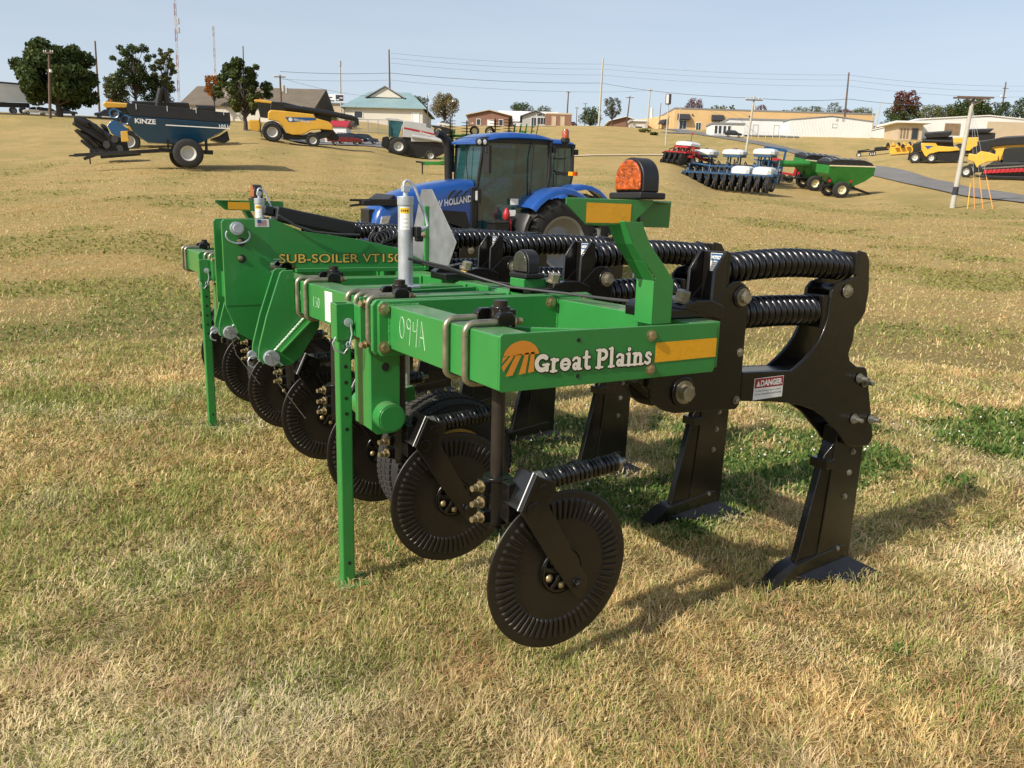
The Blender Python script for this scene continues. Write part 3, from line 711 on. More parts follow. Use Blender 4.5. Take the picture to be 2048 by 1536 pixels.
m = MB(); m.cyl((1.262, 1.955, .6685), (1.66, 1.955, .692), .010, n=12); m.cyl((1.288, 1.955, .6702), (1.322, 1.955, .6722), .034, n=20); m.cyl((1.618, 1.955, .689), (1.632, 1.955, .690), .028, n=18)
m.build('spring_rod', 'steel', coul)
# fluted disc
def disc_mesh():
    nr = 60; pat = (0., 0., 0., .9, 1., 1., .9, 0.); sub_ = len(pat); n = nr*sub_
    rad = [.0, .05, .10, .15, .172, .1765, .181, .195, .21, .225, .234, .239, .2435, .252, .266, DR]
    vs = [(DX, DY, DZ)]; fs = []
    for r in rad[1:]:
        ring = 1. if .180 <= r <= .235 else (.55 if .176 <= r <= .2395 else 0.)
        for k in range(n):
            a = 2*math.pi*k/n; vs.append((DX+r*math.cos(a), DY-.0062*ring*pat[k % sub_]+(.002 if r >= DR else 0), DZ+r*math.sin(a)))
    for k in range(n): fs.append((0, 1+k, 1+(k+1) % n))
    for i in range(len(rad)-2):
        o = 1+i*n
        for k in range(n):
            k2 = (k+1) % n; fs.append((o+k, o+n+k, o+n+k2, o+k2))
    mb = MB(); mb.add(vs, fs); return mb
dk = disc_mesh().build('fluted_disc', 'disc', coul, smooth=24, solid=.004)
m = MB(); m.lathe([(.070, .012), (.078, .004), (.078, .0), ], (DX, DY-.014, DZ), (0, 1, 0), 36); m.lathe([(.062, .004), (.066, -.004), (.074, -.004), (.078, .002)], (DX, DY-.010, DZ), (0, 1, 0), 36)
for k in range(5):
    a = R(72*k+20); m.bar((DX+.016*math.cos(a), DY-.016, DZ+.016*math.sin(a)), (DX+.066*math.cos(a), DY-.010, DZ+.066*math.sin(a)), .013, .010, up=(0,1,0))
m.cyl((DX, DY-.012, DZ), (DX, DY+.04, DZ), .026, n=20); m.hexb((1.448, 1.902, .318), (0, -1, 0), .017, .016); m.cyl((1.448, 1.899, .318), (1.448, 1.96, .318), .024, n=18)
m.build('disc_hub', 'black', coul, .0015)
for k in range(5):
    m = MB()
    a = R(72*k+56); m.lathe([(.0135, 0), (.013, .004), (.008, .008), (.0005, .0095)], (DX+.05*math.cos(a), DY-.010, DZ+.05*math.sin(a)), (0, -1, 0), 14)
    m.build('hub_bolt', 'brass', coul, smooth=60)
m = MB(); m.add([(1.2165, 1.900, .612), (1.2695, 1.900, .7205), (1.2735, 1.900, .7205), (1.2205, 1.900, .612)], [(0,1,2,3)])
m.bar((1.214, 1.912, .607), (1.268, 1.912, .7205), .004, .0025, up=(1,0,-.5)); m.build('weld_bead', 'label', coul)
for k in range(1, 7):
    c = copy_lite(coul, SUB, None if k < 5 else ()); c.location = (OFF[0], OFF[1]+.762*k, 0)

# --- parking stands
def stand(y):
    m = MB(); x = 1.012
    m.box(x-.026, x+.026, y-.026, y+.026, .0, 1.06)
    st = part(m, 'parking_stand', 'green', .007, seg=3)
    m = MB()
    for a, b in ((-.034, -.0268), (.0268, .034)):
        m.box(x-.034, x+.034, y+a, y+b, 1.005, 1.145); m.box(x+a, x+b, y-.0268, y+.0268, 1.005, 1.145)
    m.box(x+.0345, FX0-.001, y-.10, y-.09, .985, 1.175); m.box(x+.0345, FX0-.001, y-.0885, y+.09, 1.02, 1.14)
    m.build('socket', 'green', st, .003)
    for i in (0, 1, 2, 3, 4, 5, 14):
        m = MB(); m.cyl((x+.002, y-.0267, .965-.062*i), (x+.002, y-.025, .965-.062*i), .0075, n=16); m.build('adjusting_hole', 'blackb', st)
    m = MB(); m.cyl((x+.008, y-.048, 1.075), (x+.008, y+.048, 1.075), .009, n=12); m.lathe([(.0,0),(.017,.002),(.017,.008),(0,.01)], (x+.008, y-.044, 1.075), (0,-1,0), 18)
    m.tube([(x+.014, y-.050, 1.08), (x+.020, y-.052, 1.03), (x+.008, y-.050, .985), (x-.012, y-.046, .957), (x-.046, y-.042, .975), (x-.052, y-.040, 1.0), (x-.040, y-.042, 1.022)], .0035, 7)
    m.lathe([(.011, -.003), (.015, 0), (.011, .003), (.011, -.003)], (x+.006, y-.050, .99), (.5, -1, .2), 16)
    m.build('locking_pin', 'zinc', st, smooth=60)
    m = MB(); m.box(x-.05, x+.09, y-.06, y+.06, -.002, .008); m.build('foot_plate', 'green', st, .002)
    for yy in (y-.075, y+.10):
        m = MB(); r = .028; X0 = FX0-.0125; A = Z1+.0125; B = Z0-.0125
        pts = [(1.24, yy, A)]+[(X0+r-r*math.sin(t), yy, A-r+r*math.cos(t)) for t in [i*math.pi/12 for i in range(7)]]
        pts += [(X0+r-r*math.cos(t), yy, B+r-r*math.sin(t)) for t in [i*math.pi/12 for i in range(7)]]+[(1.22, yy, B)]
        m.tube(pts, .0105, 10); m.build('u_bolt', 'ubolt', st, smooth=60)
    hexes(st, 'nut', 'brass', [((x+.05, y-.101, z), (-1, -.4, .1), .012, .02) for z in (1.15, .996)])
stand(2.875); stand(mir(2.875)-.02)

# --- gauge wheels, their hangers and screw jacks
def gauge(sgn):
    f = (lambda y: y) if sgn > 0 else mir
    def yy(a, b): return (f(a), f(b))
    m = MB()
    m.prism([(1.085,1.009),(1.205,1.009),(1.205,.66),(1.18,.640),(1.11,.640),(1.085,.66)], *yy(2.775, 2.787), 'xz')
    m.prism([(1.085,1.009),(1.205,1.009),(1.205,.66),(1.18,.640),(1.11,.640),(1.085,.66)], *yy(2.935, 2.947), 'xz')
    m.box(1.085, 1.097, min(yy(2.788, 2.934)), max(yy(2.788, 2.934)), .66, 1.008)
    hg = part(m, 'wheel_hanger', 'green', .003)
    m = MB(); m.cyl((1.146, f(2.715), .715), (1.146, f(3.02), .715), .056, n=36); m.cyl((1.146, f(2.712), .715), (1.146, f(2.716), .715), .050, n=36)
    m.bar((1.16, f(2.93), .705), (1.54, f(2.93), .40), .02, .10); m.bar((1.16, f(2.98), .72), (1.36, f(2.99), .74), .03, .06)
    m.prism([(1.20,.72),(1.30,.66),(1.56,.42),(1.50,.36),(1.16,.64)], *yy(2.905, 2.918), 'xz')
    m.build('wheel_arm', 'green', hg, .004)
    m = MB(); m.cyl((1.145, f(2.7745), .905), (1.145, f(2.7735), .905), .016, n=18); m.build('hanger_hole', 'blackb', hg)
    cx, cz, rw = 1.545, .400, .300; y0, y1 = 2.945, 3.155; yc = (y0+y1)/2
    m = MB(); hw = .115
    prof = [(0.158, -hw*.72), (0.183, -hw*.95), (0.233, -hw*1.05), (0.270, -hw*.98), (0.289, -hw*.80), (0.298, -hw*.45), (0.300, 0), (0.298, hw*.45), (0.289, hw*.80), (0.270, hw*.98), (0.233, hw*1.05), (0.183, hw*.95), (0.158, hw*.72)]
    m.lathe(prof, (cx, f(yc), cz), (0, 1, 0), 64)
    for k in range(72):
        for j, (ya, yb, st_) in enumerate(((-.112, -.074, 0), (-.068, -.026, .5), (-.020, .020, 0), (.026, .068, .5), (.074, .112, 0))):
            a0 = 2*math.pi*(k+st_)/72; a1 = a0+2*math.pi*.68/72; r0 = .303 if j in (1, 2, 3) else .292; ri = r0-.016
            rr_ = []
            for a in (a0, a1):
                for ya_ in (ya, yb):
                    rr = r0-(.010 if abs(ya_) > .1 else 0)
                    sk = a+.02*(1 if j % 2 else -1)*(ya_-ya)/.04
                    rr_ += [(cx+rr*math.cos(sk), f(yc+ya_), cz+rr*math.sin(sk)), (cx+ri*math.cos(sk), f(yc+ya_), cz+ri*math.sin(sk))]
            m.add(rr_, [(0,2,6,4),(0,1,3,2),(4,6,7,5),(0,4,5,1),(2,3,7,6)])
    ty = part(m, 'gauge_wheel', 'rubber', 0, smooth=35)
    m = MB(); m.lathe([(.0, -.06), (.07, -.06), (.075, -.05), (.09, -.045), (.11, -.085), (.14, -.092), (.166, -.095)], (cx, f(yc), cz), (0, 1, 0), 40)
    m.lathe([(.0, .06), (.07, .06), (.12, .045), (.163, .092)], (cx, f(yc), cz), (0, 1, 0), 40)
    m.build('rim', 'rimyellow', ty)
    # jack
    jx, jy = 1.352, f(3.05)
    m = MB(); m.cyl((jx, jy, 1.185), (jx, jy, 1.520), .0310, n=32); m.cyl((jx, jy, 1.512), (jx, jy, 1.548), .0335, n=32); m.cyl((jx, jy, .68), (jx, jy, 1.2), .0155, n=18)
    m.lathe([(.031, 0), (.062, 0), (.062, .010), (.031, .010)], (jx, jy, 1.178), (0, 0, 1), 36)
    m.cyl((jx, jy, 1.548), (jx, jy, 1.585), .010, n=14)
    m.box(jx-.014, jx+.014, jy-.014, jy+.014, 1.566, 1.592)
    jk = part(m, 'screw_jack', 'zinc', .002)
    m = MB()
    m.tube([(jx-.006, jy, 1.575), (jx-.006, jy, 1.602), (jx+.004, jy, 1.612), (jx+.022, jy, 1.605), (jx+.042, jy-.004, 1.580), (jx+.080, jy-.02, 1.47), (jx+.088, jy-.024, 1.436), (jx+.086, jy-.026, 1.428), (jx+.076, jy-.03, 1.424)], .0062, 9)
    m.tube([(jx+.078, jy-.03, 1.424), (jx+.062, jy-.032, 1.418), (jx+.048, jy-.032, 1.412)], [.007, .011, .011], 12)
    m.build('crank', 'zinc', jk, smooth=60)
    m = MB(); m.box(jx+.026, jx+.05, jy-.05, jy-.012, 1.385, 1.428); m.box(jx+.030, jx+.062, jy-.045, jy-.02, 1.368, 1.392); m.build('crank_clip', 'blackb', jk, .005)
    # label wrapped on the barrel
    m = MB(); rj = .0316
    def lab(a0, a1, z0, z1, mi, r):
        n = 6; vs = []
        for i in range(n+1):
            a = R(a0+(a1-a0)*i/n); vs += [(jx+r*math.cos(a), jy+r*math.sin(a), z0), (jx+r*math.cos(a), jy+r*math.sin(a), z1)]
        m.add(vs, [(2*i, 2*i+2, 2*i+3, 2*i+1) for i in range(n)], mi)
    lab(-158, -82, 1.415, 1.505, 0, rj); lab(-155, -85, 1.480, 1.502, 1, rj+.0004)
    for i in range(3): lab(-150, -92, 1.425+.016*i, 1.4275+.016*i, 2, rj+.0004)
    for i in range(4): lab(-150+15*i, -140+15*i, 1.487, 1.495, 3, rj+.0008)
    m.build('jack_label', ['label', 'labelyellow', 'labelgrey', 'labeltext'], jk)
gauge(1); gauge(-1)

# --- three point hitch: lower clevises and tall centre mast
def clevis(yc, off):
    PL = [(1.078, 1.205), (1.030, 1.205), (1.015, 1.195), (.945, .995), (.905, .850), (.900, .800), (.915, .775), (.955, .757), (.992, .752), (1.050, .752), (1.120, .850), (1.175, .935), (1.20, 1.0)]
    PL = [(1.081, 1.01)]+[p for p in PL if p[0] < 1.081]+[(1.10, .79), (1.195, .93), (1.20, 1.006)]
    m = MB()
    for a in (-.066, .052):
        m.prism(PL, yc+a, yc+a+.016, 'xz')
    m.prism([(.945,.842),(1.00,.842),(1.00,.850),(.945,.850)], yc-.05, yc+.05, 'xz')
    cl = part(m, 'lower_hitch', 'green', .003)
    m = MB()
    m.bar((.995, yc-.082, .825), (1.150, yc-.082, .975), .062, .010, up=(-1, 0, 1)); m.build('gusset_plate', 'greenb', cl, .002)
    m = MB()
    for i in range(14):
        t = i/13; p = Vector((.975, yc-.086, .838)).lerp(Vector((1.118, yc-.086, .985)), t)
        m.tube([p+Vector((-.006, 0, -.004)), p+Vector((.006, -.001, .004))], .006, 6)
    m.build('weld_bead', 'chalk', cl, smooth=60)
    m = MB(); pz = .798; px_ = .955
    m.cyl((px_, yc-.098, pz), (px_, yc+.085, pz), .024, n=24); m.cyl((px_, yc-.100, pz), (px_, yc-.070, pz), .036, n=28); m.cyl((px_-.06, yc+.05, pz+.0), (px_-.06, yc+.03, pz), .02, n=18)
    m.tube([(px_-.02, yc-.102, pz+.02), (px_+.01, yc-.104, pz), (px_+.045, yc-.104, pz-.035)], .005, 7)
    m.tube([(px_-.05, yc-.03, pz-.01)]+[(px_-.07+.028*math.cos(t), yc-.04, pz-.02+.028*math.sin(t)) for t in [i*.6 for i in range(9)]], .004, 6)
    m.build('hitch_pin', 'zinc', cl, .0015, smooth=40)
    m = MB(); m.tube([(px_-.01, yc-.11, pz+.03), (px_+.02, yc-.12, pz-.12), (px_+.14, yc-.13, pz-.30)], .002, 5); m.build('tether', 'steel', cl)
clevis(3.785, 0); clevis(4.655, 0)
MP = [(.852,1.180),(.845,1.20),(.845,1.415),(.855,1.428),(1.095,1.434),(1.24,1.375),(1.55,1.335),(1.79,1.285),(1.93,1.222),(1.93,1.165),(1.79,1.172),(1.21,1.190),(1.165,1.23),(1.10,1.240),(1.06,1.225),(1.04,1.19),(1.082,1.17),(1.082,1.0),(.93,1.0)]
MP = [(.845,1.00),(.845,1.415),(.857,1.428),(1.095,1.434),(1.24,1.375),(1.55,1.335),(1.79,1.285),(1.93,1.222),(1.93,1.166),(1.225,1.166),(1.205,1.205),(1.16,1.238),(1.10,1.240),(1.075,1.22),(1.078,1.0)]
m = MB(); m.prism(MP, 4.115, 4.131, 'xz'); m.prism(MP, 4.309, 4.325, 'xz')
m.box(1.20, 1.93, 4.09, 4.114, 1.1635, 1.185); m.box(1.3, 1.31, 4.132, 4.308, 1.17, 1.33); m.box(.87, .88, 4.132, 4.308, 1.03, 1.16)
m.prism([(.845,1.0),(1.078,1.0),(1.078,.84),(1.0,.80),(.90,.86)], 4.117, 4.129, 'xz')
mast = part(m, 'hitch_mast', 'green', .003)
m = MB(); m.cyl((.915, 4.075, 1.385), (.915, 4.36, 1.385), .023, n=24); m.cyl((.915, 4.095, 1.385), (.915, 4.114, 1.385), .033, n=24)
m.tube([(.915+.058*math.cos(t), 4.088, 1.352+.040*math.sin(t)) for t in [R(150)+i*R(20) for i in range(13)]], .0045, 7); m.build('top_link_pin', 'zinc', mast, .0015)
for x, z, r in ((.935, 1.318, .022), (.935, 1.235, .021)):
    m = MB(); m.cyl((x, 4.1135, z), (x, 4.118, z), r, n=22); m.build('mast_hole', 'blackb', mast)
    m = MB(); m.lathe([(.013, 0), (.012, .004), (.0, .007)], (x-.008, 4.113, z+.003), (0, -1, 0), 14); m.build('mast_bolt', 'brass', mast)
m = MB(); text(m, 'SUB-SOILER VT1500', .066, (1.118, 4.115, 1.212), mi=0, bold=.0030, sx=1.0, fit=.722, lift=.001); m.build('model_lettering_edge', 'darkline', mast, smooth=0)
m = MB(); text(m, 'SUB-SOILER VT1500', .064, (1.120, 4.115, 1.213), mi=0, bold=.0004, sx=1.0, fit=.715, lift=.0018); m.build('model_lettering', 'gold', mast, smooth=0)
m = MB(); fx, fz = 1.006, 1.393
quad(m, (fx, 4.115, fz), .070, .040, mi=0, lift=.001)
for i in range(6): quad(m, (fx+.012, 4.115, fz+.009+.0044*i), .046, .0022, mi=1, lift=.0016)
quad(m, (fx+.012, 4.115, fz+.020), .019, .016, mi=2, lift=.0022); text(m, 'MADE IN USA', .008, (fx+.012, 4.115, fz+.0025), mi=3, fit=.046, lift=.0016)
m.build('flag_label', ['label', 'labelred', 'labelblue', 'labeltext'], mast, smooth=0)
# black hose cover along the mast top, hose loops
m = MB(); m.bar((1.13, 4.22, 1.460), (1.55, 4.22, 1.384), .11, .078); m.bar((1.075, 4.22, 1.477), (1.131, 4.22, 1.468), .05, .05); m.bar((1.55, 4.22, 1.388), (1.60, 4.22, 1.375), .05, .04)
part(m, 'hose_cover', 'blackb', .012, seg=3)
m = MB(); m.tube([(1.12, 4.10, 1.452), (1.20, 4.095, 1.405), (1.30, 4.09, 1.372), (1.42, 4.09, 1.362), (1.55, 4.10, 1.358)], .006, 8)
for k in range(5):
    c = Vector((1.66+.02*k, 4.12, 1.335+.008*k)); m.tube([c+Vector((.035*math.cos(t), .012*math.sin(t*.5), .032*math.sin(t))) for t in [i*.35 for i in range(19)]], .0035, 6)
part(m, 'hose', 'cable', smooth=60)
# slow vehicle sign seen from behind
m = MB(); m.prism([(4.19, 1.612), (4.055, 1.612), (3.755, 1.335), (3.85, 1.20), (4.30, 1.20), (4.36, 1.26)], 1.955, 1.958, 'yz'); sv = part(m, 'slow_vehicle_sign', 'zincplate', .0015)
m = MB(); m.box(1.93, 1.954, 4.085, 4.105, 1.166, 1.52); m.build('sign_post', 'green', sv, .002)
m = MB(); m.hexb((1.93, 4.095, 1.36), (-1, 0, 0), .012, .01); m.build('sign_bolt', 'brass', sv)
# writing chalked on the front tube, serial label
m = MB()
def stroke(pts): m.tube([(FX0-.0008, p[0], p[1]) for p in pts], .0010, 5)
def chalk(y, z, s_, glyphs):
    global m
    for gl in glyphs:
        m = MB()
        for st_ in gl: stroke([(y-p[0]*s_, z+p[1]*s_) for p in st_])
        y -= s_*.62
        part(m, 'chalk_mark', 'chalk', smooth=60)
o_ = [[(.3+.22*math.cos(t), .5+.42*math.sin(t)) for t in [R(90+i*24) for i in range(16)]]]
nine = [[(.32+.17*math.cos(t), .72+.2*math.sin(t)) for t in [R(20+i*30) for i in range(13)]]+[(.47, .5), (.43, .2), (.38, -.1)]]
four = [[(.12, .85), (.1, .52), (.3, .5), (.46, .62)], [(.5, 1.0), (.44, .5), (.36, -.08)]]
A_ = [[(.02, -.05), (.22, .95), (.5, -.08)], [(.12, .36), (.42, .34)]]
chalk(2.500, 1.056, .088, [o_, nine, four, A_])
three = [[(.1, .9), (.4, .9), (.2, .6), (.42, .4), (.3, .1), (.05, .1)]]
chalk(3.45, 1.062, .050, [[[(.2, .95), (.2, .1)]], three, o_]); chalk(3.68, 1.07, .05, [[[(.05,.9),(.4,.9),(.15,.05)]], [[(.3,.9),(.2,.05)]]])
m = MB(); quad(m, (FX0, 3.285, 1.022), .095, .128, (0,-1,0), mi=0, lift=.001)
for i in range(10):
    for j in range(3): quad(m, (FX0, 3.277-.029*j, 1.034+.0112*i), .020-.004*((i+j) % 3), .004, (0,-1,0), mi=1, lift=.0016)
part(m, 'serial_label', ['label', 'labelgrey', 'labelyellow'], smooth=0); m = MB()
quad(m, (FX0, 4.46, 1.035), .075, .100, (0,-1,0), mi=0, lift=.001); quad(m, (FX0, 4.455, 1.098), .065, .030, (0,-1,0), mi=2, lift=.0016); quad(m, (FX0, 4.455, 1.042), .065, .018, (0,-1,0), mi=2, lift=.0016)
for i in range(3): quad(m, (FX0, 4.45, 1.066+.009*i), .05, .003, (0,-1,0), mi=1, lift=.0016)
part(m, 'caution_label', ['label', 'labelgrey', 'labelyellow'], smooth=0); m = MB()
quad(m, (FX0, 5.36, 1.03), .11, .115, (0,-1,0), mi=0, lift=.001)
part(m, 'serial_label', ['label', 'labelgrey', 'labelyellow'], smooth=0)

# --- warning lamps on folded brackets
def dlamp(bx, by, bz, w_, h_, dp, parent, lens):
    r = w_/2
    def D(k, zb): return [(by+r*k*math.cos(R(a)), bz+(h_-r)+r*k*math.sin(R(a))) for a in range(0, 181, 10)]+[(by-r*k, bz+zb), (by+r*k, bz+zb)]
    m = MB(); m.prism(D(1., 0), bx, bx+dp, 'yz'); m.box(bx-.018, bx+dp+.02, by-r-.01, by+r+.01, bz-.020, bz-.0005)
    h = m.build('warning_lamp', 'blackb', parent, .005)
    m = MB(); m.prism(D(.90, .006), bx-.010, bx-.0005, 'yz'); m.build('lens', lens, h, .006)
    return h
def bracket(sgn):
    f = (lambda y: y) if sgn > 0 else mir
    m = MB()
    post = [(1.632,1.1705),(1.632,1.285),(1.590,1.350),(1.545,1.400),(1.515,1.466),(1.560,1.466),(1.600,1.405),(1.655,1.345),(1.715,1.300),(1.718,1.165)]
    m.prism([(1.640,1.166),(1.640,1.31),(1.590,1.362),(1.548,1.41),(1.510,1.475),(1.575,1.475),(1.610,1.41),(1.668,1.352),(1.715,1.300),(1.715,1.166)], f(1.836), f(1.842), 'xz')
    pts = [(1.634,1.166),(1.634,1.30),(1.585,1.360),(1.540,1.412),(1.504,1.475)]
    for a, b in zip(pts, pts[1:]):
        y0, y1 = sorted((f(1.836), f(1.918)))
        nx, nz = (b[1]-a[1]), -(b[0]-a[0]); L = math.hypot(nx, nz); nx, nz = nx/L*.006, nz/L*.006
        m.add([(a[0], y0, a[1]), (a[0], y1, a[1]), (b[0], y1, b[1]), (b[0], y0, b[1]), (a[0]+nx, y0, a[1]+nz), (a[0]+nx, y1, a[1]+nz), (b[0]+nx, y1, b[1]+nz), (b[0]+nx, y0, b[1]+nz)],
              [(3,2,1,0),(4,5,6,7),(0,1,5,4),(2,3,7,6),(1,2,6,5),(3,0,4,7)])
    m.prism([(1.312,1.535),(1.632,1.540),(1.632,1.530),(1.548,1.464),(1.384,1.464),(1.312,1.520)], f(1.858), f(1.862), 'xz')
    y0, y1 = sorted((f(1.8625), f(2.035))); m.prism([(1.312, f(1.8625)), (1.634, f(1.8625)), (1.806, f(1.972)), (1.47, f(1.972))], 1.5345, 1.5385, 'xy')
    m.prism([(1.47,1.540),(1.810,1.542),(1.806,1.457),(1.50,1.460)], f(1.9725), f(1.9765), 'xz')
    b = part(m, 'lamp_bracket', 'green', .0015)
    if sgn > 0:
        m = MB(); quad(m, (1.382, 1.858, 1.470), .165, .056, lift=.001); m.build('reflector_strip', 'yellowtape', b)
        dlamp(1.580, 1.912, 1.562, .130, .102, .062, b, 'amber')
        m = MB(); m.tube([(1.640, 1.935, 1.53), (1.662, 1.95, 1.44), (1.668, 1.955, 1.38), (1.650, 1.95, 1.30)], .006, 8); m.tube([(1.667, 1.953, 1.40), (1.664, 1.953, 1.34)], .011, 10); m.build('lamp_cable', 'cable', b)
    else:
        m = MB(); quad(m, (1.382, f(1.9765), 1.470), .165, .056, lift=.001); m.build('reflector_strip', 'yellowtape', b)
        dlamp(1.580, f(1.95), 1.562, .130, .102, .062, b, 'amber')
bracket(1); bracket(-1)
m = MB(); m.box(1.735, 1.93, 2.735, 2.845, 1.165, 1.230); lb = part(m, 'lamp_mount', 'green', .004)
dlamp(1.755, 2.790, 1.252, .115, .095, .055, lb, 'smoked')
m = MB()
m.tube([(1.35, 3.02, 1.30), (1.50, 3.0, 1.268), (1.62, 2.9, 1.225), (1.68, 2.75, 1.198), (1.78, 2.55, 1.192), (1.84, 2.3, 1.190), (1.82, 2.1, 1.200), (1.76, 1.98, 1.222), (1.68, 1.93, 1.245)], .0055, 8)
m.tube([(1.35, 3.04, 1.29), (1.52, 3.02, 1.255), (1.64, 2.9, 1.21), (1.74, 2.86, 1.20), (1.83, 2.86, 1.225)], .005, 8)
cb = part(m, 'light_cable', 'cable', smooth=60)
m = MB(); m.cyl((1.80, 2.06, 1.2075), (1.79, 2.03, 1.2125), .0066, n=10); m.cyl((1.56, 2.955, 1.2475), (1.575, 2.94, 1.2425), .0068, n=10); m.build('cable_tape', 'labelyellow', cb)
# ------------------------------------------------------------------ placing machines on the hillside
def pose(px, d, h, zoff=0., follow=1.0, off=(0, 0)):
    a = azim(px, d); d = d/math.cos(a-YAW); x = d*math.sin(a); y = d*math.cos(a); ang = -a+R(h)
    fx, fy = math.cos(ang), math.sin(ang); lx, ly = -fy, fx
    x += fx*off[0]+lx*off[1]; y += fy*off[0]+ly*off[1]
    z = float(terrain(x, y)); e = 2.0
    sf = float(terrain(x+fx*e, y+fy*e)-terrain(x-fx*e, y-fy*e))/(2*e)*follow
    slt = float(terrain(x+lx*e, y+ly*e)-terrain(x-lx*e, y-ly*e))/(2*e)*follow
    X = Vector((fx, fy, sf)).normalized(); Y = Vector((lx, ly, slt)); Z = X.cross(Y).normalized(); Y = Z.cross(X)
    Mx = Matrix.Identity(4)
    for i in range(3): Mx[i][0] = X[i]; Mx[i][1] = Y[i]; Mx[i][2] = Z[i]; Mx[i][3] = (x, y, z+zoff)[i]
    return Mx
def wheel(parent, x, y, r, w, rim, rimr=None, lugs=0, side=1, name='wheel', n=32):
    rimr = rimr or r*.56
    m = MB(); h = w/2
    m.lathe([(rimr, -h*.8), (rimr*1.05, -h*.92), (r*.86, -h), (r*.95, -h*.85), (r*.985, -h*.5), (r*.985, h*.5), (r*.95, h*.85), (r*.86, h), (rimr*1.05, h*.92), (rimr, h*.8)], (x, y, r), (0, 1, 0), n)
    for k in range(lugs):
        for s_ in (-1, 1):
            a0 = 2*math.pi*(k+(.5 if s_ > 0 else 0))/lugs; a1 = a0+.30*(18/lugs)
            p0 = Vector((x+r*.985*math.cos(a0), y+s_*h*.05, r+r*.985*math.sin(a0))); p1 = Vector((x+r*.975*math.cos(a1), y+s_*h*.93, r+r*.975*math.sin(a1)))
            p2 = Vector((x+r*.87*math.cos(a1+.02), y+s_*h*1.02, r+r*.87*math.sin(a1+.02)))
            rad = Vector((math.cos(a0), 0, math.sin(a0)))
            m.bar(p0, p1, r*.06, r*.075, up=rad); m.bar(p1, p2, r*.06, r*.07, up=(0, s_, 0))
    t = m.build(name, 'rubber', parent, smooth=35)
    m = MB()
    for s_ in (-1, 1):
        m.lathe([(.001, s_*h*.35), (rimr*.28, s_*h*.35), (rimr*.32, s_*h*.28), (rimr*.62, s_*h*.18), (rimr*.80, s_*h*.45), (rimr*.93, s_*h*.82), (rimr*1.03, s_*h*.88), (rimr*1.03, s_*h*.75)], (x, y, r), (0, 1, 0), n)
    m.cyl((x, y-h*.45, r), (x, y+h*.45, r), rimr*.16, n=12)
    m.build('rim', rim, t)
    return t
def loft(m, secs, mi=0, close=True):
    n = len(secs[0]); vs = [p for s_ in secs for p in s_]; fs = []
    for i in range(len(secs)-1):
        for k in range(n if close else n-1):
            k2 = (k+1) % n; fs.append((i*n+k, (i+1)*n+k, (i+1)*n+k2, i*n+k2))
    fs.append(tuple(range(n))); fs.append(tuple(reversed(range((len(secs)-1)*n, len(secs)*n))))
    m.add(vs, fs, mi)

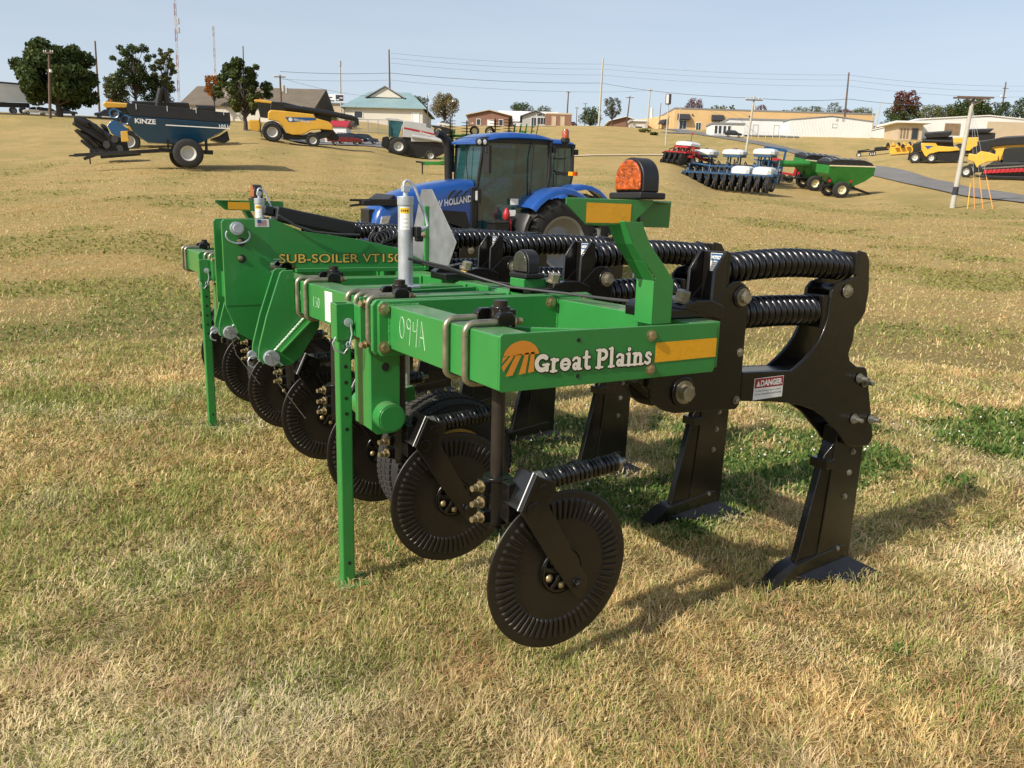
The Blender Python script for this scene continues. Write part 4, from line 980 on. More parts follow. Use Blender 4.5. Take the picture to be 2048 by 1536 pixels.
# ------------------------------------------------------------------ blue tractors
def make_tractor(label, mtx):
    t = thing('tractor', label, 'tractor', mtx=mtx, group=None)
    for s_ in (1, -1):
        wheel(t, 0, s_*.90, .875, .54, 'rimgrey', .53, 20, name='rear_wheel', n=40)
        wheel(t, 2.66, s_*.86, .62, .42, 'rimgrey', .36, 18, name='front_wheel', n=36)
    m = MB(); m.box(-.35, 3.3, -.28, .28, .55, 1.12); m.box(-.3, .3, -.6, .6, .65, 1.1); m.box(2.45, 2.85, -.7, .7, .5, .72); m.box(.3, 1.25, -.75, .75, .62, .95); m.box(3.3, 3.85, -.35, .35, .6, .95)
    m.box(.55, 1.2, .5, .82, .93, 1.0); m.box(1.66, 1.80, -.5, .5, 1.0, 1.95); m.bar((.75, .80, .62), (.75, .84, .35), .36, .03)
    m.build('chassis', 'blackb', t, .02)
    m = MB(); m.box(.80, 1.15, .60, .90, 1.0, 1.30); m.box(.78, 1.17, .59, .91, 1.27, 1.31); m.build('battery_box', 'blackb', t, .015)
    m = MB(); m.lathe([(.0, .25), (.03, .22), (.07, .14), (.075, .06), (.04, .0), (.0, 0)], (.80, .78, 1.33), (0, 0, 1), 12); m.cyl((.72, .82, 1.10), (.72, .82, 1.36), .02); m.build('fire_extinguisher', 'red', t)
    # hood
    st = [(1.33, 2.10, .46), (1.6, 2.09, .46), (2.0, 2.05, .455), (2.5, 1.98, .44), (3.0, 1.87, .425), (3.35, 1.76, .41), (3.6, 1.62, .39), (3.74, 1.46, .37), (3.80, 1.25, .36)]
    secs = []
    st = [(1.70+(x-1.33)*2.10/2.47, zt, w_) for x, zt, w_ in st]
    for x, zt, w_ in st:
        zb = 1.10 if x < 3.2 else .95
        zb = min(zb, zt-.2)
        half = [(w_, zb), (w_*1.03, zb+(zt-zb)*.45), (w_*1.0, zb+(zt-zb)*.72), (w_*.93, zt-.10), (w_*.78, zt-.03), (w_*.4, zt-.003)]
        secs.append([(x, y, z) for y, z in half]+[(x, -y, z) for y, z in reversed(half)])
    m = MB(); loft(m, secs); hood = m.build('hood', 'bluet', t, .0, smooth=50)
    m = MB(); m.box(3.45, 3.83, -.20, .20, .98, 1.52); m.prism([(3.40, 1.80), (3.62, 1.66), (3.66, 1.60), (3.36, 1.74)], -.42, .42, 'xz'); m.build('grille', 'blackb', hood, .03)
    m = MB(); m.prism([(1.8, 1.12), (2.2, 1.12), (2.5, 1.52), (1.9, 1.48)], .462, .472, 'xz'); m.build('side_grille', 'blackb', hood, .004)
    m = MB(); m.prism([(1.8, 1.12), (2.2, 1.12), (2.5, 1.52), (1.9, 1.48)], -.472, -.462, 'xz'); m.build('side_grille', 'blackb', hood, .004)
    for s_ in (1, -1):
        m = MB(); m.prism([(3.47, 1.42), (3.66, 1.40), (3.74, 1.05), (3.60, 1.05)], s_*.335, s_*.425, 'xz'); m.build('headlight', 'lamp', hood, .02)
    for i in range(3):
        m = MB(); m.tube([(2.32-.15*i, .462, 1.70), (2.28-.15*i, .464, 1.78), (2.20-.15*i, .452, 1.86), (2.13-.15*i, .44, 1.89)], [.012, .022, .02, .008], 6); m.build('air_slot', 'blackb', hood)
    m = MB(); text(m, 'NEW HOLLAND', .17, (2.72, .470, 1.545), (-1, 0, .14), (.14*0, 0, 1), bold=.005, fit=.95, lift=.004); m.build('lettering', 'white', hood, smooth=0)
    m = MB(); text(m, 'T6.', .15, (2.52, .462, 1.30), (-1, 0, .10), (0, 0, 1), bold=.004, lift=.006); m.build('model_number', 'white', hood, smooth=0)
    m = MB(); m.lathe([(.0, 0), (.06, 0), (.06, .004), (.0, .004)], (2.83, .458, 1.58), (0, 1, 0), 16); m.build('maker_badge', 'white', hood)
    # front bracket bar
    m = MB(); m.box(3.3, 4.12, .44, .50, 1.60, 1.72); m.box(3.95, 4.10, .50, .62, 1.62, 1.70); m.bar((4.12, .47, 1.70), (4.30, .47, 1.70), .05, .04); m.bar((4.12, .47, 1.62), (4.30, .47, 1.60), .05, .04); m.build('front_bracket', 'blackb', t, .01)
    # cab
    m = MB()
    for s_ in (1, -1):
        m.tube([(1.28, s_*.50, 1.10), (1.30, s_*.52, 1.9), (1.18, s_*.64, 2.84)], .045, 8)
        m.tube([(.05, s_*.80, 1.20), (-.02, s_*.82, 2.0), (-.10, s_*.76, 2.84)], .02, 8)
        m.tube([(-.52, s_*.74, 1.85), (-.60, s_*.76, 2.2), (-.62, s_*.70, 2.84)], .055, 8)
        m.tube([(1.28, s_*.52, 1.12), (.30, s_*.78, 1.08), (.05, s_*.80, 1.22)], .035, 8)
        m.prism([(.05, 1.2), (.08, 1.3), (-.25, 1.78), (-.55, 1.92), (-.55, 1.8), (-.2, 1.6)], s_*.74, s_*.80, 'xz')
    m.bar((1.2, -.62, 2.82), (1.2, .62, 2.82), .08, .08); m.box(.0, 1.3, -.52, .52, 1.0, 1.08); m.box(-.55, .05, -.74, .74, 1.55, 1.62); m.box(-.6, -.5, -.70, .70, 1.55, 1.9)
    m.box(-.72, 1.2, -.70, .70, 2.80, 2.90)
    cabf = m.build('cab_frame', 'blackb', t, .01)
    m = MB(); m.add([(1.29, -.5, 1.2), (1.30, .5, 1.2), (1.31, .51, 1.9), (1.20, .62, 2.80), (1.20, -.62, 2.80), (1.31, -.51, 1.9)], [(0,1,2,5), (5,2,3,4)]); m.build('windscreen', 'glass', cabf)
    for s_ in (1, -1):
        m = MB(); m.add([(1.27, s_*.53, 1.14), (.30, s_*.79, 1.12), (.10, s_*.81, 1.28), (-.22, s_*.80, 1.72), (-.52, s_*.77, 1.92), (-.60, s_*.70, 2.80), (1.16, s_*.645, 2.80), (1.29, s_*.54, 1.9)], [(0,1,2,3,4,5,6,7)]); m.build('door_glass', 'glass', cabf)
    m = MB(); m.add([(-.57, -.7, 1.9), (-.57, .7, 1.9), (-.63, .68, 2.8), (-.63, -.68, 2.8)], [(0,1,2,3)]); m.build('rear_glass', 'glass', cabf)
    m = MB(); m.box(.0, .5, -.25, .25, 1.45, 1.62); m.box(-.08, .06, -.25, .25, 1.6, 2.2); m.box(-.1, .0, -.14, .14, 2.2, 2.4); m.box(.1, .5, -.42, -.28, 1.5, 1.8); m.build('seat', 'blackb', t, .05)
    m = MB(); m.bar((1.1, 0, 1.2), (.85, 0, 1.75), .2, .16); m.lathe([(.17, 0), (.19, .02), (.21, 0), (.19, -.02), (.17, 0)], (.83, 0, 1.83), (-.5, 0, .86), 20); m.build('steering_console', 'blackb', t, .02)
    m = MB(); m.box(.15, .42, .30, .55, 1.55, 1.72); m.build('carton', 'label', t, .01)
    m = MB(); m.lathe([(.0, .1), (.12, .09), (.2, .02), (.22, -.06), (.0, -.08)], (.62, .36, 1.5), (0, .2, 1), 9); m.build('plastic_bag', 'tank', t, smooth=20)
    for x, z, w_ in ((.32, 1.62, .20), (.38, 1.40, .16)):
        m = MB(); quad(m, (x+w_, .795-.13*(x+w_-.3), z), w_, .12, (-1, .27, 0), (0, 0, 1), lift=.01); m.build('window_sticker', 'label', cabf, smooth=0)
    # roof
    m = MB(); secs = []
    for x, zt, w_, zb in ((-.72, 2.99, .64, 2.94), (-.64, 3.04, .74, 2.94), (-.3, 3.08, .79, 2.95), (.4, 3.09, .80, 2.95), (.85, 3.05, .78, 2.93), (1.15, 2.98, .74, 2.88), (1.34, 2.91, .68, 2.84), (1.40, 2.87, .64, 2.83)):
        secs.append([(x, y, z) for y, z in ((w_*.96, zb), (w_, zb+.03), (w_*.93, zt-.035), (w_*.6, zt), (-w_*.6, zt), (-w_*.93, zt-.035), (-w_, zb+.03), (-w_*.96, zb))])
    loft(m, secs); roof = m.build('roof', 'bluet', t, smooth=50)
    for s_ in (1, -1):
        m = MB(); m.box(1.18, 1.50, s_*.80-.045, s_*.80+.045, 2.80, 2.93); h_ = m.build('lamp_pod', 'blackb', roof, .03)
        for k in range(2):
            m = MB(); m.lathe([(.0, .01), (.045, .005), (.05, 0)], (1.30+.14*k, s_*.848, 2.865), (.3, s_, 0), 14); m.build('work_lamp', 'lamp', h_)
        m = MB(); m.box(-.80, -.68, s_*.70-.06, s_*.70+.06, 2.72, 2.85); m.build('rear_work_lamp', 'blackb', roof, .02)
        m = MB(); m.tube([(1.22, s_*.66, 2.72), (1.28, s_*.86, 2.70), (1.28, s_*.90, 2.6)], .018, 8); m.box(1.20, 1.27, min(s_*.74, s_*1.0), max(s_*.74, s_*1.0), 2.22, 2.74); m.build('wing_mirror', 'blackb', cabf, .03)
        m = MB(); m.tube([(1.30, s_*.53, 1.78), (1.34, s_*.66, 1.80)], .02, 8); m.box(1.28, 1.36, s_*.58, s_*.70, 1.66, 1.92); mm = m.build('marker_bracket', 'blackb', cabf, .02)
        m = MB(); m.box(1.362, 1.385, s_*.60, s_*.69, 1.70, 1.88); m.build('marker_lamp', 'lamp', mm, .01)
        # rear fender
        m = MB(); A = [(1.02*math.cos(R(a)), .875+1.06*math.sin(R(a)) if a < 150 else .875+1.06*math.sin(R(a))) for a in (22, 35, 50, 65, 80, 95, 110, 122, 134)]
        A = [(-x, z) for x, z in A]; A = [(-1.04*math.cos(R(a))*-1, .875+1.08*math.sin(R(a))) for a in (146, 132, 118, 104, 90, 76, 62, 50, 40)]
        secs = []
        for x, z in A:
            u = Vector((x, 0, z-.875)).normalized()
            prof = ((.58, -.02), (.60, .02), (.85, .03), (1.08, .02), (1.16, -.03), (1.17, -.10), (1.145, -.10), (1.13, -.05), (1.07, -.01), (.62, -.01))
            secs.append([(x+u.x*o_, s_*y, z+u.z*o_) for y, o_ in prof])
        loft(m, secs); fd = m.build('rear_fender', 'bluet', t, smooth=50)
        m = MB(); secs = []
        for a in (182, 170, 158, 147):
            x, z = 1.04*math.cos(R(a))*-1, .875+1.08*math.sin(R(a)); u = Vector((x, 0, z-.875)).normalized()
            secs.append([(x+u.x*o_, s_*y, z+u.z*o_) for y, o_ in ((.60, .0), (1.06, .02), (1.15, -.03), (1.16, -.1), (1.10, -.06), (.60, -.03))])
        loft(m, secs); m.build('fender_edge', 'blackb', fd, smooth=50)
        m = MB(); secs = []
        for a in (39, 28, 16):
            x, z = 1.04*math.cos(R(a))*-1, .875+1.08*math.sin(R(a)); u = Vector((x, 0, z-.875)).normalized()
            secs.append([(x+u.x*o_, s_*y, z+u.z*o_) for y, o_ in ((.60, .0), (1.06, .02), (1.15, -.03), (1.16, -.1), (1.10, -.06), (.60, -.03))])
        loft(m, secs); m.build('fender_edge', 'blackb', fd, smooth=50)
        m = MB(); A = [(2.66+.72*math.cos(R(a)), .62+.72*math.sin(R(a))) for a in (15, 35, 55, 75, 95, 115, 135, 155)]
        secs = [[(x, s_*y, z) for y in (.68, 1.08)]+[(x*.985+2.66*.015, s_*y, z-.025) for y in (1.08, .68)] for x, z in A]
        loft(m, secs); m.build('front_fender', 'blackb', t, smooth=50)
    # exhaust, beacon, hazard arm
    m = MB(); m.tube([(1.55, -.50, 1.7), (1.55, -.52, 2.70), (1.58, -.52, 2.84), (1.68, -.52, 2.93), (1.80, -.52, 2.97)], [.075, .085, .085, .08, .078], 14); m.build('exhaust_stack', 'blackb', t)
    m = MB(); m.tube([(-.60, .72, 2.30), (-.66, 1.0, 2.28)], .02, 8); m.tube([(-.60, .72, 2.55), (-.66, 1.02, 2.55)], .025, 8); m.tube([(-.66, 1.0, 2.2), (-.66, 1.0, 2.78)], .015, 8); m.lathe([(.03, 0), (.04, .05), (.09, .1), (.09, .17), (.07, .18)], (-.66, 1.0, 2.76), (0, 0, 1), 14)
    bs = m.build('beacon_stand', 'blackb', t)
    m = MB(); m.lathe([(.07, 0), (.075, .12), (.05, .17), (.0, .175)], (-.66, 1.0, 2.94), (0, 0, 1), 14); m.build('beacon_lamp', 'amber', bs)
    m = MB(); m.bar((-.64, .75, 2.25), (-.66, 1.18, 2.25), .05, .07); ha = m.build('hazard_arm', 'blackb', t, .005)
    m = MB(); m.bar((-.66, 1.18, 2.25), (-.66, 1.32, 2.25), .055, .075); m.build('amber_marker', 'yellowtape', ha)
    m = MB(); m.bar((-.66, 1.3205, 2.25), (-.66, 1.42, 2.25), .055, .075); m.build('red_marker', 'redlens', ha)
    m = MB(); m.tube([(1.30, .05, 2.72), (1.335, .1, 2.3), (1.335, .2, 2.0)], .012, 6); m.build('wiper', 'blackb', cabf)
    for ch in t.children:
        b = ch.name.split('.')[0]
        if b in ('cab_frame', 'roof'): ch.scale = (.84, .85, 1); ch.location.x = .56; ch.location.z = -.07 if b == 'roof' else 0; continue
        if b in ('cab_frame', 'seat', 'steering_console', 'carton', 'plastic_bag', 'roof', 'battery_box', 'fire_extinguisher'): ch.location.x = .36
        if b in ('exhaust_stack',): ch.location.x = .22
        if b in ('beacon_stand', 'hazard_arm'): ch.location.x = .52; ch.location.y = -.12
        if b in ('roof',): ch.location.z = -.07
    return t
TR1 = make_tractor('blue tractor with tinted cab and black exhaust, parked behind the sub-soiler', pose(1110, 16.6, 216, off=(0, -.90)))
TR2 = copy_tree(TR1); TR2.matrix_world = pose(1150, 20.0, 214, off=(0, -.90)); 
for ch in list(TR2.children):
    if ch.name.split('.')[0] in ('beacon_stand', 'hazard_arm', 'fire_extinguisher', 'battery_box'):
        for g_ in list(ch.children_recursive)+[ch]: bpy.data.objects.remove(g_)
TR2['label'] = 'second blue tractor, mostly hidden behind the nearer blue tractor cab'

# ------------------------------------------------------------------ side profile tools for the far machines
class Prof:
    """local side view taken from the photograph: picture units -> metres, x forward"""
    def __init__(s, ox, oy, k, sgn=-1, tilt=0.): s.ox, s.oy, s.k, s.sgn, s.tilt = ox, oy, k, sgn, tilt
    def __call__(s, x, y): return ((x-s.ox)*s.k*s.sgn, (s.oy+(x-s.ox)*s.tilt-y)*s.k)
    def poly(s, L): return [s(*p) for p in L]
def ppart(t, name, P, L, y0, y1, mat_, bevel=.06):
    m = MB(); m.prism(P.poly(L), y0, y1, 'xz'); return m.build(name, mat_, t, bevel, smooth=40)

# ------------------------------------------------------------------ grain carts
def grain_cart(label, px, d, h, col, P, tank, top, hw, wr, wheels, rim, tongue, auger=None, group=None, follow=1.0, zk=.87):
    t = thing('grain_cart', label, 'grain cart', mtx=pose(px, d, h, follow=follow), group=group); t.scale = (math.cos(azim(px, d)-YAW)*.97, .92, zk)
    m = MB()
    up_ = P.poly(tank)                       # side outline of the tank, lofted: narrow at the bottom
    zs = [z for _, z in up_]; zmin, zmax = min(zs), max(zs)
    def half(z): return hw*(.32+.68*min(1, max(0, (z-zmin)/((zmax-zmin)*.62))))
    n = len(up_)
    vs = [(x, half(z), z) for x, z in up_]+[(x, -half(z), z) for x, z in up_]
    area = sum(up_[i][0]*up_[(i+1) % n][1]-up_[(i+1) % n][0]*up_[i][1] for i in range(n))
    A = tuple(range(n)); B = tuple(range(2*n-1, n-1, -1))
    fs = [A[::-1] if area > 0 else A, B[::-1] if area > 0 else B]
    for i in range(n):
        j = (i+1) % n; f = (i, j, j+n, i+n); fs.append(f if area > 0 else f[::-1])
    m.add(vs, fs); tk = m.build('tank', col, t, .03)
    ppart(t, 'top_extension', P, top, -hw*1.01, hw*1.01, 'blackb', .05)
    for x, y, s_ in wheels: wheel(t, P(x, 0)[0], s_*y, wr, wr*.62, rim, wr*.50, 0, name='wheel')
    m = MB(); x0 = P(wheels[0][0], 0)[0]; m.box(x0-.15, x0+.15, -hw*.9, hw*.9, wr-.15, wr+.2); m.box(x0-1.6, x0+1.8, -.5, .5, wr+.1, wr+.35)
    for x, z in ((x0-1.2, 1.4), (x0+1.2, 1.4)): m.bar((x, -.8, z-.3), (x, -.8, z+.7), .12, .12); m.bar((x, .8, z-.3), (x, .8, z+.7), .12, .12)
    tx, tz = P(*tongue); m.bar((x0+1.6, -.5, wr+.2), (tx, -.05, tz), .16, .2); m.bar((x0+1.6, .5, wr+.2), (tx, .05, tz), .16, .2); m.bar((tx-.3, 0, tz), (tx+.3, 0, tz-.05), .14, .1)
    m.bar((tx-.9, .25, tz), (tx-.9, .25, .05), .08, .08)
    m.build('chassis', 'blackb', t, .01)
    return t, tk
P = Prof(1505, 1110, .0079, -1)
K, Ktank = grain_cart('blue grain cart with black top and white lettering, on the lawn at far left', 378, 50, 181, 'bluek', P,
  [(1085,708),(1850,718),(1850,730),(1770,792),(1570,908),(1200,905),(1100,832),(1060,760)], [(1070,604),(1850,630),(1852,717),(1085,707),(1060,640)], 1.72, .96, [(1505, 1.75, 1), (1475, 1.75, -1)], 'rimwhite', (640, 1035), follow=.1)
m = MB(); yk = 1.76
p = P(1118, 762); text(m, 'KINZE', .42, (p[0], yk, p[1]), (-1, 0, 0), (0, 0, 1), bold=.012, fit=1.22, lift=.01)
m.build('lettering', 'white', Ktank, smooth=0)
m = MB(); p = P(1758, 762); text(m, '1051', .34, (p[0], yk, p[1]), (-1, 0, 0), (0, 0, 1), bold=.006, fit=.56, lift=.01); m.build('number', 'white', Ktank, smooth=0)
m = MB(); p = P(1345, 768); quad(m, (p[0], yk, p[1]), 3.95, .065, (-1, 0, 0), (0, 0, 1), lift=.008); m.build('stripe', 'label', Ktank, smooth=0)
for x, z in ((968, 690), (1046, 735)):
    p = P(x, z); m = MB(); m.lathe([(.31, -.5), (.33, 0), (.30, .02), (.24, 0), (.24, -.5)], (p[0], 1.2, p[1]), (.35, 1, .1), 24); m.lathe([(.235, -.1), (.05, -.12), (.0, -.1)], (p[0], 1.2, p[1]), (.35, 1, .1), 12, mi=1)
    m.build('auger_tube', ['bluek', 'blackb'], K, smooth=40)
m = MB(); m.prism(P.poly([(910,790),(940,748),(985,745),(1060,810),(1000,880),(935,850)]), .3, 1.2, 'xz'); m.build('chute', 'bluek', K, .04)
m = MB(); m.prism(P.poly([(1005,830),(1055,825),(1062,910),(1005,915)]), .9, 1.3, 'xz'); m.build('gearbox_guard', 'yellow', K, .03)
for x in (1135, 1365, 1585, 1800):
    p = P(x, 612); m = MB(); m.box(p[0]-.02, p[0]+.02, 1.745, 1.77, p[1]-.32, p[1]+.03); m.build('tarp_strap', 'tank', K)
m = MB(); m.prism(P.poly([(1830,770),(1845,850),(1800,880),(1690,850),(1760,820)]), -.8, .8, 'xz'); m.build('rear_step', 'blackb', K, .02)
# folded corn header standing behind the cart tongue
t = thing('corn_header', 'folded black corn header with pointed snouts, left of the blue grain cart', 'corn header', mtx=pose(208, 54, 180, follow=0, zoff=.2)); t.scale.x = .9
PH = Prof(800, 1010, .0083, -1)
m = MB(); 
for L, y0, y1 in (([(600,705),(680,705),(890,830),(960,880),(960,930),(900,910),(820,900),(700,830),(600,770)], .0, .9), ([(590,800),(660,800),(860,930),(900,990),(780,980),(700,910)], -.6, .3), ([(860,840),(1000,880),(1010,960),(840,960)], .2, 1.2)):
    m.prism(PH.poly(L), y0, y1, 'xz')
for a_, b_ in (((650,1020),(1000,880)), ((700,960),(1010,930)), ((780,1000),(1100,960)), ((640,880),(760,975)), ((760,760),(930,930))): 
    p, q = PH(*a_), PH(*b_); m.bar((p[0], 1.0, p[1]), (q[0], 1.1, q[1]), .16, .2)
m.build('header_frame', 'blackb', t, .04)
for i, (zx, zy, dx, dy) in enumerate(((585,760,95,10), (600,720,110,45), (650,710,120,70), (700,740,110,70), (610,800,90,70), (660,835,110,80), (720,850,100,70), (780,790,95,65), (800,760,60,30), (760,930,95,50), (850,850,90,40))):
    p, q = PH(zx, zy), PH(zx+dx, zy+dy); yy = 1.05 if i % 2 else .5
    m = MB(); secs = []
    for s_, w_ in ((0, .06), (.25, .20), (.7, .30), (1., .26)):
        c = Vector((p[0]+(q[0]-p[0])*s_, yy, p[1]+(q[1]-p[1])*s_)); secs.append([tuple(c+Vector((w_*.35*e, w_*b_, w_*e))) for b_, e in ((0, 1), (1, .2), (.7, -.7), (-.7, -.7), (-1, .2))])
    loft(m, secs); m.build('snout', 'blackb', t, smooth=40)
for zx, zy in ((840, 905), (905, 860), (940, 930)):
    p = PH(zx, zy); m = MB(); m.lathe([(.0, -.15), (.24, -.15), (.26, 0), (.24, .15), (.0, .15)], (p[0], 1.2, p[1]), (.3, 1, 0), 14); m.build('roller', 'rubber', t)
for A_, B_ in (((540,755),(550,835)), ((660,885),(675,950))):
    p, q = PH(*A_), PH(*B_); m = MB(); m.bar((p[0], .8, p[1]), (q[0], .8, q[1]), .05, .05); m.build('marker_stick', 'rimcream', t)

# ------------------------------------------------------------------ combines
def combine(label, px, d, h, spec, P, follow=1.0, zoff=0., name='combine_harvester'):
    t = thing(name, label, 'combine harvester', mtx=pose(px, d, h, follow=follow, zoff=zoff)); t.scale = (math.cos(azim(px, d)-YAW)*.97, .95, .88 if px < 1000 else .93)
    body = None
    for nm, mt, L, y0, y1, bv in spec['solids']:
        o = ppart(t, nm, P, L, y0, y1, mt, bv)
        if body is None: body = o
    for nm, mt, pts, r, y in spec.get('tubes', []):
        m = MB(); m.tube([(P(a, b)[0], y, P(a, b)[1]) for a, b in pts], r, 14); m.build(nm, mt, t, smooth=40)
    for nm, x, y, r, w_, rim, lug in spec['wheels']:
        for s_ in (1, -1): wheel(t, P(x, 0)[0], s_*y, r, w_, rim, r*.52, lug, name=nm)
    for L, y, mt in spec.get('decals', []):
        m = MB(); pl = P.poly(L)
        m.add([(x, y, z) for x, z in pl], [tuple(range(len(pl)))]); m.build('decal_stripe', mt, body, smooth=0)
    return t, body
P = Prof(530, 724, .0121, -1, .085)
spec = dict(
 solids=[('body_panel', 'yellow', [(490,485),(512,468),(640,470),(840,480),(862,512),(960,532),(998,560),(1002,604),(900,602),(830,612),(790,640),(755,657),(690,662),(645,650),(612,598),(575,562),(490,546)], -1.55, 1.55, .10),
  ('lower_body', 'blackb', [(600,600),(640,660),(760,670),(1000,605),(1010,625),(960,668),(880,690),(620,705)], -1.35, 1.35, .05),
  ('grain_tank', 'blackb', [(512,402),(610,402),(760,430),(990,452),(990,470),(850,480),(505,470)], -1.35, 1.35, .05),
  ('cab_roof', 'yellow', [(378,397),(430,392),(515,400),(515,420),(440,415),(382,412)], -1.0, 1.0, .06),
  ('cab', 'glassdark', [(405,416),(505,420),(500,540),(430,535)], -.95, .95, .03),
  ('feeder_house', 'yellow', [(345,565),(420,560),(450,590),(425,652),(350,640)], -.6, 1.0, .06),
  ('rear_hood', 'blackb', [(900,600),(1005,600),(1060,660),(1050,690),(990,690),(950,670)], -1.0, 1.0, .05),
  ('engine_deck', 'blackb', [(850,480),(985,470),(985,540),(862,512)], -1.0, 1.0, .05)],
 tubes=[('unloading_auger', 'blackb', [(610,440),(760,445),(960,465),(1150,492)], .27, 1.35), ('auger_spout', 'blackb', [(1140,488),(1185,505),(1190,550)], .26, 1.35), ('beacon', 'amber', [(425,380),(425,394)], .08, .4), ('ladder_rail', 'blackb', [(428,535),(440,650),(455,692)], .05, 1.5)],
 wheels=[('front_wheel', 530, 1.50, .95, .72, 'rimwhite', 18), ('rear_wheel', 850, 1.35, .66, .5, 'rimwhite', 14)],
 decals=[([(622,518),(858,508),(862,528),(760,540),(680,556),(650,556)], 1.56, 'labelblue')])
cmb, body = combine('large yellow combine with black unloading tube, beside the red car', 545, 76, 180, spec, P)
m = MB(); p = P(690, 541); text(m, 'NEW HOLLAND', .28, (p[0], 1.575, p[1]), (-1, 0, -.02), (0, 0, 1), fit=1.55, bold=.006); m.build('lettering', 'white', body, smooth=0)
m = MB(); p = P(664, 535); m.lathe([(.0, 0), (.19, 0), (.19, .01), (.0, .01)], (p[0], 1.57, p[1]), (0, 1, 0), 20); m.build('maker_badge', 'white', body)
# combine behind the blue cart (cab and black tank show above it)
P2 = Prof(1030, 900, .0108, -1)
spec2 = dict(solids=[('body_panel', 'yellow', [(1000,640),(1700,640),(1750,720),(1650,800),(1100,800)], -1.5, 1.5, .1),
  ('grain_tank', 'blackb', [(1105,500),(1540,520),(1550,600),(1110,610)], -1.35, 1.35, .04), ('cab_roof', 'yellow', [(882,520),(905,502),(1110,522),(1112,548),(900,548)], -1.0, 1.0, .07),
  ('cab', 'glassdark', [(905,550),(1000,550),(1105,550),(1105,650),(945,650)], -.95, .95, .03), ('feeder_house', 'yellow', [(930,660),(1010,650),(1010,740),(930,760)], -.6, .6, .05)],
  tubes=[('unloading_auger', 'blackb', [(1285,580),(1320,470),(1345,405)], .30, 1.2), ('auger_spout', 'blackb', [(1345,405),(1370,420),(1370,520)], .24, 1.2), ('exhaust_pipe', 'blackb', [(1600,568),(1750,575)], .32, .3), ('grab_rail', 'steel', [(1540,590),(1570,560),(1610,560)], .05, .8), ('beacon', 'amber', [(950,485),(950,505)], .09, .3)],
  wheels=[('front_wheel', 1030, 1.5, .98, .7, 'rimwhite', 0), ('rear_wheel', 1500, 1.3, .65, .5, 'rimwhite', 0)])
combine('yellow combine behind the blue grain cart, its cab roof and raised black spout showing above', 262, 66, 180, spec2, P2, zoff=-.3)
# silver combine
P = Prof(1570, 835, .0142, -1, .165)
spec = dict(
 solids=[('body_panel', 'silver', [(1580,562),(1600,555),(1755,572),(1760,600),(1900,640),(1948,668),(1955,712),(1860,716),(1660,724),(1655,690),(1590,690)], -1.5, 1.5, .06),
  ('lower_body', 'blackb', [(1500,700),(1655,690),(1660,726),(1960,715),(1960,790),(1880,840),(1700,850),(1640,835),(1500,815)], -1.3, 1.3, .05),
  ('cab', 'tealglass', [(1468,560),(1580,558),(1560,700),(1490,690)], -.95, .95, .04),
  ('cab_roof', 'silver', [(1445,540),(1530,542),(1585,555),(1585,566),(1450,556)], -1.0, 1.0, .04),
  ('feeder_house', 'blackb', [(1440,700),(1480,690),(1530,760),(1510,810),(1440,770)], -.7, .7, .05),
  ('rear_hood', 'blackb', [(1790,582),(1850,585),(1935,600),(1955,630),(1945,655),(1880,640)], -.8, .8, .05)],
 tubes=[('unloading_auger', 'silver', [(1660,680),(1760,690),(1960,718)], .20, 1.55), ('grab_rail', 'blackb', [(1490,700),(1480,600)], .05, 1.1)],
 wheels=[('front_wheel', 1570, 1.45, .98, .65, 'rimwhite', 18), ('rear_wheel', 1825, 1.25, .62, .45, 'rimwhite', 12)],
 decals=[([(1590,608),(1660,618),(1930,668),(1940,678),(1760,652),(1590,622)], 1.51, 'labelred')])
cmb, body = combine('silver combine with teal cab glass, left of the tractor', 794, 88, 182, spec, P)
m = MB(); p = P(1712, 644); text(m, 'GLEANER', .26, (p[0], 1.53, p[1]), (-1, 0, -.16), (0, 0, 1), fit=1.3, bold=.006); m.build('lettering', 'white', body, smooth=0)
# combines at right
P = Prof(960, 910, .0136, -1, .0)
specR = dict(
 solids=[('body_panel', 'yellow', [(1000,720),(1020,708),(1140,706),(1165,742),(1260,752),(1350,758),(1382,790),(1280,800),(1180,800),(1120,818),(1082,852),(1055,842),(1022,792)], -1.5, 1.5, .10),
  ('lower_body', 'blackb', [(1010,790),(1060,850),(1160,805),(1420,800),(1425,870),(1340,900),(1180,885),(1000,890)], -1.25, 1.25, .05),
  ('grain_tank', 'blackb', [(1022,618),(1180,610),(1286,606),(1280,640),(1250,660),(1060,664),(1030,645)], -1.5, 1.5, .08),
  ('engine_deck', 'blackb', [(1010,680),(1060,662),(1300,665),(1320,760),(1170,745),(1140,706),(1010,712)], -1.1, 1.1, .05),
  ('cab', 'glassdark', [(930,720),(1000,700),(1010,790),(930,800)], -.9, .9, .08),
  ('feeder_house', 'yellow', [(930,765),(1005,775),(1015,800),(920,800)], -.8, .8, .05)],
 tubes=[('unloading_auger', 'blackb', [(1010,690),(1100,695),(1300,705)], .22, 1.45), ('ladder_rail', 'blackb', [(905,790),(895,880)], .10, 1.3)],
 wheels=[('front_wheel', 960, 1.45, .78, .6, 'rimwhite', 16), ('rear_wheel', 1120, 1.3, .68, .5, 'rimwhite', 14)],
 decals=[([(1040,740),(1130,742),(1085,765),(1075,778),(1055,755)], 1.51, 'labelblue')])
combine('yellow combine with black boat shaped tank lid, left of the leaning utility pole', 1836, 108, 179, specR, P)
P3 = Prof(1400, 890, .0136, -1)
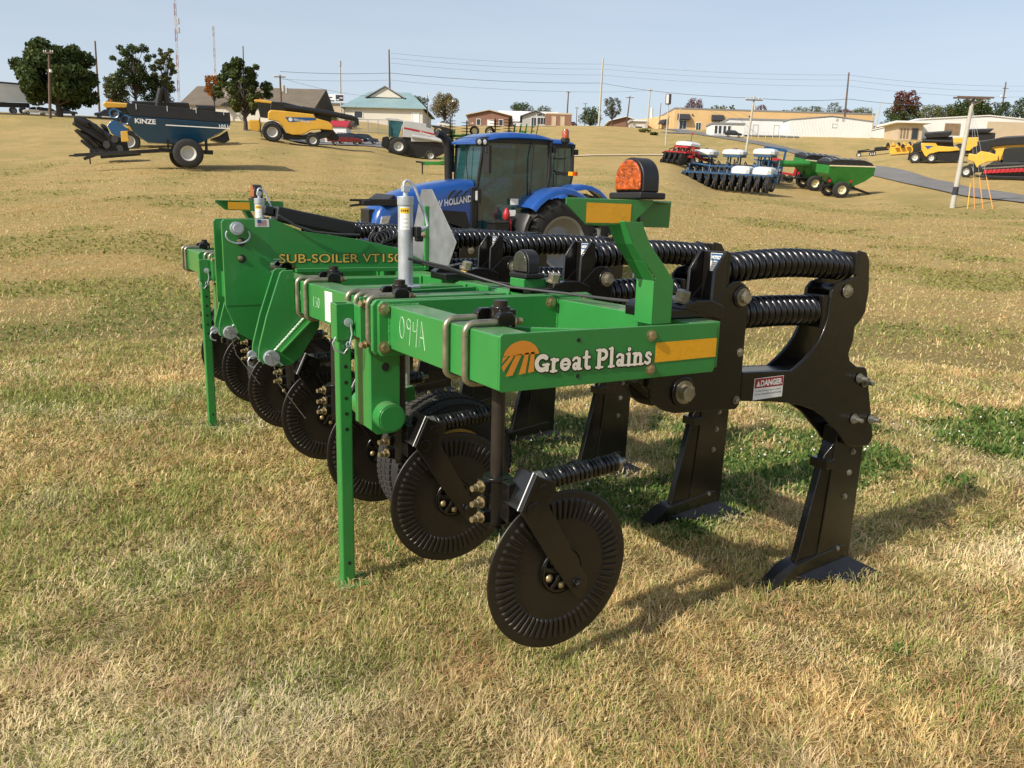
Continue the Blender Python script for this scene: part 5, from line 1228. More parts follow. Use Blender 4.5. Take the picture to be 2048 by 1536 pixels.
specS = dict(
 solids=[('body_panel', 'yellow', [(1478,690),(1590,684),(1600,725),(1800,712),(1810,760),(1700,790),(1560,790),(1530,830),(1478,830)], -1.5, 1.5, .1),
  ('grain_tank', 'blackb', [(1480,605),(1735,596),(1700,632),(1480,640)], -1.5, 1.5, .06), ('engine_deck', 'blackb', [(1470,640),(1760,640),(1765,710),(1600,725),(1470,690)], -1.1, 1.1, .05),
  ('lower_body', 'blackb', [(1380,780),(1560,790),(1800,770),(1800,860),(1380,870)], -1.2, 1.2, .05), ('catwalk', 'yellow', [(1320,700),(1450,695),(1450,745),(1320,750)], -.6, .9, .03)],
 wheels=[('front_wheel', 1400, 1.4, .85, .6, 'rimgrey', 0), ('rear_wheel', 1720, 1.3, .65, .5, 'rimwhite', 0)])
combine('yellow combine standing just behind the leaning utility pole', 1921, 118, 178, specS, P3)
P4 = Prof(1515, 1085, .0112, 1, .02)
specT = dict(
 solids=[('body_panel', 'yellow', [(1508,850),(1580,862),(1620,828),(1700,840),(1795,872),(1800,920),(1700,932),(1640,962),(1612,992),(1570,930),(1510,912)], -1.5, -1.0, .08),
  ('upper_panel', 'yellow', [(1705,790),(1830,775),(2060,758),(2300,750),(2300,785),(2060,790),(1840,802),(1818,925),(1760,925),(1760,830)], -1.0, 1.4, .06),
  ('engine_deck', 'blackb', [(1570,735),(1640,730),(1800,700),(2060,690),(2300,690),(2300,760),(1830,775),(1705,790),(1700,840),(1590,845)], -1.3, 1.3, .05),
  ('cab', 'glassdark', [(1840,805),(2060,792),(2300,788),(2300,950),(1840,940)], -1.0, .9, .04),
  ('rear_hood', 'blackb', [(1540,790),(1610,760),(1620,830),(1575,862),(1545,850)], -1.0, 1.0, .05),
  ('lower_body', 'blackb', [(1560,930),(1620,995),(1830,940),(2100,940),(2100,1010),(1580,1040)], -1.2, 1.2, .05)],
 wheels=[('rear_wheel', 1515, 1.4, .66, .5, 'rimwhite', 14), ('front_wheel', 1790, 1.4, .95, .6, 'rimwhite', 0)])
combine('yellow combine carrying a red header, cut off by the right edge', 1944, 88, -8, specT, P4)
t = thing('grain_header', 'black grain header with red front knife guard, under the yellow combine at right edge', 'grain header', mtx=pose(1968, 85, -6))
m = MB(); m.prism([(0, .25), (.5, 1.5), (4.2, 1.75), (6.5, 1.8), (6.5, .4)], -.5, .3, 'xz'); m.box(.1, 6.5, -1.0, -.5, .2, .45); m.build('header_frame', 'blackb', t, .03)
m = MB()
for i in range(16): m.prism([(.35+.38*i, .62+.03*i), (.74+.38*i, .72+.03*i), (.72+.38*i, 1.05+.03*i), (.4+.38*i, 1.0+.03*i)], -1.12, -1.0, 'xz')
m.build('knife_guard', 'red', t, .02)
m = MB(); m.bar((.2, -1.05, 1.15), (6.4, -1.05, 1.72), .10, .12); m.build('reel_bar', 'steel', t)

# ------------------------------------------------------------------ green carts
def green_cart(label, px, d):
    P = Prof(1690, 1105, .0119, 1)
    g_, tk = grain_cart(label, px, d, 26, 'greenb', P, [(1555,830),(1955,838),(1952,905),(1900,960),(1780,1030),(1700,1040),(1580,930),(1555,900)], [(1556,800),(1600,782),(1850,782),(1920,805),(1950,836),(1556,830)], 1.45, .84,
      [(1690, 1.35, -1), (1690, 1.35, 1)], 'rimcream', (2000, 1070), group='green grain carts')
    for i in range(7):
        x0 = P(1575+55*i, 0)[0]; z0 = P(0, 832)[1]
        m = MB(); m.tube([(x0, y*1.45, z0+.10+.62*(1-y*y)**.5) for y in (-1, -.85, -.5, 0, .5, .85, 1)], .045, 6); m.build('tarp_hoop', 'rimgrey', g_)
    m = MB(); m.box(P(1556, 0)[0], P(1955, 0)[0], -1.49, -1.455, P(0, 838)[1], P(0, 828)[1]); m.build('rim_rail', 'rimcream', tk)
    return g_, tk
gA, tkA = green_cart('green grain cart with black tarp, the right one of the pair, hitch pointing right', 1676, 75)
gB, tkB = green_cart('green grain cart half hidden behind the right green cart', 1622, 81)
for x, z in ((1440, 930), (1420, 940)): pass
m = MB(); m.tube([(-4.6, -1.6, 2.6), (-3.0, -1.6, 2.7), (-1.2, -1.5, 2.9)], .35, 12); m.build('auger_tube', 'greenb', gB)
for x in (-1.5, .7):
    m = MB(); m.box(x, x+.25, -1.50, -1.475, 1.6, 1.85); m.build('reflector', 'red', gA)

# ------------------------------------------------------------------ planters, tillage tool, headers
def row_unit(par, x, y, z, col='blackb'):
    m = MB(); m.bar((x, y, z+.55), (x-1.1, y, z+.42), .16, .16); m.bar((x-.35, y, z+.5), (x-.5, y, z+.15), .12, .12); m.box(x-.95, x-.45, y-.20, y+.20, z+.62, z+1.05); m.box(x-1.0, x-.25, y-.17, y+.17, z+.22, z+.7); m.bar((x-1.1, y+.2, z+.9), (x-.2, y+.25, z+1.2), .1, .1)
    u = m.build('row_unit', col, par, .02)
    m = MB()
    for s_ in (-1, 1): m.lathe([(.0, 0), (.28, .01), (.30, .03), (.28, .05), (.0, .06)], (x-.6, y+s_*.05, z+.20), (.15, s_, 0), 14)
    for s_ in (-1, 1): m.lathe([(.0, 0), (.22, .01), (.24, .05), (.22, .09), (.0, .1)], (x-1.05, y+s_*.05, z+.15), (.2, s_, .3), 12)
    m.build('opener_disc', 'rubber', u, smooth=30)
    return u
def planter(label, px, d, h, col, nrow, pitch, tanks, tank_mat, name='planter', zt=1.25, group=None, zo=.15, zs=1.):
    t = thing(name, label, 'planter', mtx=pose(px, d, h, follow=.35, zoff=zo), group=group); t.scale.z = zs
    W = nrow*pitch
    m = MB(); m.box(-.1, .1, -W/2, W/2, .65, .85); m.box(-.9, -.75, -W/2, W/2, 1.0, 1.15); m.box(.7, .85, -W/2*.8, W/2*.8, 1.15, 1.3)
    for y in (-W/2+.1, -W/4, 0, W/4, W/2-.1): m.bar((.8, y, 1.2), (-.85, y, 1.08), .12, .12); m.bar((0, y, .8), (.2, y, 1.7), .1, .1)
    for y in (-W/3, W/3): m.bar((.2, y-W*.12, 1.55), (.2, y+W*.12, 1.75), .1, .1); m.bar((.75, y, 1.25), (2.6, 0, .75), .14, .16)
    m.bar((2.5, 0, .75), (4.2, 0, .6), .2, .2)
    for (x, y, z, lx, ly, lz) in tanks:
        for a_, b_ in ((-.35, -.5), (-.35, .5), (.35, -.5), (.35, .5)): m.bar((x+a_, y+b_, .8), (x+a_, y+b_, z+.02), .12, .12)
        m.box(x-lx*.45, x+lx*.45, y-ly*.42, y+ly*.42, z-.14, z-.005)
    m.build('toolbar', col, t, .01)
    for i in range(nrow):
        row_unit(t, -.2, -W/2+pitch*(i+.5), .0)
        if i < nrow-1: row_unit(t, .55, -W/2+pitch*(i+1), .05)
    for i in range(nrow):
        y = -W/2+pitch*(i+.5); m = MB(); m.tube([(-.7, y, .95), (-.5, y+.1, 1.35), (.0, y+.2, 1.5), (.3, y+.1, 1.3)], .05, 6); m.bar((.1, y+.3, .8), (.15, y+.3, 1.45), .08, .08); m.box(-.25, .15, y-.22, y+.10, .98, 1.22); m.build('seed_hose', 'blackb', t)
    for y in (-W/2+.6, W/2-.6): wheel(t, .55, y, .42, .28, 'rimgrey', .22, 0, name='gauge_wheel', n=18)
    for (x, y, z, lx, ly, lz) in tanks:
        m = MB(); secs = []
        for q, w_ in ((0, .86), (.15, 1), (.6, 1), (.85, .88), (1, .55)):
            secs.append([(x+lx/2*w_*a, y+ly/2*w_*b, z+lz*q) for a, b in ((1, .7), (.7, 1), (-.7, 1), (-1, .7), (-1, -.7), (-.7, -1), (.7, -1), (1, -.7))])
        loft(m, secs); tk = m.build('seed_tank', tank_mat, t, .04, smooth=50)
        m = MB(); m.lathe([(.0, .09), (.2, .08), (.22, 0)], (x, y, z+lz), (0, 0, 1), 14); m.build('tank_lid', 'blackb', tk)
    return t
planter('blue planter with two rounded white tanks, its black row units facing the camera', 1462, 70, 64, 'blueplanter', 11, .76, [(-.1, -3.1, 1.05, 1.7, 1.65, .62), (-.1, -1.2, 1.05, 1.7, 1.65, .62)], 'tank', zs=1.2)
planter('blue planter with three low white hoppers, behind the nearer blue planter', 1468, 80, 70, 'blueplanter', 10, .9, [(.2, 3.0, 1.9, 2.0, 2.1, .55), (-.2, -.1, 2.0, 1.8, 2.1, .5), (.1, -3.0, 2.1, 1.8, 2.1, .55)], 'tank', zs=1.15)
planter('small red planter with white tank on top, on the track above the blue planters', 1362, 80, 40, 'red', 4, .8, [(.6, 0, 1.7, 1.7, 2.3, .5)], 'tank')
# loader-like blue frame between planter and carts
t = thing('planter_mast', 'tall blue folding mast between blue planter and green carts', 'planter', mtx=pose(1544, 82, 180))
m = MB(); 
for y in (-1.0, 1.0): m.bar((-.9, y, .2), (-.9, y, 3.4), .2, .2); m.bar((.9, y, .2), (.9, y, 2.6), .2, .2); m.bar((-.9, y, 3.3), (1.2, y, 3.35), .2, .2)
m.bar((-.9, -1, 3.3), (-.9, 1, 3.3), .2, .2); m.build('mast_frame', 'blueplanter', t, .02)
m = MB(); m.box(-.6, 1.1, -.8, .8, .6, 2.2); m.build('weight_box', 'blackb', t, .06)
t = thing('red_row_cleaner', 'red row implement squeezed between blue planter and green carts', 'implement', mtx=pose(1566, 86, 0))
for x in (-1.0, 1.5):
    m = MB(); m.prism([(x-.4, .8), (x+.5, .8), (x+.7, 2.2), (x-.2, 2.3)], -.4, .4, 'xz'); m.build('hopper', 'red', t, .05)
m = MB(); m.bar((-2, 0, .9), (2.6, 0, .8), .2, .2); m.build('toolbar', 'red', t)
for x in (-1.2, -.6, .2, .9):
    m = MB(); m.lathe([(.0, -.12), (.38, -.12), (.4, 0), (.38, .12), (.0, .12)], (x, -.5, .4), (.25, 1, 0), 16); m.build('wheel', 'rubber', t)
# folded green disc tool behind the tractor
t = thing('disc_harrow', 'folded green disc harrow with upright black gangs, beyond the blue tractor cab', 'disc harrow', mtx=pose(975, 62, 180))
m = MB()
m.bar((5.0, 0, .85), (-3.5, 0, 1.0), .2, .25); m.bar((4.6, .3, .75), (2.6, .3, 1.2), .12, .12)
for x in (3.2, 1.0, -1.2, -3.2): m.bar((x, -1.4, 1.3), (x, 1.4, 1.3), .16, .16)
for y in (-1.4, 1.4): m.bar((3.4, y, 1.3), (-3.6, y, 1.3), .14, .16); m.bar((3.0, y, 1.4), (2.6, y*1.2, 3.3), .14, .14); m.bar((-2.2, y, 1.4), (-2.6, y*1.2, 3.4), .14, .14); m.bar((2.6, y*1.2, 2.9), (-2.8, y*1.2, 2.9), .14, .16)
m.build('harrow_frame', 'greenb', t, .01)
for x, y, z0 in ((2.75, 1.9, 2.2), (1.55, 1.9, 2.1), (-.5, 1.9, 2.3), (-1.5, 1.9, 2.4)):
    m = MB()
    for i in range(7): m.lathe([(.0, 0), (.40, .03), (.42, .06), (.0, .03)], (x, y, z0+.5+.2*i), (0, 0, 1), 14)
    m.cyl((x, y, z0-.1), (x, y, z0+1.9), .05); m.build('disc_gang', 'disc', t, smooth=30)
for x, z in ((3.6, 3.2), (2.9, 2.6), (1.0, 3.3), (-.1, 3.3), (-.6, 2.9)): 
    w_ = wheel(t, x, 1.7, .36, .26, 'rimcream', .2, 0, name='transport_wheel', n=18); w_.location.z = z-.36
for i in range(5):
    x = -1.7-.42*i; m = MB(); m.bar((x, 1.6, 2.3), (x-.25, 1.6, 3.9), .06, .06); m.bar((x+.3, 1.6, 2.3), (x+.15, 1.6, 3.9), .06, .06)
    for k in range(5): m.bar((x, 1.6, 2.5+.3*k), (x+.3, 1.6, 2.5+.3*k), .05, .05)
    m.build('rolling_basket', 'greenb' if i % 2 else 'blackb', t)
m = MB(); m.bar((4.9, .2, .9), (4.9, .2, .0), .1, .1); m.bar((5.4, 0, .95), (4.8, 0, .9), .2, .12); m.build('hitch_jack', 'blackb', t)
# headers waiting on the slope at right
t = thing('header_cart', 'low black header cart with white wheels, on the slope below the white barn', 'trailer', mtx=pose(1752, 128, 178))
m = MB(); m.bar((2.2, 0, .7), (-2.2, 0, .7), .5, .2); m.bar((2.2, .5, .9), (.5, .5, 1.0), .3, .15); m.box(-1.9, -.2, -.4, .6, .75, 1.2); m.build('trailer_frame', 'blackb', t, .02)
for x in (2.0, .2, -.1): wheel(t, x, .9, .36, .25, 'rimwhite', .22, 0, n=16)
for lbl, px, d, L in (('long yellow corn header resting on the slope left of the yellow combine', 1822, 126, 7.0), ('short yellow header piece, below the long yellow corn header', 1812, 122, 3.6)):
    t = thing('corn_header', lbl, 'corn header', mtx=pose(px, d, 180))
    m = MB(); m.box(-L/2, L/2, -.4, .4, .7, 1.1) if L > 5 else m.box(-L/2, L/2, -.4, .4, .2, 1.2); m.build('header_frame', 'yellow', t, .04)
    for i in range(int(L/.75)):
        x = -L/2+.4+.75*i; m = MB(); m.prism([(x-.3, 1.1), (x+.3, 1.1), (x+.1, 1.55), (x-.1, 1.55)], .1, 1.0, 'xz'); m.build('snout', 'yellow' if i % 2 else 'blackb', t, .03)
# ------------------------------------------------------------------ roads and hard ground
G['asphalt'] = mat('worn_asphalt', (.17,.165,.155), .9, var=.18, scale=.5)
G['track'] = mat('pale_dirt_track', (.55,.47,.33), .95, var=.12, scale=.6)
G['concrete'] = mat('pale_concrete', (.46,.44,.40), .9, var=.12, scale=.4)
def ribbon(name, pts, width, mt, lift=.10, step=2.5, cross=5, shoulder=0):
    P_ = [Vector((at(px, d).x, at(px, d).y)) for px, d in pts]
    S = []
    for a, b in zip(P_, P_[1:]):
        n = max(2, int((b-a).length/step))
        for i in range(n): S.append(a.lerp(b, i/n))
    S.append(P_[-1])
    for _ in range(6): S = [S[0]]+[(S[i-1]+S[i]*2+S[i+1])/4 for i in range(1, len(S)-1)]+[S[-1]]
    vs = []; fs = []
    for i, p in enumerate(S):
        t = (S[min(i+1, len(S)-1)]-S[max(i-1, 0)]).normalized(); nrm = Vector((-t.y, t.x))
        for k in range(cross):
            q = p+nrm*width*(k/(cross-1)-.5)
            vs.append((q.x, q.y, float(terrain(q.x, q.y))+lift))
    for i in range(len(S)-1):
        for k in range(cross-1): fs.append((i*cross+k, (i+1)*cross+k, (i+1)*cross+k+1, i*cross+k+1))
    m = MB(); m.add(vs, fs); o = m.build(name, mt, smooth=60); return tag(o, kind='structure')
ribbon('road', [(2400, 50), (2240, 55), (2048, 63), (1850, 84), (1740, 108), (1600, 132), (1440, 160), (1370, 185), (1310, 215)], 4.0, 'asphalt')
ribbon('dirt_track', [(1010, 86), (1130, 88), (1230, 90), (1340, 92), (1430, 96)], 1.3, 'track', .12)
ribbon('car_park', [(560, 108), (640, 106), (720, 105), (800, 106)], 16, 'asphalt', .10, cross=9)
ribbon('kerb_strip', [(965, 193), (1030, 192), (1110, 193)], 2.5, 'track', .12)
ribbon('forecourt', [(1340, 178), (1430, 171), (1530, 168), (1600, 166)], 9, 'asphalt', .12, cross=7)
ribbon('street', [(-60, 116), (60, 116), (200, 118), (330, 122)], 7, 'asphalt', .12)

# ------------------------------------------------------------------ buildings
def bframe(px, d, h=0):
    p = at(px, d); ang = -YAW+R(h)
    Mx = Matrix.Rotation(ang, 4, 'Z'); Mx.translation = p; return Mx
def zrow(px, py, d): return H+d/math.cos(azim(px, d)-YAW)*tan_el(px, py)
G['brick'] = mat('red_brown_brick', (.23,.12,.08), .85, var=.2, scale=3)
G['tan'] = mat('tan_wall', (.50,.40,.27), .85, var=.06, scale=.5)
G['yellowwall'] = mat('yellow_brick_wall', (.62,.42,.20), .85, var=.06, scale=.3)
G['creamwall'] = mat('cream_siding', (.62,.58,.50), .8, var=.05, scale=.4)
G['whitewall'] = mat('white_metal_siding', (.70,.70,.67), .6, var=.05, scale=.3)
G['greywall'] = mat('grey_wall', (.40,.40,.38), .8, var=.08, scale=.5)
G['brownroof'] = mat('brown_shingle_roof', (.155,.125,.09), .9, var=.15, scale=.6)
G['tealroof'] = mat('teal_metal_roof', (.24,.35,.36), .5, var=.06, scale=.3)
G['whiteroof'] = mat('white_roof', (.74,.73,.70), .6, var=.04, scale=.3)
G['greyroof'] = mat('grey_roof', (.22,.22,.22), .8, var=.1)
G['wood'] = mat('brown_wood_boards', (.22,.15,.09), .8, var=.2, scale=2)
G['awning'] = mat('dark_awning', (.03,.03,.04), .8)
def building(name, label, px0, px1, d, eave, ridge, depth, wall, roof, axis='x', hip=0., over=.4, group=None, h=0, trim='white'):
    px = (px0+px1)/2; w_ = (px1-px0)*d/F*1.0; Mx = bframe(px, d, h); zb = Mx.translation.z
    t = thing(name, label, 'building', mtx=Mx, group=group)
    ze = zrow(px, eave, d)-zb; zr = zrow(px, ridge, d+(depth/2 if axis == 'x' else 0))-zb
    m = MB(); x0, x1 = -w_/2, w_/2
    m.box(x0, x1, 0, depth, -3, ze)
    if axis == 'x' and not hip: 
        for x in (x0, x1-.2): m.prism([(0.01, ze), (depth-.01, ze), (depth/2, zr-.1)], x, x+.2, 'yz')
    if axis == 'y':
        for y in (0, depth-.2): m.prism([(x0+.01, ze), (x1-.01, ze), (0, zr-.1)], y, y+.2, 'xz')
    wl = m.build('wall', wall, t, .03)
    m = MB(); o = over; th = .18
    if axis == 'x':
        hp = hip*w_/2
        A = [(x0-o, -o, ze-.1), (x1+o, -o, ze-.1), (x1+o, depth+o, ze-.1), (x0-o, depth+o, ze-.1), (x0-o+hp, depth/2, zr), (x1+o-hp, depth/2, zr)]
        up_ = [(x, y, z+th) for x, y, z in A]
        m.add(A+up_, [(6,7,11,10),(8,9,10,11),(7,8,11),(9,6,10),(0,4,5,1),(2,5,4,3),(1,5,2),(3,4,0),(0,1,7,6),(1,2,8,7),(2,3,9,8),(3,0,6,9)])
    elif axis == 'y':
        A = [(x0-o, -o, ze-.1), (0, -o, zr), (x1+o, -o, ze-.1), (x0-o, depth+o, ze-.1), (0, depth+o, zr), (x1+o, depth+o, ze-.1)]
        up_ = [(x, y, z+th) for x, y, z in A]
        m.add(A+up_, [(6,7,10,9),(7,8,11,10),(0,3,4,1),(1,4,5,2),(0,1,7,6),(1,2,8,7),(3,9,10,4),(4,10,11,5),(0,6,9,3),(2,5,11,8)])
    else: m.box(x0-o, x1+o, -o, depth+o, ze, ze+.35)
    m.build('roof', roof, t, 0, smooth=0)
    return t, wl, w_, ze, zr
def opening(t, x, z, w_, h_, kind='window', y=0., frame='white', pane='glassdark', mull=1):
    m = MB(); b = .10
    m.box(x-w_/2-b, x+w_/2+b, y-.08, y+.05, z, z+b); m.box(x-w_/2-b, x+w_/2+b, y-.08, y+.05, z+h_-b, z+h_); m.box(x-w_/2-b, x-w_/2, y-.08, y+.05, z+b, z+h_-b); m.box(x+w_/2, x+w_/2+b, y-.08, y+.05, z+b, z+h_-b)
    for i in range(1, mull): xx = x-w_/2+w_*i/mull; m.box(xx-.03, xx+.03, y-.07, y+.05, z+b, z+h_-b)
    f = m.build(kind, frame, t, 0, smooth=0)
    m = MB(); m.add([(x-w_/2, y-.03, z+b), (x+w_/2, y-.03, z+b), (x+w_/2, y-.03, z+h_-b), (x-w_/2, y-.03, z+h_-b)], [(0,1,2,3)]); m.build('pane', pane, f, smooth=0)
    return f
b1, wl, w_, ze, zr = building('house', 'long house with brown shingle roof, behind the middle dark tree', 372, 622, 138, 213, 177, 16, 'creamwall', 'brownroof')
for x in (4, 6.5, 8.5): opening(b1, x, 1.0, 1.0, 1.6)
for x in (-6, -5, -2): 
    m = MB(); m.box(x-.15, x+.15, 4.0, 4.3, ze+1.2, ze+2.6); m.build('roof_vent', 'whiteroof', b1)
b2, *_ = building('shop_building', 'tan flat roofed building under the billboard', 616, 716, 158, 210, 205, 12, 'tan', 'tan', axis='flat', over=.05)
t = thing('billboard', 'small billboard, half white and half black, above the tan flat roof', 'sign', mtx=bframe(670, 157.5)); zb = t.matrix_world.translation.z; z0 = zrow(670, 203, 157)-zb; z1 = zrow(670, 188, 157)-zb
m = MB(); m.box(-1.8, 1.8, -.1, .1, z0, z1); m.build('panel', 'white', t); m = MB(); m.box(.25, 1.7, -.13, -.11, z0+.15, z1-.1); m.build('dark_panel', 'awning', t)
for x0_, w2, zz in ((-1.6, 1.2, .70), (-1.6, .8, .40), (-1.5, 1.5, .12), (.4, .5, .3), (1.0, .6, .62)):
    m = MB(); m.box(x0_, x0_+w2, -.16, -.135, z0+zz, z0+zz+.16); m.build('print_block', 'awning' if x0_ < 0 else 'white', t)
for x in (-1.2, 1.2): m = MB(); m.cyl((x, 0, -1), (x, 0, z0), .12); m.build('post', 'greywall', t)
b3, wl, w_, ze, zr = building('office_building', 'cream building with teal hip roof and small front gable', 694, 842, 146, 216, 186, 14, 'creamwall', 'tealroof', hip=.55, over=.7)
m = MB(); m.prism([(-3.2, zr-1.2), (2.6, zr-1.2), (-.3, zr+.55)], 3.6, 7.0, 'xz'); g_ = m.build('gable', 'creamwall', b3)
m = MB()
for s_ in (-1, 1): m.bar((-.3, 5.2, zr+.62), (-.3+s_*3.6, 5.2, zr-1.25), 4.4, .16, up=(0, 1, 0)) if False else m.add([(-.3, 3.2, zr+.75), (-.3+s_*3.7, 3.2, zr-1.25), (-.3+s_*3.7, 7.2, zr-1.25), (-.3, 7.2, zr+.75), (-.3, 3.2, zr+.60), (-.3+s_*3.5, 3.2, zr-1.35), (-.3+s_*3.5, 7.2, zr-1.35), (-.3, 7.2, zr+.60)], [(0,1,2,3),(7,6,5,4),(0,4,5,1),(3,2,6,7)])
m.build('gable_roof', 'greyroof', b3)
opening(b3, 5.6, .1, 1.1, 2.1, 'door', pane='white'); opening(b3, -4.5, .9, 1.4, 1.3)
b, *_ = building('shed', 'little white shed with red roof, behind the yellow combine tail', 651, 692, 110, 252, 244, 3, 'whitewall', 'red', over=.2); opening(b, .6, .1, .8, 1.4, 'door', pane='creamwall')
t = thing('chainlink_fence', 'chain link fence on the bank above the parked cars', 'fence', mtx=bframe(735, 124)); zb = t.matrix_world.translation.z
zf = 1.9
m = MB(); m.cyl((-4.4, 0, zf), (4.6, 0, zf), .04); m.cyl((-4.4, 0, .1), (4.6, 0, .1), .03); m.build('rail', 'zincplate', t)
for i in range(7): m = MB(); m.cyl((-4.4+1.5*i, 0, -.6), (-4.4+1.5*i, 0, zf+.05), .045); m.build('fence_post', 'zincplate', t)
m = MB()
for i in range(-6, 30):
    for s_ in (-1, 1):
        xa = -4.4+.32*i; xb = xa+s_*zf
        xa2, xb2 = xa, xb; za, zb2 = 0., zf
        if min(xa, xb) < -4.4 or max(xa, xb) > 4.6: continue
        m.bar((xa, .02*s_, .05), (xb, .02*s_, zf), .018, .018)
m.build('wire_mesh', 'zincplate', t)
b, wl, w_, ze, zr = building('brick_house', 'brown brick house with broad tan gable, on the hill top above the green harrow', 938, 1018, 206, 231, 221, 16, 'brick', 'tan', axis='y', over=.6)
for x, k in ((-2.6, 0), (.4, 1), (3.0, 2)): opening(b, x, .5 if k != 1 else .2, .9 if k != 1 else 1.5, 1.6 if k != 1 else 1.7, 'window' if k != 1 else 'door', pane='white' if k == 1 else 'glassdark')
m = MB(); m.box(-4.8, -3.9, -.05, -.02, .9, 1.15); m.build('wall_sign', 'white', b)
b, *_ = building('warehouse', 'long white roofed building between the two gabled buildings', 1000, 1115, 222, 243, 224, 18, 'whitewall', 'whiteroof', over=.3)
b, wl, w_, ze, zr = building('chapel', 'grey gabled building with large front windows, right of the brick house', 1046, 1096, 207, 233, 222, 14, 'greywall', 'greyroof', axis='y', over=.6)
opening(b, -.4, .3, 1.2, 2.4, 'window', mull=2); opening(b, 1.6, .9, 2.2, 1.8, 'window', mull=3); opening(b, 1.0, 2.9, 1.3, .7, 'window')
b, *_ = building('brick_store', 'small flat topped brick building with two pale doors on the hill top', 1093, 1142, 201, 229, 228, 8, 'brick', 'tan', axis='flat', over=.1)
for x in (-1.2, .9): opening(b, x, .1, .9, 2.2, 'door', pane='tan', frame='tan')
b, *_ = building('garage_house', 'small grey house with white gable roof, left of the yellow building', 1224, 1279, 226, 243, 234, 12, 'brick', 'whiteroof', axis='y', over=.8)
b, *_ = building('kiosk', 'little cream kiosk with canopy, at the left end of the yellow building', 1264, 1292, 213, 243, 242, 5, 'creamwall', 'whiteroof', axis='flat', over=.5)
opening(b, 0, .9, 1.8, .8)
b, wl, w_, ze, zr = building('yellow_building', 'long yellow brick building with flat roof and dark awnings', 1357, 1742, 206, 224, 222, 24, 'yellowwall', 'greyroof', axis='flat', over=.08, h=2)
def yx(px): return (px-1549.5)*206/F
for px in (1374, 1439):
    opening(b, yx(px), .2, 1.7, 2.2, 'window', mull=2)
    m = MB(); m.prism([(-.05, 3.9), (-.9, 3.6), (-1.5, 2.5), (-1.4, 2.4), (-.05, 2.4)], yx(px)-1.5, yx(px)+1.5, 'yz'); m.build('awning', 'awning', b, .1)
opening(b, yx(1404), .1, 1.2, 1.9, 'door', mull=2)
for px in (1391, 1500, 1610): m = MB(); m.box(yx(px)-.15, yx(px)+.15, -.3, -.02, 3.6, 3.85); m.build('wall_lamp', 'awning', b)
t = thing('yellow_annex', 'left wing of the yellow brick building, receding behind the sign pole', 'building', mtx=bframe(1357, 206.4, -62))
m = MB(); m.box(-.0, 20, .0, 10, -3, 4.2) if False else m.box(-18, -.05, .05, 8, -3, 4.3); m.build('wall', 'yellowwall', t)
m = MB(); m.prism([(-.05, 3.4), (-.9, 3.1), (-1.3, 2.2), (-.05, 2.2)], -6.5, -4, 'yz'); m.build('awning', 'awning', t)
b, wl, w_, ze, zr = building('metal_barn', 'white metal sided barn with low gable, in front of the yellow building', 1584, 1742, 166, 241, 233, 26, 'whitewall', 'greyroof', axis='y', over=.15)
for i in range(40): 
    pass
m = MB()
for i in range(54): x = -w_/2+.15+i*(w_-.3)/53; m.box(x-.025, x+.025, -.05, -.001, -1, ze-.05)
m.build('siding_rib', 'whitewall', wl, smooth=0)
for x in (1.1, 2.3): m = MB(); m.box(x-.25, x+.25, -.08, -.02, ze-.1, ze+.35); m.build('vent', 'greywall', b)
opening(b, .7, ze-1.4, .8, .8, 'window', pane='whitewall', frame='greywall')
b, *_ = building('barn_wing', 'lower white side wing of the metal barn, with railings in front', 1462, 1583, 170, 241, 240, 16, 'whitewall', 'greyroof', axis='flat', over=.1)
for px in (1512, 1552): opening(b, (px-1522)*170/F, .1, .9, 2.0, 'door', pane='whitewall', frame='greywall')
b, *_ = building('porch_office', 'small white glazed porch with flat roof, left of the metal barn', 1427, 1488, 164, 249, 248, 5, 'whitewall', 'greyroof', axis='flat', over=.15)
for x in (-2.4, -1.6, -.7, .2): opening(b, x, .3, .55, 1.7, 'window')
t = thing('railing', 'thin white railing in front of the barn wing', 'railing', mtx=bframe(1548, 160)); 
m = MB()
for z in (.5, 1.0): m.cyl((-5.5, 0, z), (5.5, 0, z), .035, n=6)
for i in range(9): m.cyl((-5.5+i*1.375, 0, -.3), (-5.5+i*1.375, 0, 1.02), .035, n=6)
m.build('rail', 'tank', t)
b, wl, w_, ze, zr = building('white_workshop', 'wide white workshop behind the combines at right', 1842, 2110, 160, 242, 232, 22, 'whitewall', 'whiteroof', axis='y', over=.2)
wx = lambda px: (px-1976)*160/F
m = MB(); m.box(wx(1895), wx(1924), -.15, -.01, .8, 2.9); m.build('wooden_hatch', 'wood', b)
m = MB(); m.box(wx(1975), wx(2046), -.12, -.01, -.5, ze-.1); m.build('roller_door', 'tan', b)
b, *_ = building('entrance_porch', 'flat canopy entrance with brown panels, left end of the white workshop', 1800, 1846, 157, 247, 246, 6, 'tan', 'whiteroof', axis='flat', over=1.1)
for i, x in enumerate((-1.7, -1.1, -.5)): m = MB(); m.box(x-.15, x+.15, -.06, -.01, .3, 2.1); m.build('wooden_panel', 'wood', b)
opening(b, .9, .1, 1.1, 2.1, 'door', frame='wood')
b, *_ = building('small_house', 'tiny white house behind the barn, left of the red tree', 1752, 1778, 205, 258, 250, 6, 'whitewall', 'greyroof', axis='y')

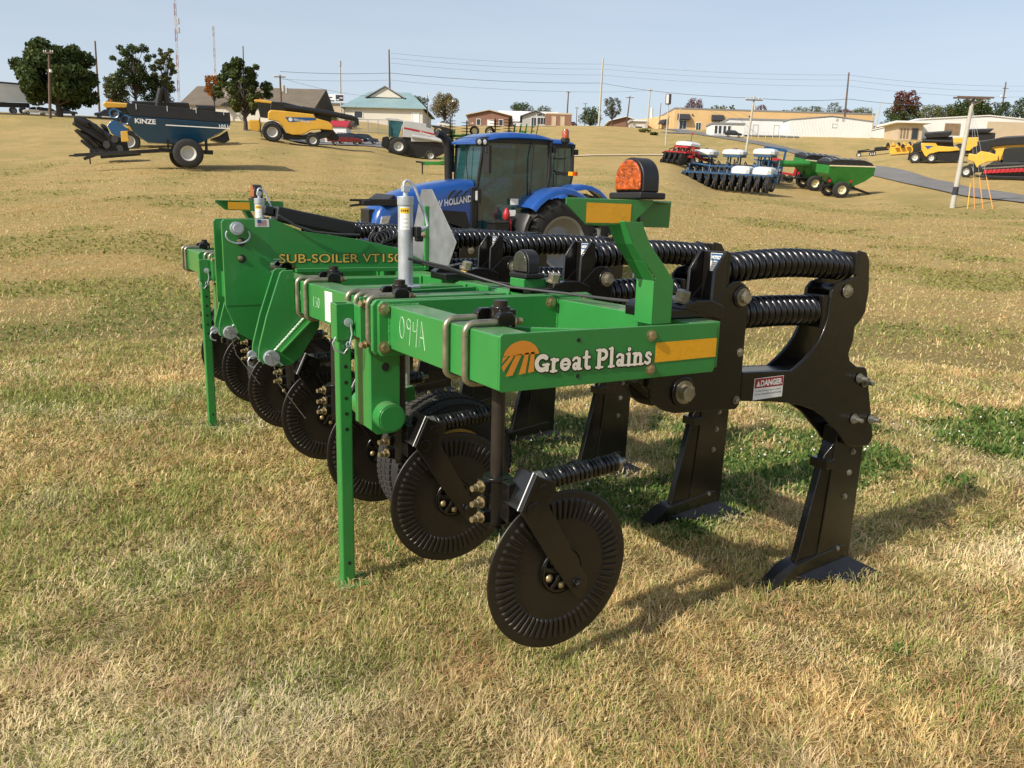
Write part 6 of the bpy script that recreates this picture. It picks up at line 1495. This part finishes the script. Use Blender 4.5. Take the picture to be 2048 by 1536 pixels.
# ------------------------------------------------------------------ trees
G['leaf'] = attrmat('tree_leaves', .65, .25, .2)
G['bark'] = mat('grey_brown_bark', (.075,.058,.043), .95, var=.35, scale=2, bump=.4, bscale=8)
KINDS = {'dark': ((.028,.050,.014), (.095,.125,.034)), 'olive': ((.05,.065,.018), (.15,.16,.045)), 'yellow': ((.10,.085,.03), (.24,.18,.06)), 'orange': ((.22,.075,.012), (.42,.17,.03)),
         'red': ((.085,.022,.015), (.20,.06,.035)), 'grey': ((.07,.08,.045), (.15,.16,.09)), 'lime': ((.075,.09,.02), (.19,.19,.05))}
def tree(label, px, d, top, wpx, kind, bottom=None, n=2600, airy=0., mix=None, name='tree', group=None, leaf=None, seed=0, trunk=True):
    rg = np.random.default_rng(int(px*7+d+seed)); p = at(px, d); zt = zrow(px, top, d)-p.z; W = wpx*d/F
    zb = (zrow(px, bottom, d)-p.z) if bottom else zt*.22
    t = thing(name, label, 'tree' if name == 'tree' else 'shrub', loc=p, group=group)
    m = MB(); Hh = zt
    tr = max(.12, W*.032)
    nodes = []
    if trunk:
        fork = max(zb*.9, Hh*.18)
        m.tube([(0, 0, -.6), (tr*.2, 0, fork*.5), (0, tr*.2, fork), (tr*.4, -tr*.3, Hh*.55), (0, 0, Hh*.85)], [tr*1.35, tr*1.05, tr*.9, tr*.5, tr*.12], 9)
    nb = max(14, int(16+W*2.6)); blobs = []
    for i in range(nb):
        q = (i+.5)/nb; zc = zb+(Hh-zb)*(.10+.82*q)
        prof = math.sin(math.pi*min(1, max(0, .12+.80*(zc-zb)/(Hh-zb))))**.7
        a = i*2.39996+rg.random()*.9; rad = W*(.075+.075*rg.random())*(.7+.45*prof)*(1-.32*airy); rr = max(0, W*.5*prof-rad*.8)*(.25+.78*rg.random()**.6); zc = max(zc, zb+rad*.6); c = np.array([rr*math.cos(a), rr*math.sin(a), zc])
        rad = min(rad, (Hh-zc)*1.0+W*.05)
        blobs.append((c, rad))
        if trunk and rr > W*.1: m.tube([(0, 0, max(fork*.9, zc*.55)), (c[0]*.5, c[1]*.5, zc*.82), tuple(c)], [tr*.42, tr*.25, tr*.06], 6)
    if trunk: m.build('trunk', 'bark', t, smooth=60)
    ls = leaf or max(.15, W*.024); n = int(n*1.35)
    vs = []; cols = []
    lo, hi = map(np.array, KINDS[kind])
    tot = sum(r**2 for _, r in blobs)
    V_ = []; Cc = []
    for bi, (c, r) in enumerate(blobs):
        k = int(n*r*r/tot); u = rg.normal(size=(k, 3)); u /= np.linalg.norm(u, axis=1)[:, None]
        rad = r*(1-.55*rg.random(k)**(1.6-airy))[:, None]; pos = c+u*rad*np.array([1, 1, .78])
        # leaf clump cards
        nv = u+rg.normal(size=(k, 3))*.8; nv /= np.linalg.norm(nv, axis=1)[:, None]
        tv = np.cross(nv, rg.normal(size=(k, 3))); tv /= np.linalg.norm(tv, axis=1)[:, None]; bv = np.cross(nv, tv)
        s_ = ls*(.55+.9*rg.random(k))[:, None]
        quad_ = np.stack([pos-tv*s_, pos+bv*s_*.55-tv*s_*.1, pos+tv*s_, pos-bv*s_*.55+tv*s_*.1], 1)
        V_.append(quad_)
        w0 = rg.random(k)[:, None]*.75+.25*(bi % 3)/2; col = lo*(1-w0)+hi*w0
        if mix:
            l2, h2 = map(np.array, KINDS[mix[0]]); zz = (pos[:, 2]-zb)/(Hh-zb); sel = (zz+rg.normal(size=k)*.18 < mix[1])[:, None]
            col = np.where(sel, l2*(1-w0)+h2*w0, col)
        Cc.append(col)
    V_ = np.concatenate(V_).reshape(-1, 3); Cc = np.concatenate(Cc); k = len(Cc)
    me = bpy.data.meshes.new('crown'); me.from_pydata(V_.tolist(), [], np.arange(k*4).reshape(-1, 4).tolist())
    ca = me.color_attributes.new('col', 'FLOAT_COLOR', 'POINT'); ca.data.foreach_set('color', np.repeat(np.concatenate([Cc, np.ones((k, 1))], 1), 4, 0).astype(np.float32).reshape(-1))
    me.materials.append(G['leaf']); o = bpy.data.objects.new('crown', me); C.objects.link(o); o.parent = t
    return t
tree('largest dark green tree, broad round crown, at far left', 122, 112, 86, 172, 'dark', 214, 14000, airy=.3)
tree('tall airy tree with open crown, right of the largest dark tree', 276, 122, 84, 88, 'dark', 190, 5200, airy=.5)
tree('narrower airy tree with a bare right side, above the blue cart spout', 338, 124, 92, 58, 'olive', 190, 2400, airy=.6)
tree('low brownish green tree tucked between two taller trees at left', 236, 128, 150, 62, 'olive', 215, 2600)
tree('low dark tree behind the black spout of the blue cart', 318, 126, 150, 70, 'dark', 215, 3000)
tree('middle dark green tree with trunk showing, left of the large yellow combine', 492, 101, 120, 112, 'dark', 232, 7000, airy=.55, mix=('olive', .45))
tree('orange autumn tree peeping out behind the middle dark tree', 431, 136, 149, 42, 'orange', 195, 1500)
tree('small green tree right of the teal roofed building', 812, 196, 187, 46, 'dark', 232, 1600)
tree('rounder green tree beside the pale yellow tree', 840, 196, 190, 40, 'dark', 236, 1500)
tree('pale yellow brown tree left of the green harrow', 889, 190, 185, 64, 'yellow', 238, 2400)
tree('round green tree behind the white roofed warehouse, the wider one', 1042, 252, 206, 54, 'dark', 232, 1500)
tree('small olive tree behind the grey gabled building', 1088, 254, 212, 36, 'olive', 232, 900)
tree('dark bushy tree left of the tall leaning pole', 1181, 216, 214, 54, 'dark', 250, 1800)
tree('tall thin leaved tree just right of the tall leaning pole', 1224, 208, 194, 46, 'grey', 235, 1500, airy=.6)
tree('dark red tree behind the left end of the yellow building', 1386, 262, 197, 44, 'red', 228, 1300)
for i, (px, tp, wp, kd, lb) in enumerate(((1414, 216, 18, 'dark', 'little dark tree right of the dark red tree, behind the roof edge'), (1430, 209, 26, 'olive', 'olive tree behind the roof, second from the dark red tree'), (1446, 210, 24, 'lime', 'light green tree behind the yellow building roof'), (1462, 208, 16, 'dark', 'narrow dark conifer behind the yellow building roof'), (1522, 208, 28, 'red', 'rust red tree behind the roof, right of the crossarm pole'),
    (1570, 219, 22, 'dark', 'tiny dark treetop behind the long yellow roof'), (1598, 214, 44, 'lime', 'yellow green tree behind the barn roof, the left one'), (1630, 211, 42, 'olive', 'olive tree in the middle behind the barn roof'), (1664, 204, 40, 'grey', 'pale grey green tree, tallest behind the barn roof'), (1688, 218, 34, 'red', 'reddish brown tree at the foot of the dark slanting pole'), (1722, 216, 52, 'lime', 'wide yellow green tree behind the right end of the barn'))):
    tree(lb, px, 258, tp, wp, kd, 240, 1000, airy=.3)
tree('red topped maple with green lower crown, between barn and workshop', 1806, 195, 179, 70, 'red', 258, 4200, mix=('dark', .5))
tree('dark green shrub tree below the red topped maple', 1786, 192, 228, 46, 'dark', 266, 1500)
tree('yellow green tree behind the entrance porch', 1856, 206, 211, 54, 'lime', 245, 1700)
tree('small olive tree over the left workshop roof', 1888, 206, 214, 40, 'olive', 240, 1200)
tree('wide dark tree behind the leaning utility pole', 1936, 208, 199, 88, 'dark', 242, 2600)
tree('dark tree over the workshop roof, left of the right hand pole', 1992, 210, 204, 60, 'dark', 242, 2000)
tree('tall dark tree at the right edge', 2046, 200, 192, 56, 'dark', 245, 2200)
for i, (px, d, tp, wp, kd, lb) in enumerate(((1290, 172, 258, 26, 'lime', 'straggly yellow green roadside bush'), (1310, 162, 265, 18, 'olive', 'small olive bush by the sign pole'), (668, 126, 236, 30, 'lime', 'weedy bush above the little red roofed shed'), (700, 128, 240, 34, 'yellow', 'dry yellow bush behind the chain link fence'), (655, 150, 222, 24, 'dark', 'dark shrub under the tan flat roofed building'))):
    tree(lb, px, d, tp, wp, kd, None, 500, name='bush', trunk=False)

# ------------------------------------------------------------------ poles, towers, wires
G['polewood'] = mat('brown_pole_wood', (.13,.09,.065), .9, var=.25, scale=1)
G['polegrey'] = mat('pale_weathered_pole', (.44,.42,.36), .85, var=.12, scale=1)
def pt(px, py, d):
    r = raydir(px, py); k = d/(r[0]*math.sin(YAW)+r[1]*math.cos(YAW)); return Vector((r[0]*k, r[1]*k, H+r[2]*k))
def pole(label, top, base_px, d, r, mt='polewood', arms=(), extra=(), cat='utility pole', name='utility_pole', group=None):
    b = at(base_px, d); t = thing(name, label, cat, loc=b, group=group); T_ = pt(top[0], top[1], d)-b
    m = MB(); m.tube([T_*-.03, T_*.5, T_], [r*1.15, r, r*.75], 9); m.build('pole', mt, t, smooth=60)
    a = YAW; rx = Vector((math.cos(a), -math.sin(a), 0)); ry = Vector((math.sin(a), math.cos(a), 0))
    for q, w_, th in arms:
        c = T_*q; m = MB(); m.bar(c-rx*w_/2-ry*r, c+rx*w_/2-ry*r, th, th); ar = m.build('crossarm', 'polewood', t)
        for s_ in (-.46, -.25, .25, .46):
            e = c+rx*w_*s_-ry*r; m = MB(); m.lathe([(th*.3, 0), (th*.5, th*.6), (th*.3, th*1.4), (0, th*1.5)], e+Vector((0, 0, th*.5)), (0, 0, 1), 8); m.build('insulator', 'tank', ar)
    for nm, mt2, q, dx, w_, h_ in extra:
        c = T_*q+rx*dx; m = MB(); m.tube([c-Vector((0, 0, h_/2)), c+Vector((0, 0, h_/2))], w_/2, 10); m.build(nm, mt2, t)
    return t, T_, b
pole('wooden light pole in front of the largest dark tree', (98, 104), 104, 104, .16, 'polewood', [(.985, 1.2, .16)], [('lamp_head', 'white', .72, .15, .35, .35)])
pole('tall brown pole right of the largest dark tree', (190, 82), 200, 165, .20, 'polewood')
def tower(label, top, base_px, d, w_, cols):
    b = at(base_px, d); t = thing('radio_tower', label, 'radio tower', loc=b); T_ = pt(top[0], top[1], d)-b; n = 14
    for i in range(n):
            m = MB(); k = i % 2
            A = T_*(i/n); B = T_*((i+1)/n)
            L = [Vector((w_*math.cos(a), w_*math.sin(a), 0)) for a in (0, 2.1, 4.2)]
            for j in range(3):
                m.bar(A+L[j], B+L[j], .13, .13); m.bar(A+L[j], A.lerp(B, .5)+L[(j+1) % 3], .08, .08); m.bar(A.lerp(B, .5)+L[(j+1) % 3], B+L[j], .08, .08)
            m.build('lattice_section', cols[k], t)
    return t, T_
G['towerred'] = mat('faded_red_tower', (.36,.18,.15), .7); G['towerwhite'] = mat('pale_tower', (.55,.55,.56), .6)
t, T_ = tower('red and white lattice radio tower reaching out of the picture', (348, -20), 357, 300, .42, ('towerred', 'towerwhite'))
for q in (.78, .83): m = MB(); m.lathe([(.0, -.9), (.5, -.9), (.5, .9), (.0, .9)], T_*q+Vector((.9, 0, 0)), (0, 0, 1), 8); m.build('antenna', 'towerwhite', t)
t, T_ = tower('thin grey radio tower left of the middle tree', (426, 52), 433, 320, .35, ('towerwhite', 'greywall'))
m = MB(); m.lathe([(.0, 0), (.8, .1), (.8, .3), (.0, .4)], T_*.66+Vector((0, -.6, 0)), (0, -1, 0), 12); m.build('dish', 'white', t)
pole('brown pole rising behind the middle dark tree', (486, 92), 489, 205, .17)
pole('dark wooden pole with crossarm and transformer, above the large yellow combine', (560, 150), 564, 128, .17, 'polewood', [(.96, 1.7, .14)], [('transformer', 'greywall', .74, .45, .5, .9), ('transformer', 'greywall', .70, .95, .4, .8)])
pole('slim grey radio mast behind the billboard', (680, 122), 682, 205, .22, 'greywall', (), [('antenna', 'greywall', .97, 0, .6, 1.2)], cat='radio mast', name='radio_mast')
pole('rusty brown pole behind the teal roofed building', (778, 99), 781, 185, .20)
pole('lamp post at the right end of the teal roofed building', (855, 189), 856, 142, .07, 'polewood', (), [('lamp_head', 'white', .985, .2, .3, .2)], cat='lamp post', name='lamp_post')
pole('thin lamp post left of the green harrow', (904, 201), 904, 140, .07, 'polewood', (), [('lamp_head', 'white', .985, .15, .3, .25)], cat='lamp post', name='lamp_post')
pole('wooden pole with crossarm above the small brick building', (1137, 183), 1133, 214, .19, 'polewood', [(.985, 1.3, .14)])
pole('tall leaning grey pole in the middle of the hill top', (1206, 117), 1198, 206, .26, 'polegrey')
pole('thin crossarm pole left of the tall leaning pole', (1154, 214), 1153, 240, .12, 'polewood', [(.97, 1.2, .12)])
pole('short bare pole left of the tall leaning pole', (1171, 206), 1170, 238, .12, 'polewood', [(.98, 1.4, .1)])
pole('wooden crossarm pole right of the thin leaved tree', (1260, 192), 1253, 208, .17, 'polewood', [(.95, 2.0, .14)])
pole('pale pole with short crossarm, left of the yellow building', (1301, 175), 1295, 205, .18, 'polegrey', [(.93, 1.2, .12)])
pole('thin pole between the pale pole and the pole sign', (1322, 206), 1319, 200, .09, 'polewood')
pole('white column tower left of the yellow building', (1304, 216), 1303, 225, .45, 'tank', cat='silo', name='silo')
t, T_, b = pole('tall pole sign with dark double panel beside the road', (1337, 206), 1333, 128, .10, 'polegrey', cat='pole sign', name='pole_sign')
a = YAW; m = MB(); m.box(-.45, .35, -.25, .25, -.2, 1.3); o = m.build('sign_panel', 'awning', t, .04); o.location = T_; o.rotation_euler = (0, 0, -a)
m = MB(); m.box(-.43, -.05, -.28, -.255, -.1, 1.2); m.build('sign_face', 'white', o)
pole('grey post in front of the yellow building corner', (1361, 212), 1357, 196, .10, 'polegrey')
pole('short marker post with red cap above the blue planters', (1385, 266), 1382, 126, .06, 'polewood', (), [('post_cap', 'red', .93, 0, .3, .3)], cat='marker post', name='marker_post')
pole('pale wooden pole with long crossarm, rising behind the blue planters', (1509, 192), 1495, 119, .16, 'polegrey', [(.93, 2.4, .16)], [('transformer', 'greywall', .80, .3, .35, .6)])
pole('dark slanting pole behind the white metal barn', (1698, 145), 1689, 178, .20)
pole('thin pale pole right of the white metal barn', (1762, 203), 1752, 190, .12, 'polegrey')
pole('short pale pole next to the barn corner', (1746, 228), 1741, 186, .10, 'polegrey')
pole('dark pole with lamp and crossarm over the workshop roof', (2012, 164), 2001, 215, .20, 'polewood', [(.92, 1.6, .16), (.80, 1.2, .14)], [('lamp_head', 'white', .82, -.7, .6, .3)])
t, T_, b = pole('pale leaning utility pole with black band and wide crossarm, nearest at right', (1944, 208), 1916, 58.5, .165, 'polegrey')
a = YAW; rx = Vector((math.cos(a), -math.sin(a), 0)); ry = Vector((math.sin(a), math.cos(a), 0))
c = T_+rx*.05+Vector((0, 0, .42)); m = MB(); m.bar(c-rx*1.28-ry*.25, c+rx*1.28-ry*.25, .09, .11); m.bar(c-rx*1.28+ry*.25, c+rx*1.28+ry*.25, .09, .11); m.bar(c-rx*.7-ry*.3-Vector((0, 0, .05)), T_-Vector((0, 0, .15)), .07, .07); m.bar(c+rx*.7-ry*.3-Vector((0, 0, .05)), T_-Vector((0, 0, .15)), .07, .07); m.tube([T_, c], .12, 8); m.build('crossarm', 'polewood', t)
m = MB(); m.tube([T_*.125, T_*.205], [.190, .188], 14); m.build('black_band', 'awning', t)
for i, (px, dd, mt2) in enumerate(((1947, 57.6, 'labelyellow'), (1961, 57.0, 'orange'), (1978, 56.4, 'orange'), (1998, 55.8, 'orange'))):
    g_ = at(px, dd); lb = ('yellow ground marker on the left guy wire of the leaning utility pole', 'second guy wire from the leaning utility pole, orange below', 'third guy wire from the leaning utility pole, orange below', 'outermost guy wire of the leaning utility pole, orange below')[i]
    gw = thing('guy_wire', lb, 'guy wire', loc=g_, group='guy wires of the leaning pole'); top_ = b+T_*(.99 if i else .27)-g_
    if i == 0: m = MB(); m.tube([(0, 0, 0), Vector((-.08, 0, 1.75))], .032, 8); m.build('marker_sleeve', mt2, gw)
    else:
        m = MB(); m.tube([(0, 0, 0), top_], .010, 6); m.build('wire', 'zincplate', gw)
        m = MB(); m.tube([(0, 0, 0), top_*.30], .024, 8); m.build('marker_sleeve', mt2, gw)
G['wire'] = mat('power_line_wire', (.10,.10,.11), .6)
def wire(label, pts, r=.035):
    m = MB(); P_ = [pt(*p) for p in pts]; full = []
    for A, B in zip(P_, P_[1:]):
        sag = (B-A).length*.012
        for i in range(13):
            q = i/12; full.append(A.lerp(B, q)-Vector((0, 0, sag*4*q*(1-q))))
    m.tube(full, r, 5); o = m.build('power_line', 'wire', smooth=60); tag(o, label, 'power line', 'power lines across the sky')
wire('heavy power line strung over the tall leaning pole, the darkest wire', [(560, 143, 180), (781, 146, 185), (1203, 166, 206), (1508, 196, 160), (1698, 198, 178), (1900, 212, 190)], .045)
wire('faint wire just below the darkest power line', [(560, 158, 180), (781, 160, 185), (1203, 184, 206), (1301, 180, 205)], .025)
for k, (ya, yb, yc) in enumerate(((120, 128, 150), (130, 138, 160), (140, 150, 172))):
    wire(('highest faint wire crossing the sky', 'second highest faint wire crossing the sky', 'third highest faint wire crossing the sky')[k], [(781, ya-14, 186), (1205, yb, 207), (1697, yc, 190), (2060, yc+22, 215)], .022)
wire('sagging wire from the transformer pole to the teal roof', [(560, 155, 128), (700, 188, 146), (790, 196, 150)], .02)

# ------------------------------------------------------------------ cars and trucks
def car(label, px, d, h, paint, kind='sedan', k=1.0, name='parked_car'):
    G.setdefault(paint, None)
    t = thing(name, label, 'car' if kind != 'pickup' else 'pickup truck', mtx=pose(px, d, h, zoff=.12))
    L = 4.6*k; 
    if kind == 'sedan': lo = [(-2.3,.35),(-2.3,.78),(-2.15,.92),(-1.4,.98),(1.0,.95),(1.9,.82),(2.25,.68),(2.3,.35)]; hi = [(-1.75,.96),(-1.05,1.40),(-.2,1.46),(.45,1.40),(1.25,.94)]
    elif kind == 'suv': lo = [(-2.25,.40),(-2.28,1.0),(-2.1,1.05),(1.1,1.05),(2.0,.95),(2.25,.75),(2.25,.40)]; hi = [(-2.15,1.04),(-1.85,1.62),(-1.2,1.70),(.2,1.66),(.6,1.55),(1.25,1.04)]
    else: lo = [(-2.8,.45),(-2.8,1.1),(-.6,1.1),(1.3,1.1),(2.5,1.0),(2.7,.8),(2.7,.45)]; hi = [(-.75,1.09),(-.6,1.7),(-.2,1.78),(.6,1.76),(1.4,1.09)]
    m = MB(); m.prism([(x*k, z*k) for x, z in lo], -.9*k, .9*k, 'xz'); bd = m.build('body', paint, t, .09*k, seg=3)
    m = MB(); n = len(hi); zb_ = min(z for _, z in hi); zt_ = max(z for _, z in hi)
    def hw_(z): return (.84-.18*(z-zb_)/(zt_-zb_))*k
    vs = [(x*k, hw_(z), z*k) for x, z in hi]+[(x*k, -hw_(z), z*k) for x, z in hi]
    fs = [tuple(range(n)), tuple(range(2*n-1, n-1, -1))]+[(i, i+n, (i+1) % n+n, (i+1) % n) for i in range(n)]
    m.add(vs, fs); m.build('greenhouse', 'glassdark', bd, .05*k)
    m = MB(); cx_ = sum(x for x, _ in hi)/n
    rf = [(x*.96+cx_*.04, z+.012) for x, z in hi if z > zt_-.13]; m.prism([(x*k, z*k) for x, z in rf]+[(x*k, (z-.07)*k) for x, z in reversed(rf)], -.64*k, .64*k, 'xz'); m.build('roof', paint, bd, .03)
    for s_ in (-1, 1):
        mid = .15 if kind != 'pickup' else .4
        m = MB(); m.bar((mid*k-.25, s_*.80*k, zb_*k), (mid*k-.3, s_*.665*k, zt_*k-.04), .10*k, .05); m.build('door_pillar', paint, bd)
        for x in ((-1.35, 1.42) if kind != 'pickup' else (-1.75, 1.8)): wheel(t, x*k, s_*.80*k, (.33 if kind == 'sedan' else .37)*k, .22*k, 'rimgrey', .21*k, 0, n=18)
        m = MB(); m.box(2.12*k, 2.31*k, s_*.72*k-.15, s_*.72*k+.15, .62*k, .76*k); m.build('headlight', 'lamp', bd, .03)
        m = MB(); m.box(-2.33*k if kind != 'pickup' else -2.83*k, -2.2*k, s_*.74*k-.12, s_*.74*k+.12, .72*k, .88*k); m.build('tail_light', 'red', bd, .02)
    return t
G['carred'] = mat('dark_red_car_paint', (.16,.012,.02), .25, coat=.8, var=.05); G['carblack'] = mat('black_car_paint', (.012,.013,.015), .2, coat=.8, var=.05); G['cargrey'] = mat('blue_grey_car_paint', (.055,.065,.085), .25, coat=.8, var=.05)
G['carblue'] = mat('dark_blue_car_paint', (.018,.035,.07), .25, coat=.8, var=.05); G['carwhite'] = mat('white_car_paint', (.72,.72,.70), .3, coat=.6, var=.03)
car('dark red sedan parked right of the large yellow combine', 690, 97, 4, 'carred', 'sedan', .9)
car('black sedan half hidden behind the dark red sedan', 702, 103, 8, 'carblack', 'sedan', .9)
car('blue grey hatchback parked right of the dark red sedan', 731, 106, 6, 'cargrey', 'suv', .72)
car('dark blue hatchback between the largest dark tree and the blue cart', 218, 112, 184, 'carblue', 'suv', .72)
car('white pickup truck parked left of the light pole', 74, 114, 186, 'carwhite', 'suv', .62, 'pickup_truck')
car('white car between the light pole and the tree trunk', 104, 113, 4, 'carwhite', 'suv', .58)
car('grey pickup truck partly behind the trunk of the largest dark tree', 133, 118, 4, 'cargrey', 'pickup', .60, 'pickup_truck')
car('black wagon parked by the white glazed porch', 1469, 159, 0, 'carblack', 'suv', .72)
car('red pickup truck beside the small brick building', 1146, 203, 60, 'carred', 'pickup', .55, 'pickup_truck')
car('white car in front of the pale yellow tree', 892, 176, 0, 'carwhite', 'sedan', .8)
t = thing('truck_trailer', 'grey hopper truck trailer cut off by the left edge', 'trailer', mtx=pose(8, 116, 180))
m = MB(); m.prism([(-3.6, 1.6), (-3.6, 3.9), (5, 4.3), (9, 4.3), (9, 1.6), (4, 1.2), (-1, 1.6)], -1.25, 1.25, 'xz'); m.build('hopper_box', 'tank', t, .06)
m = MB(); m.prism([(-3.62, 3.9), (5, 4.3), (9, 4.3), (9, 4.5), (5, 4.5), (-3.62, 4.1)], -1.28, 1.28, 'xz'); m.build('tarp_cover', 'blackb', t, .04)
m = MB(); m.box(-3.5, 9, -1.0, 1.0, .9, 1.55); m.build('frame_rail', 'blackb', t, .03)
for x in (-2.6, -1.4, 3.4): wheel(t, x, 1.0, .5, .5, 'rimgrey', .28, 0, n=18); wheel(t, x, -1.0, .5, .5, 'rimgrey', .28, 0, n=18)
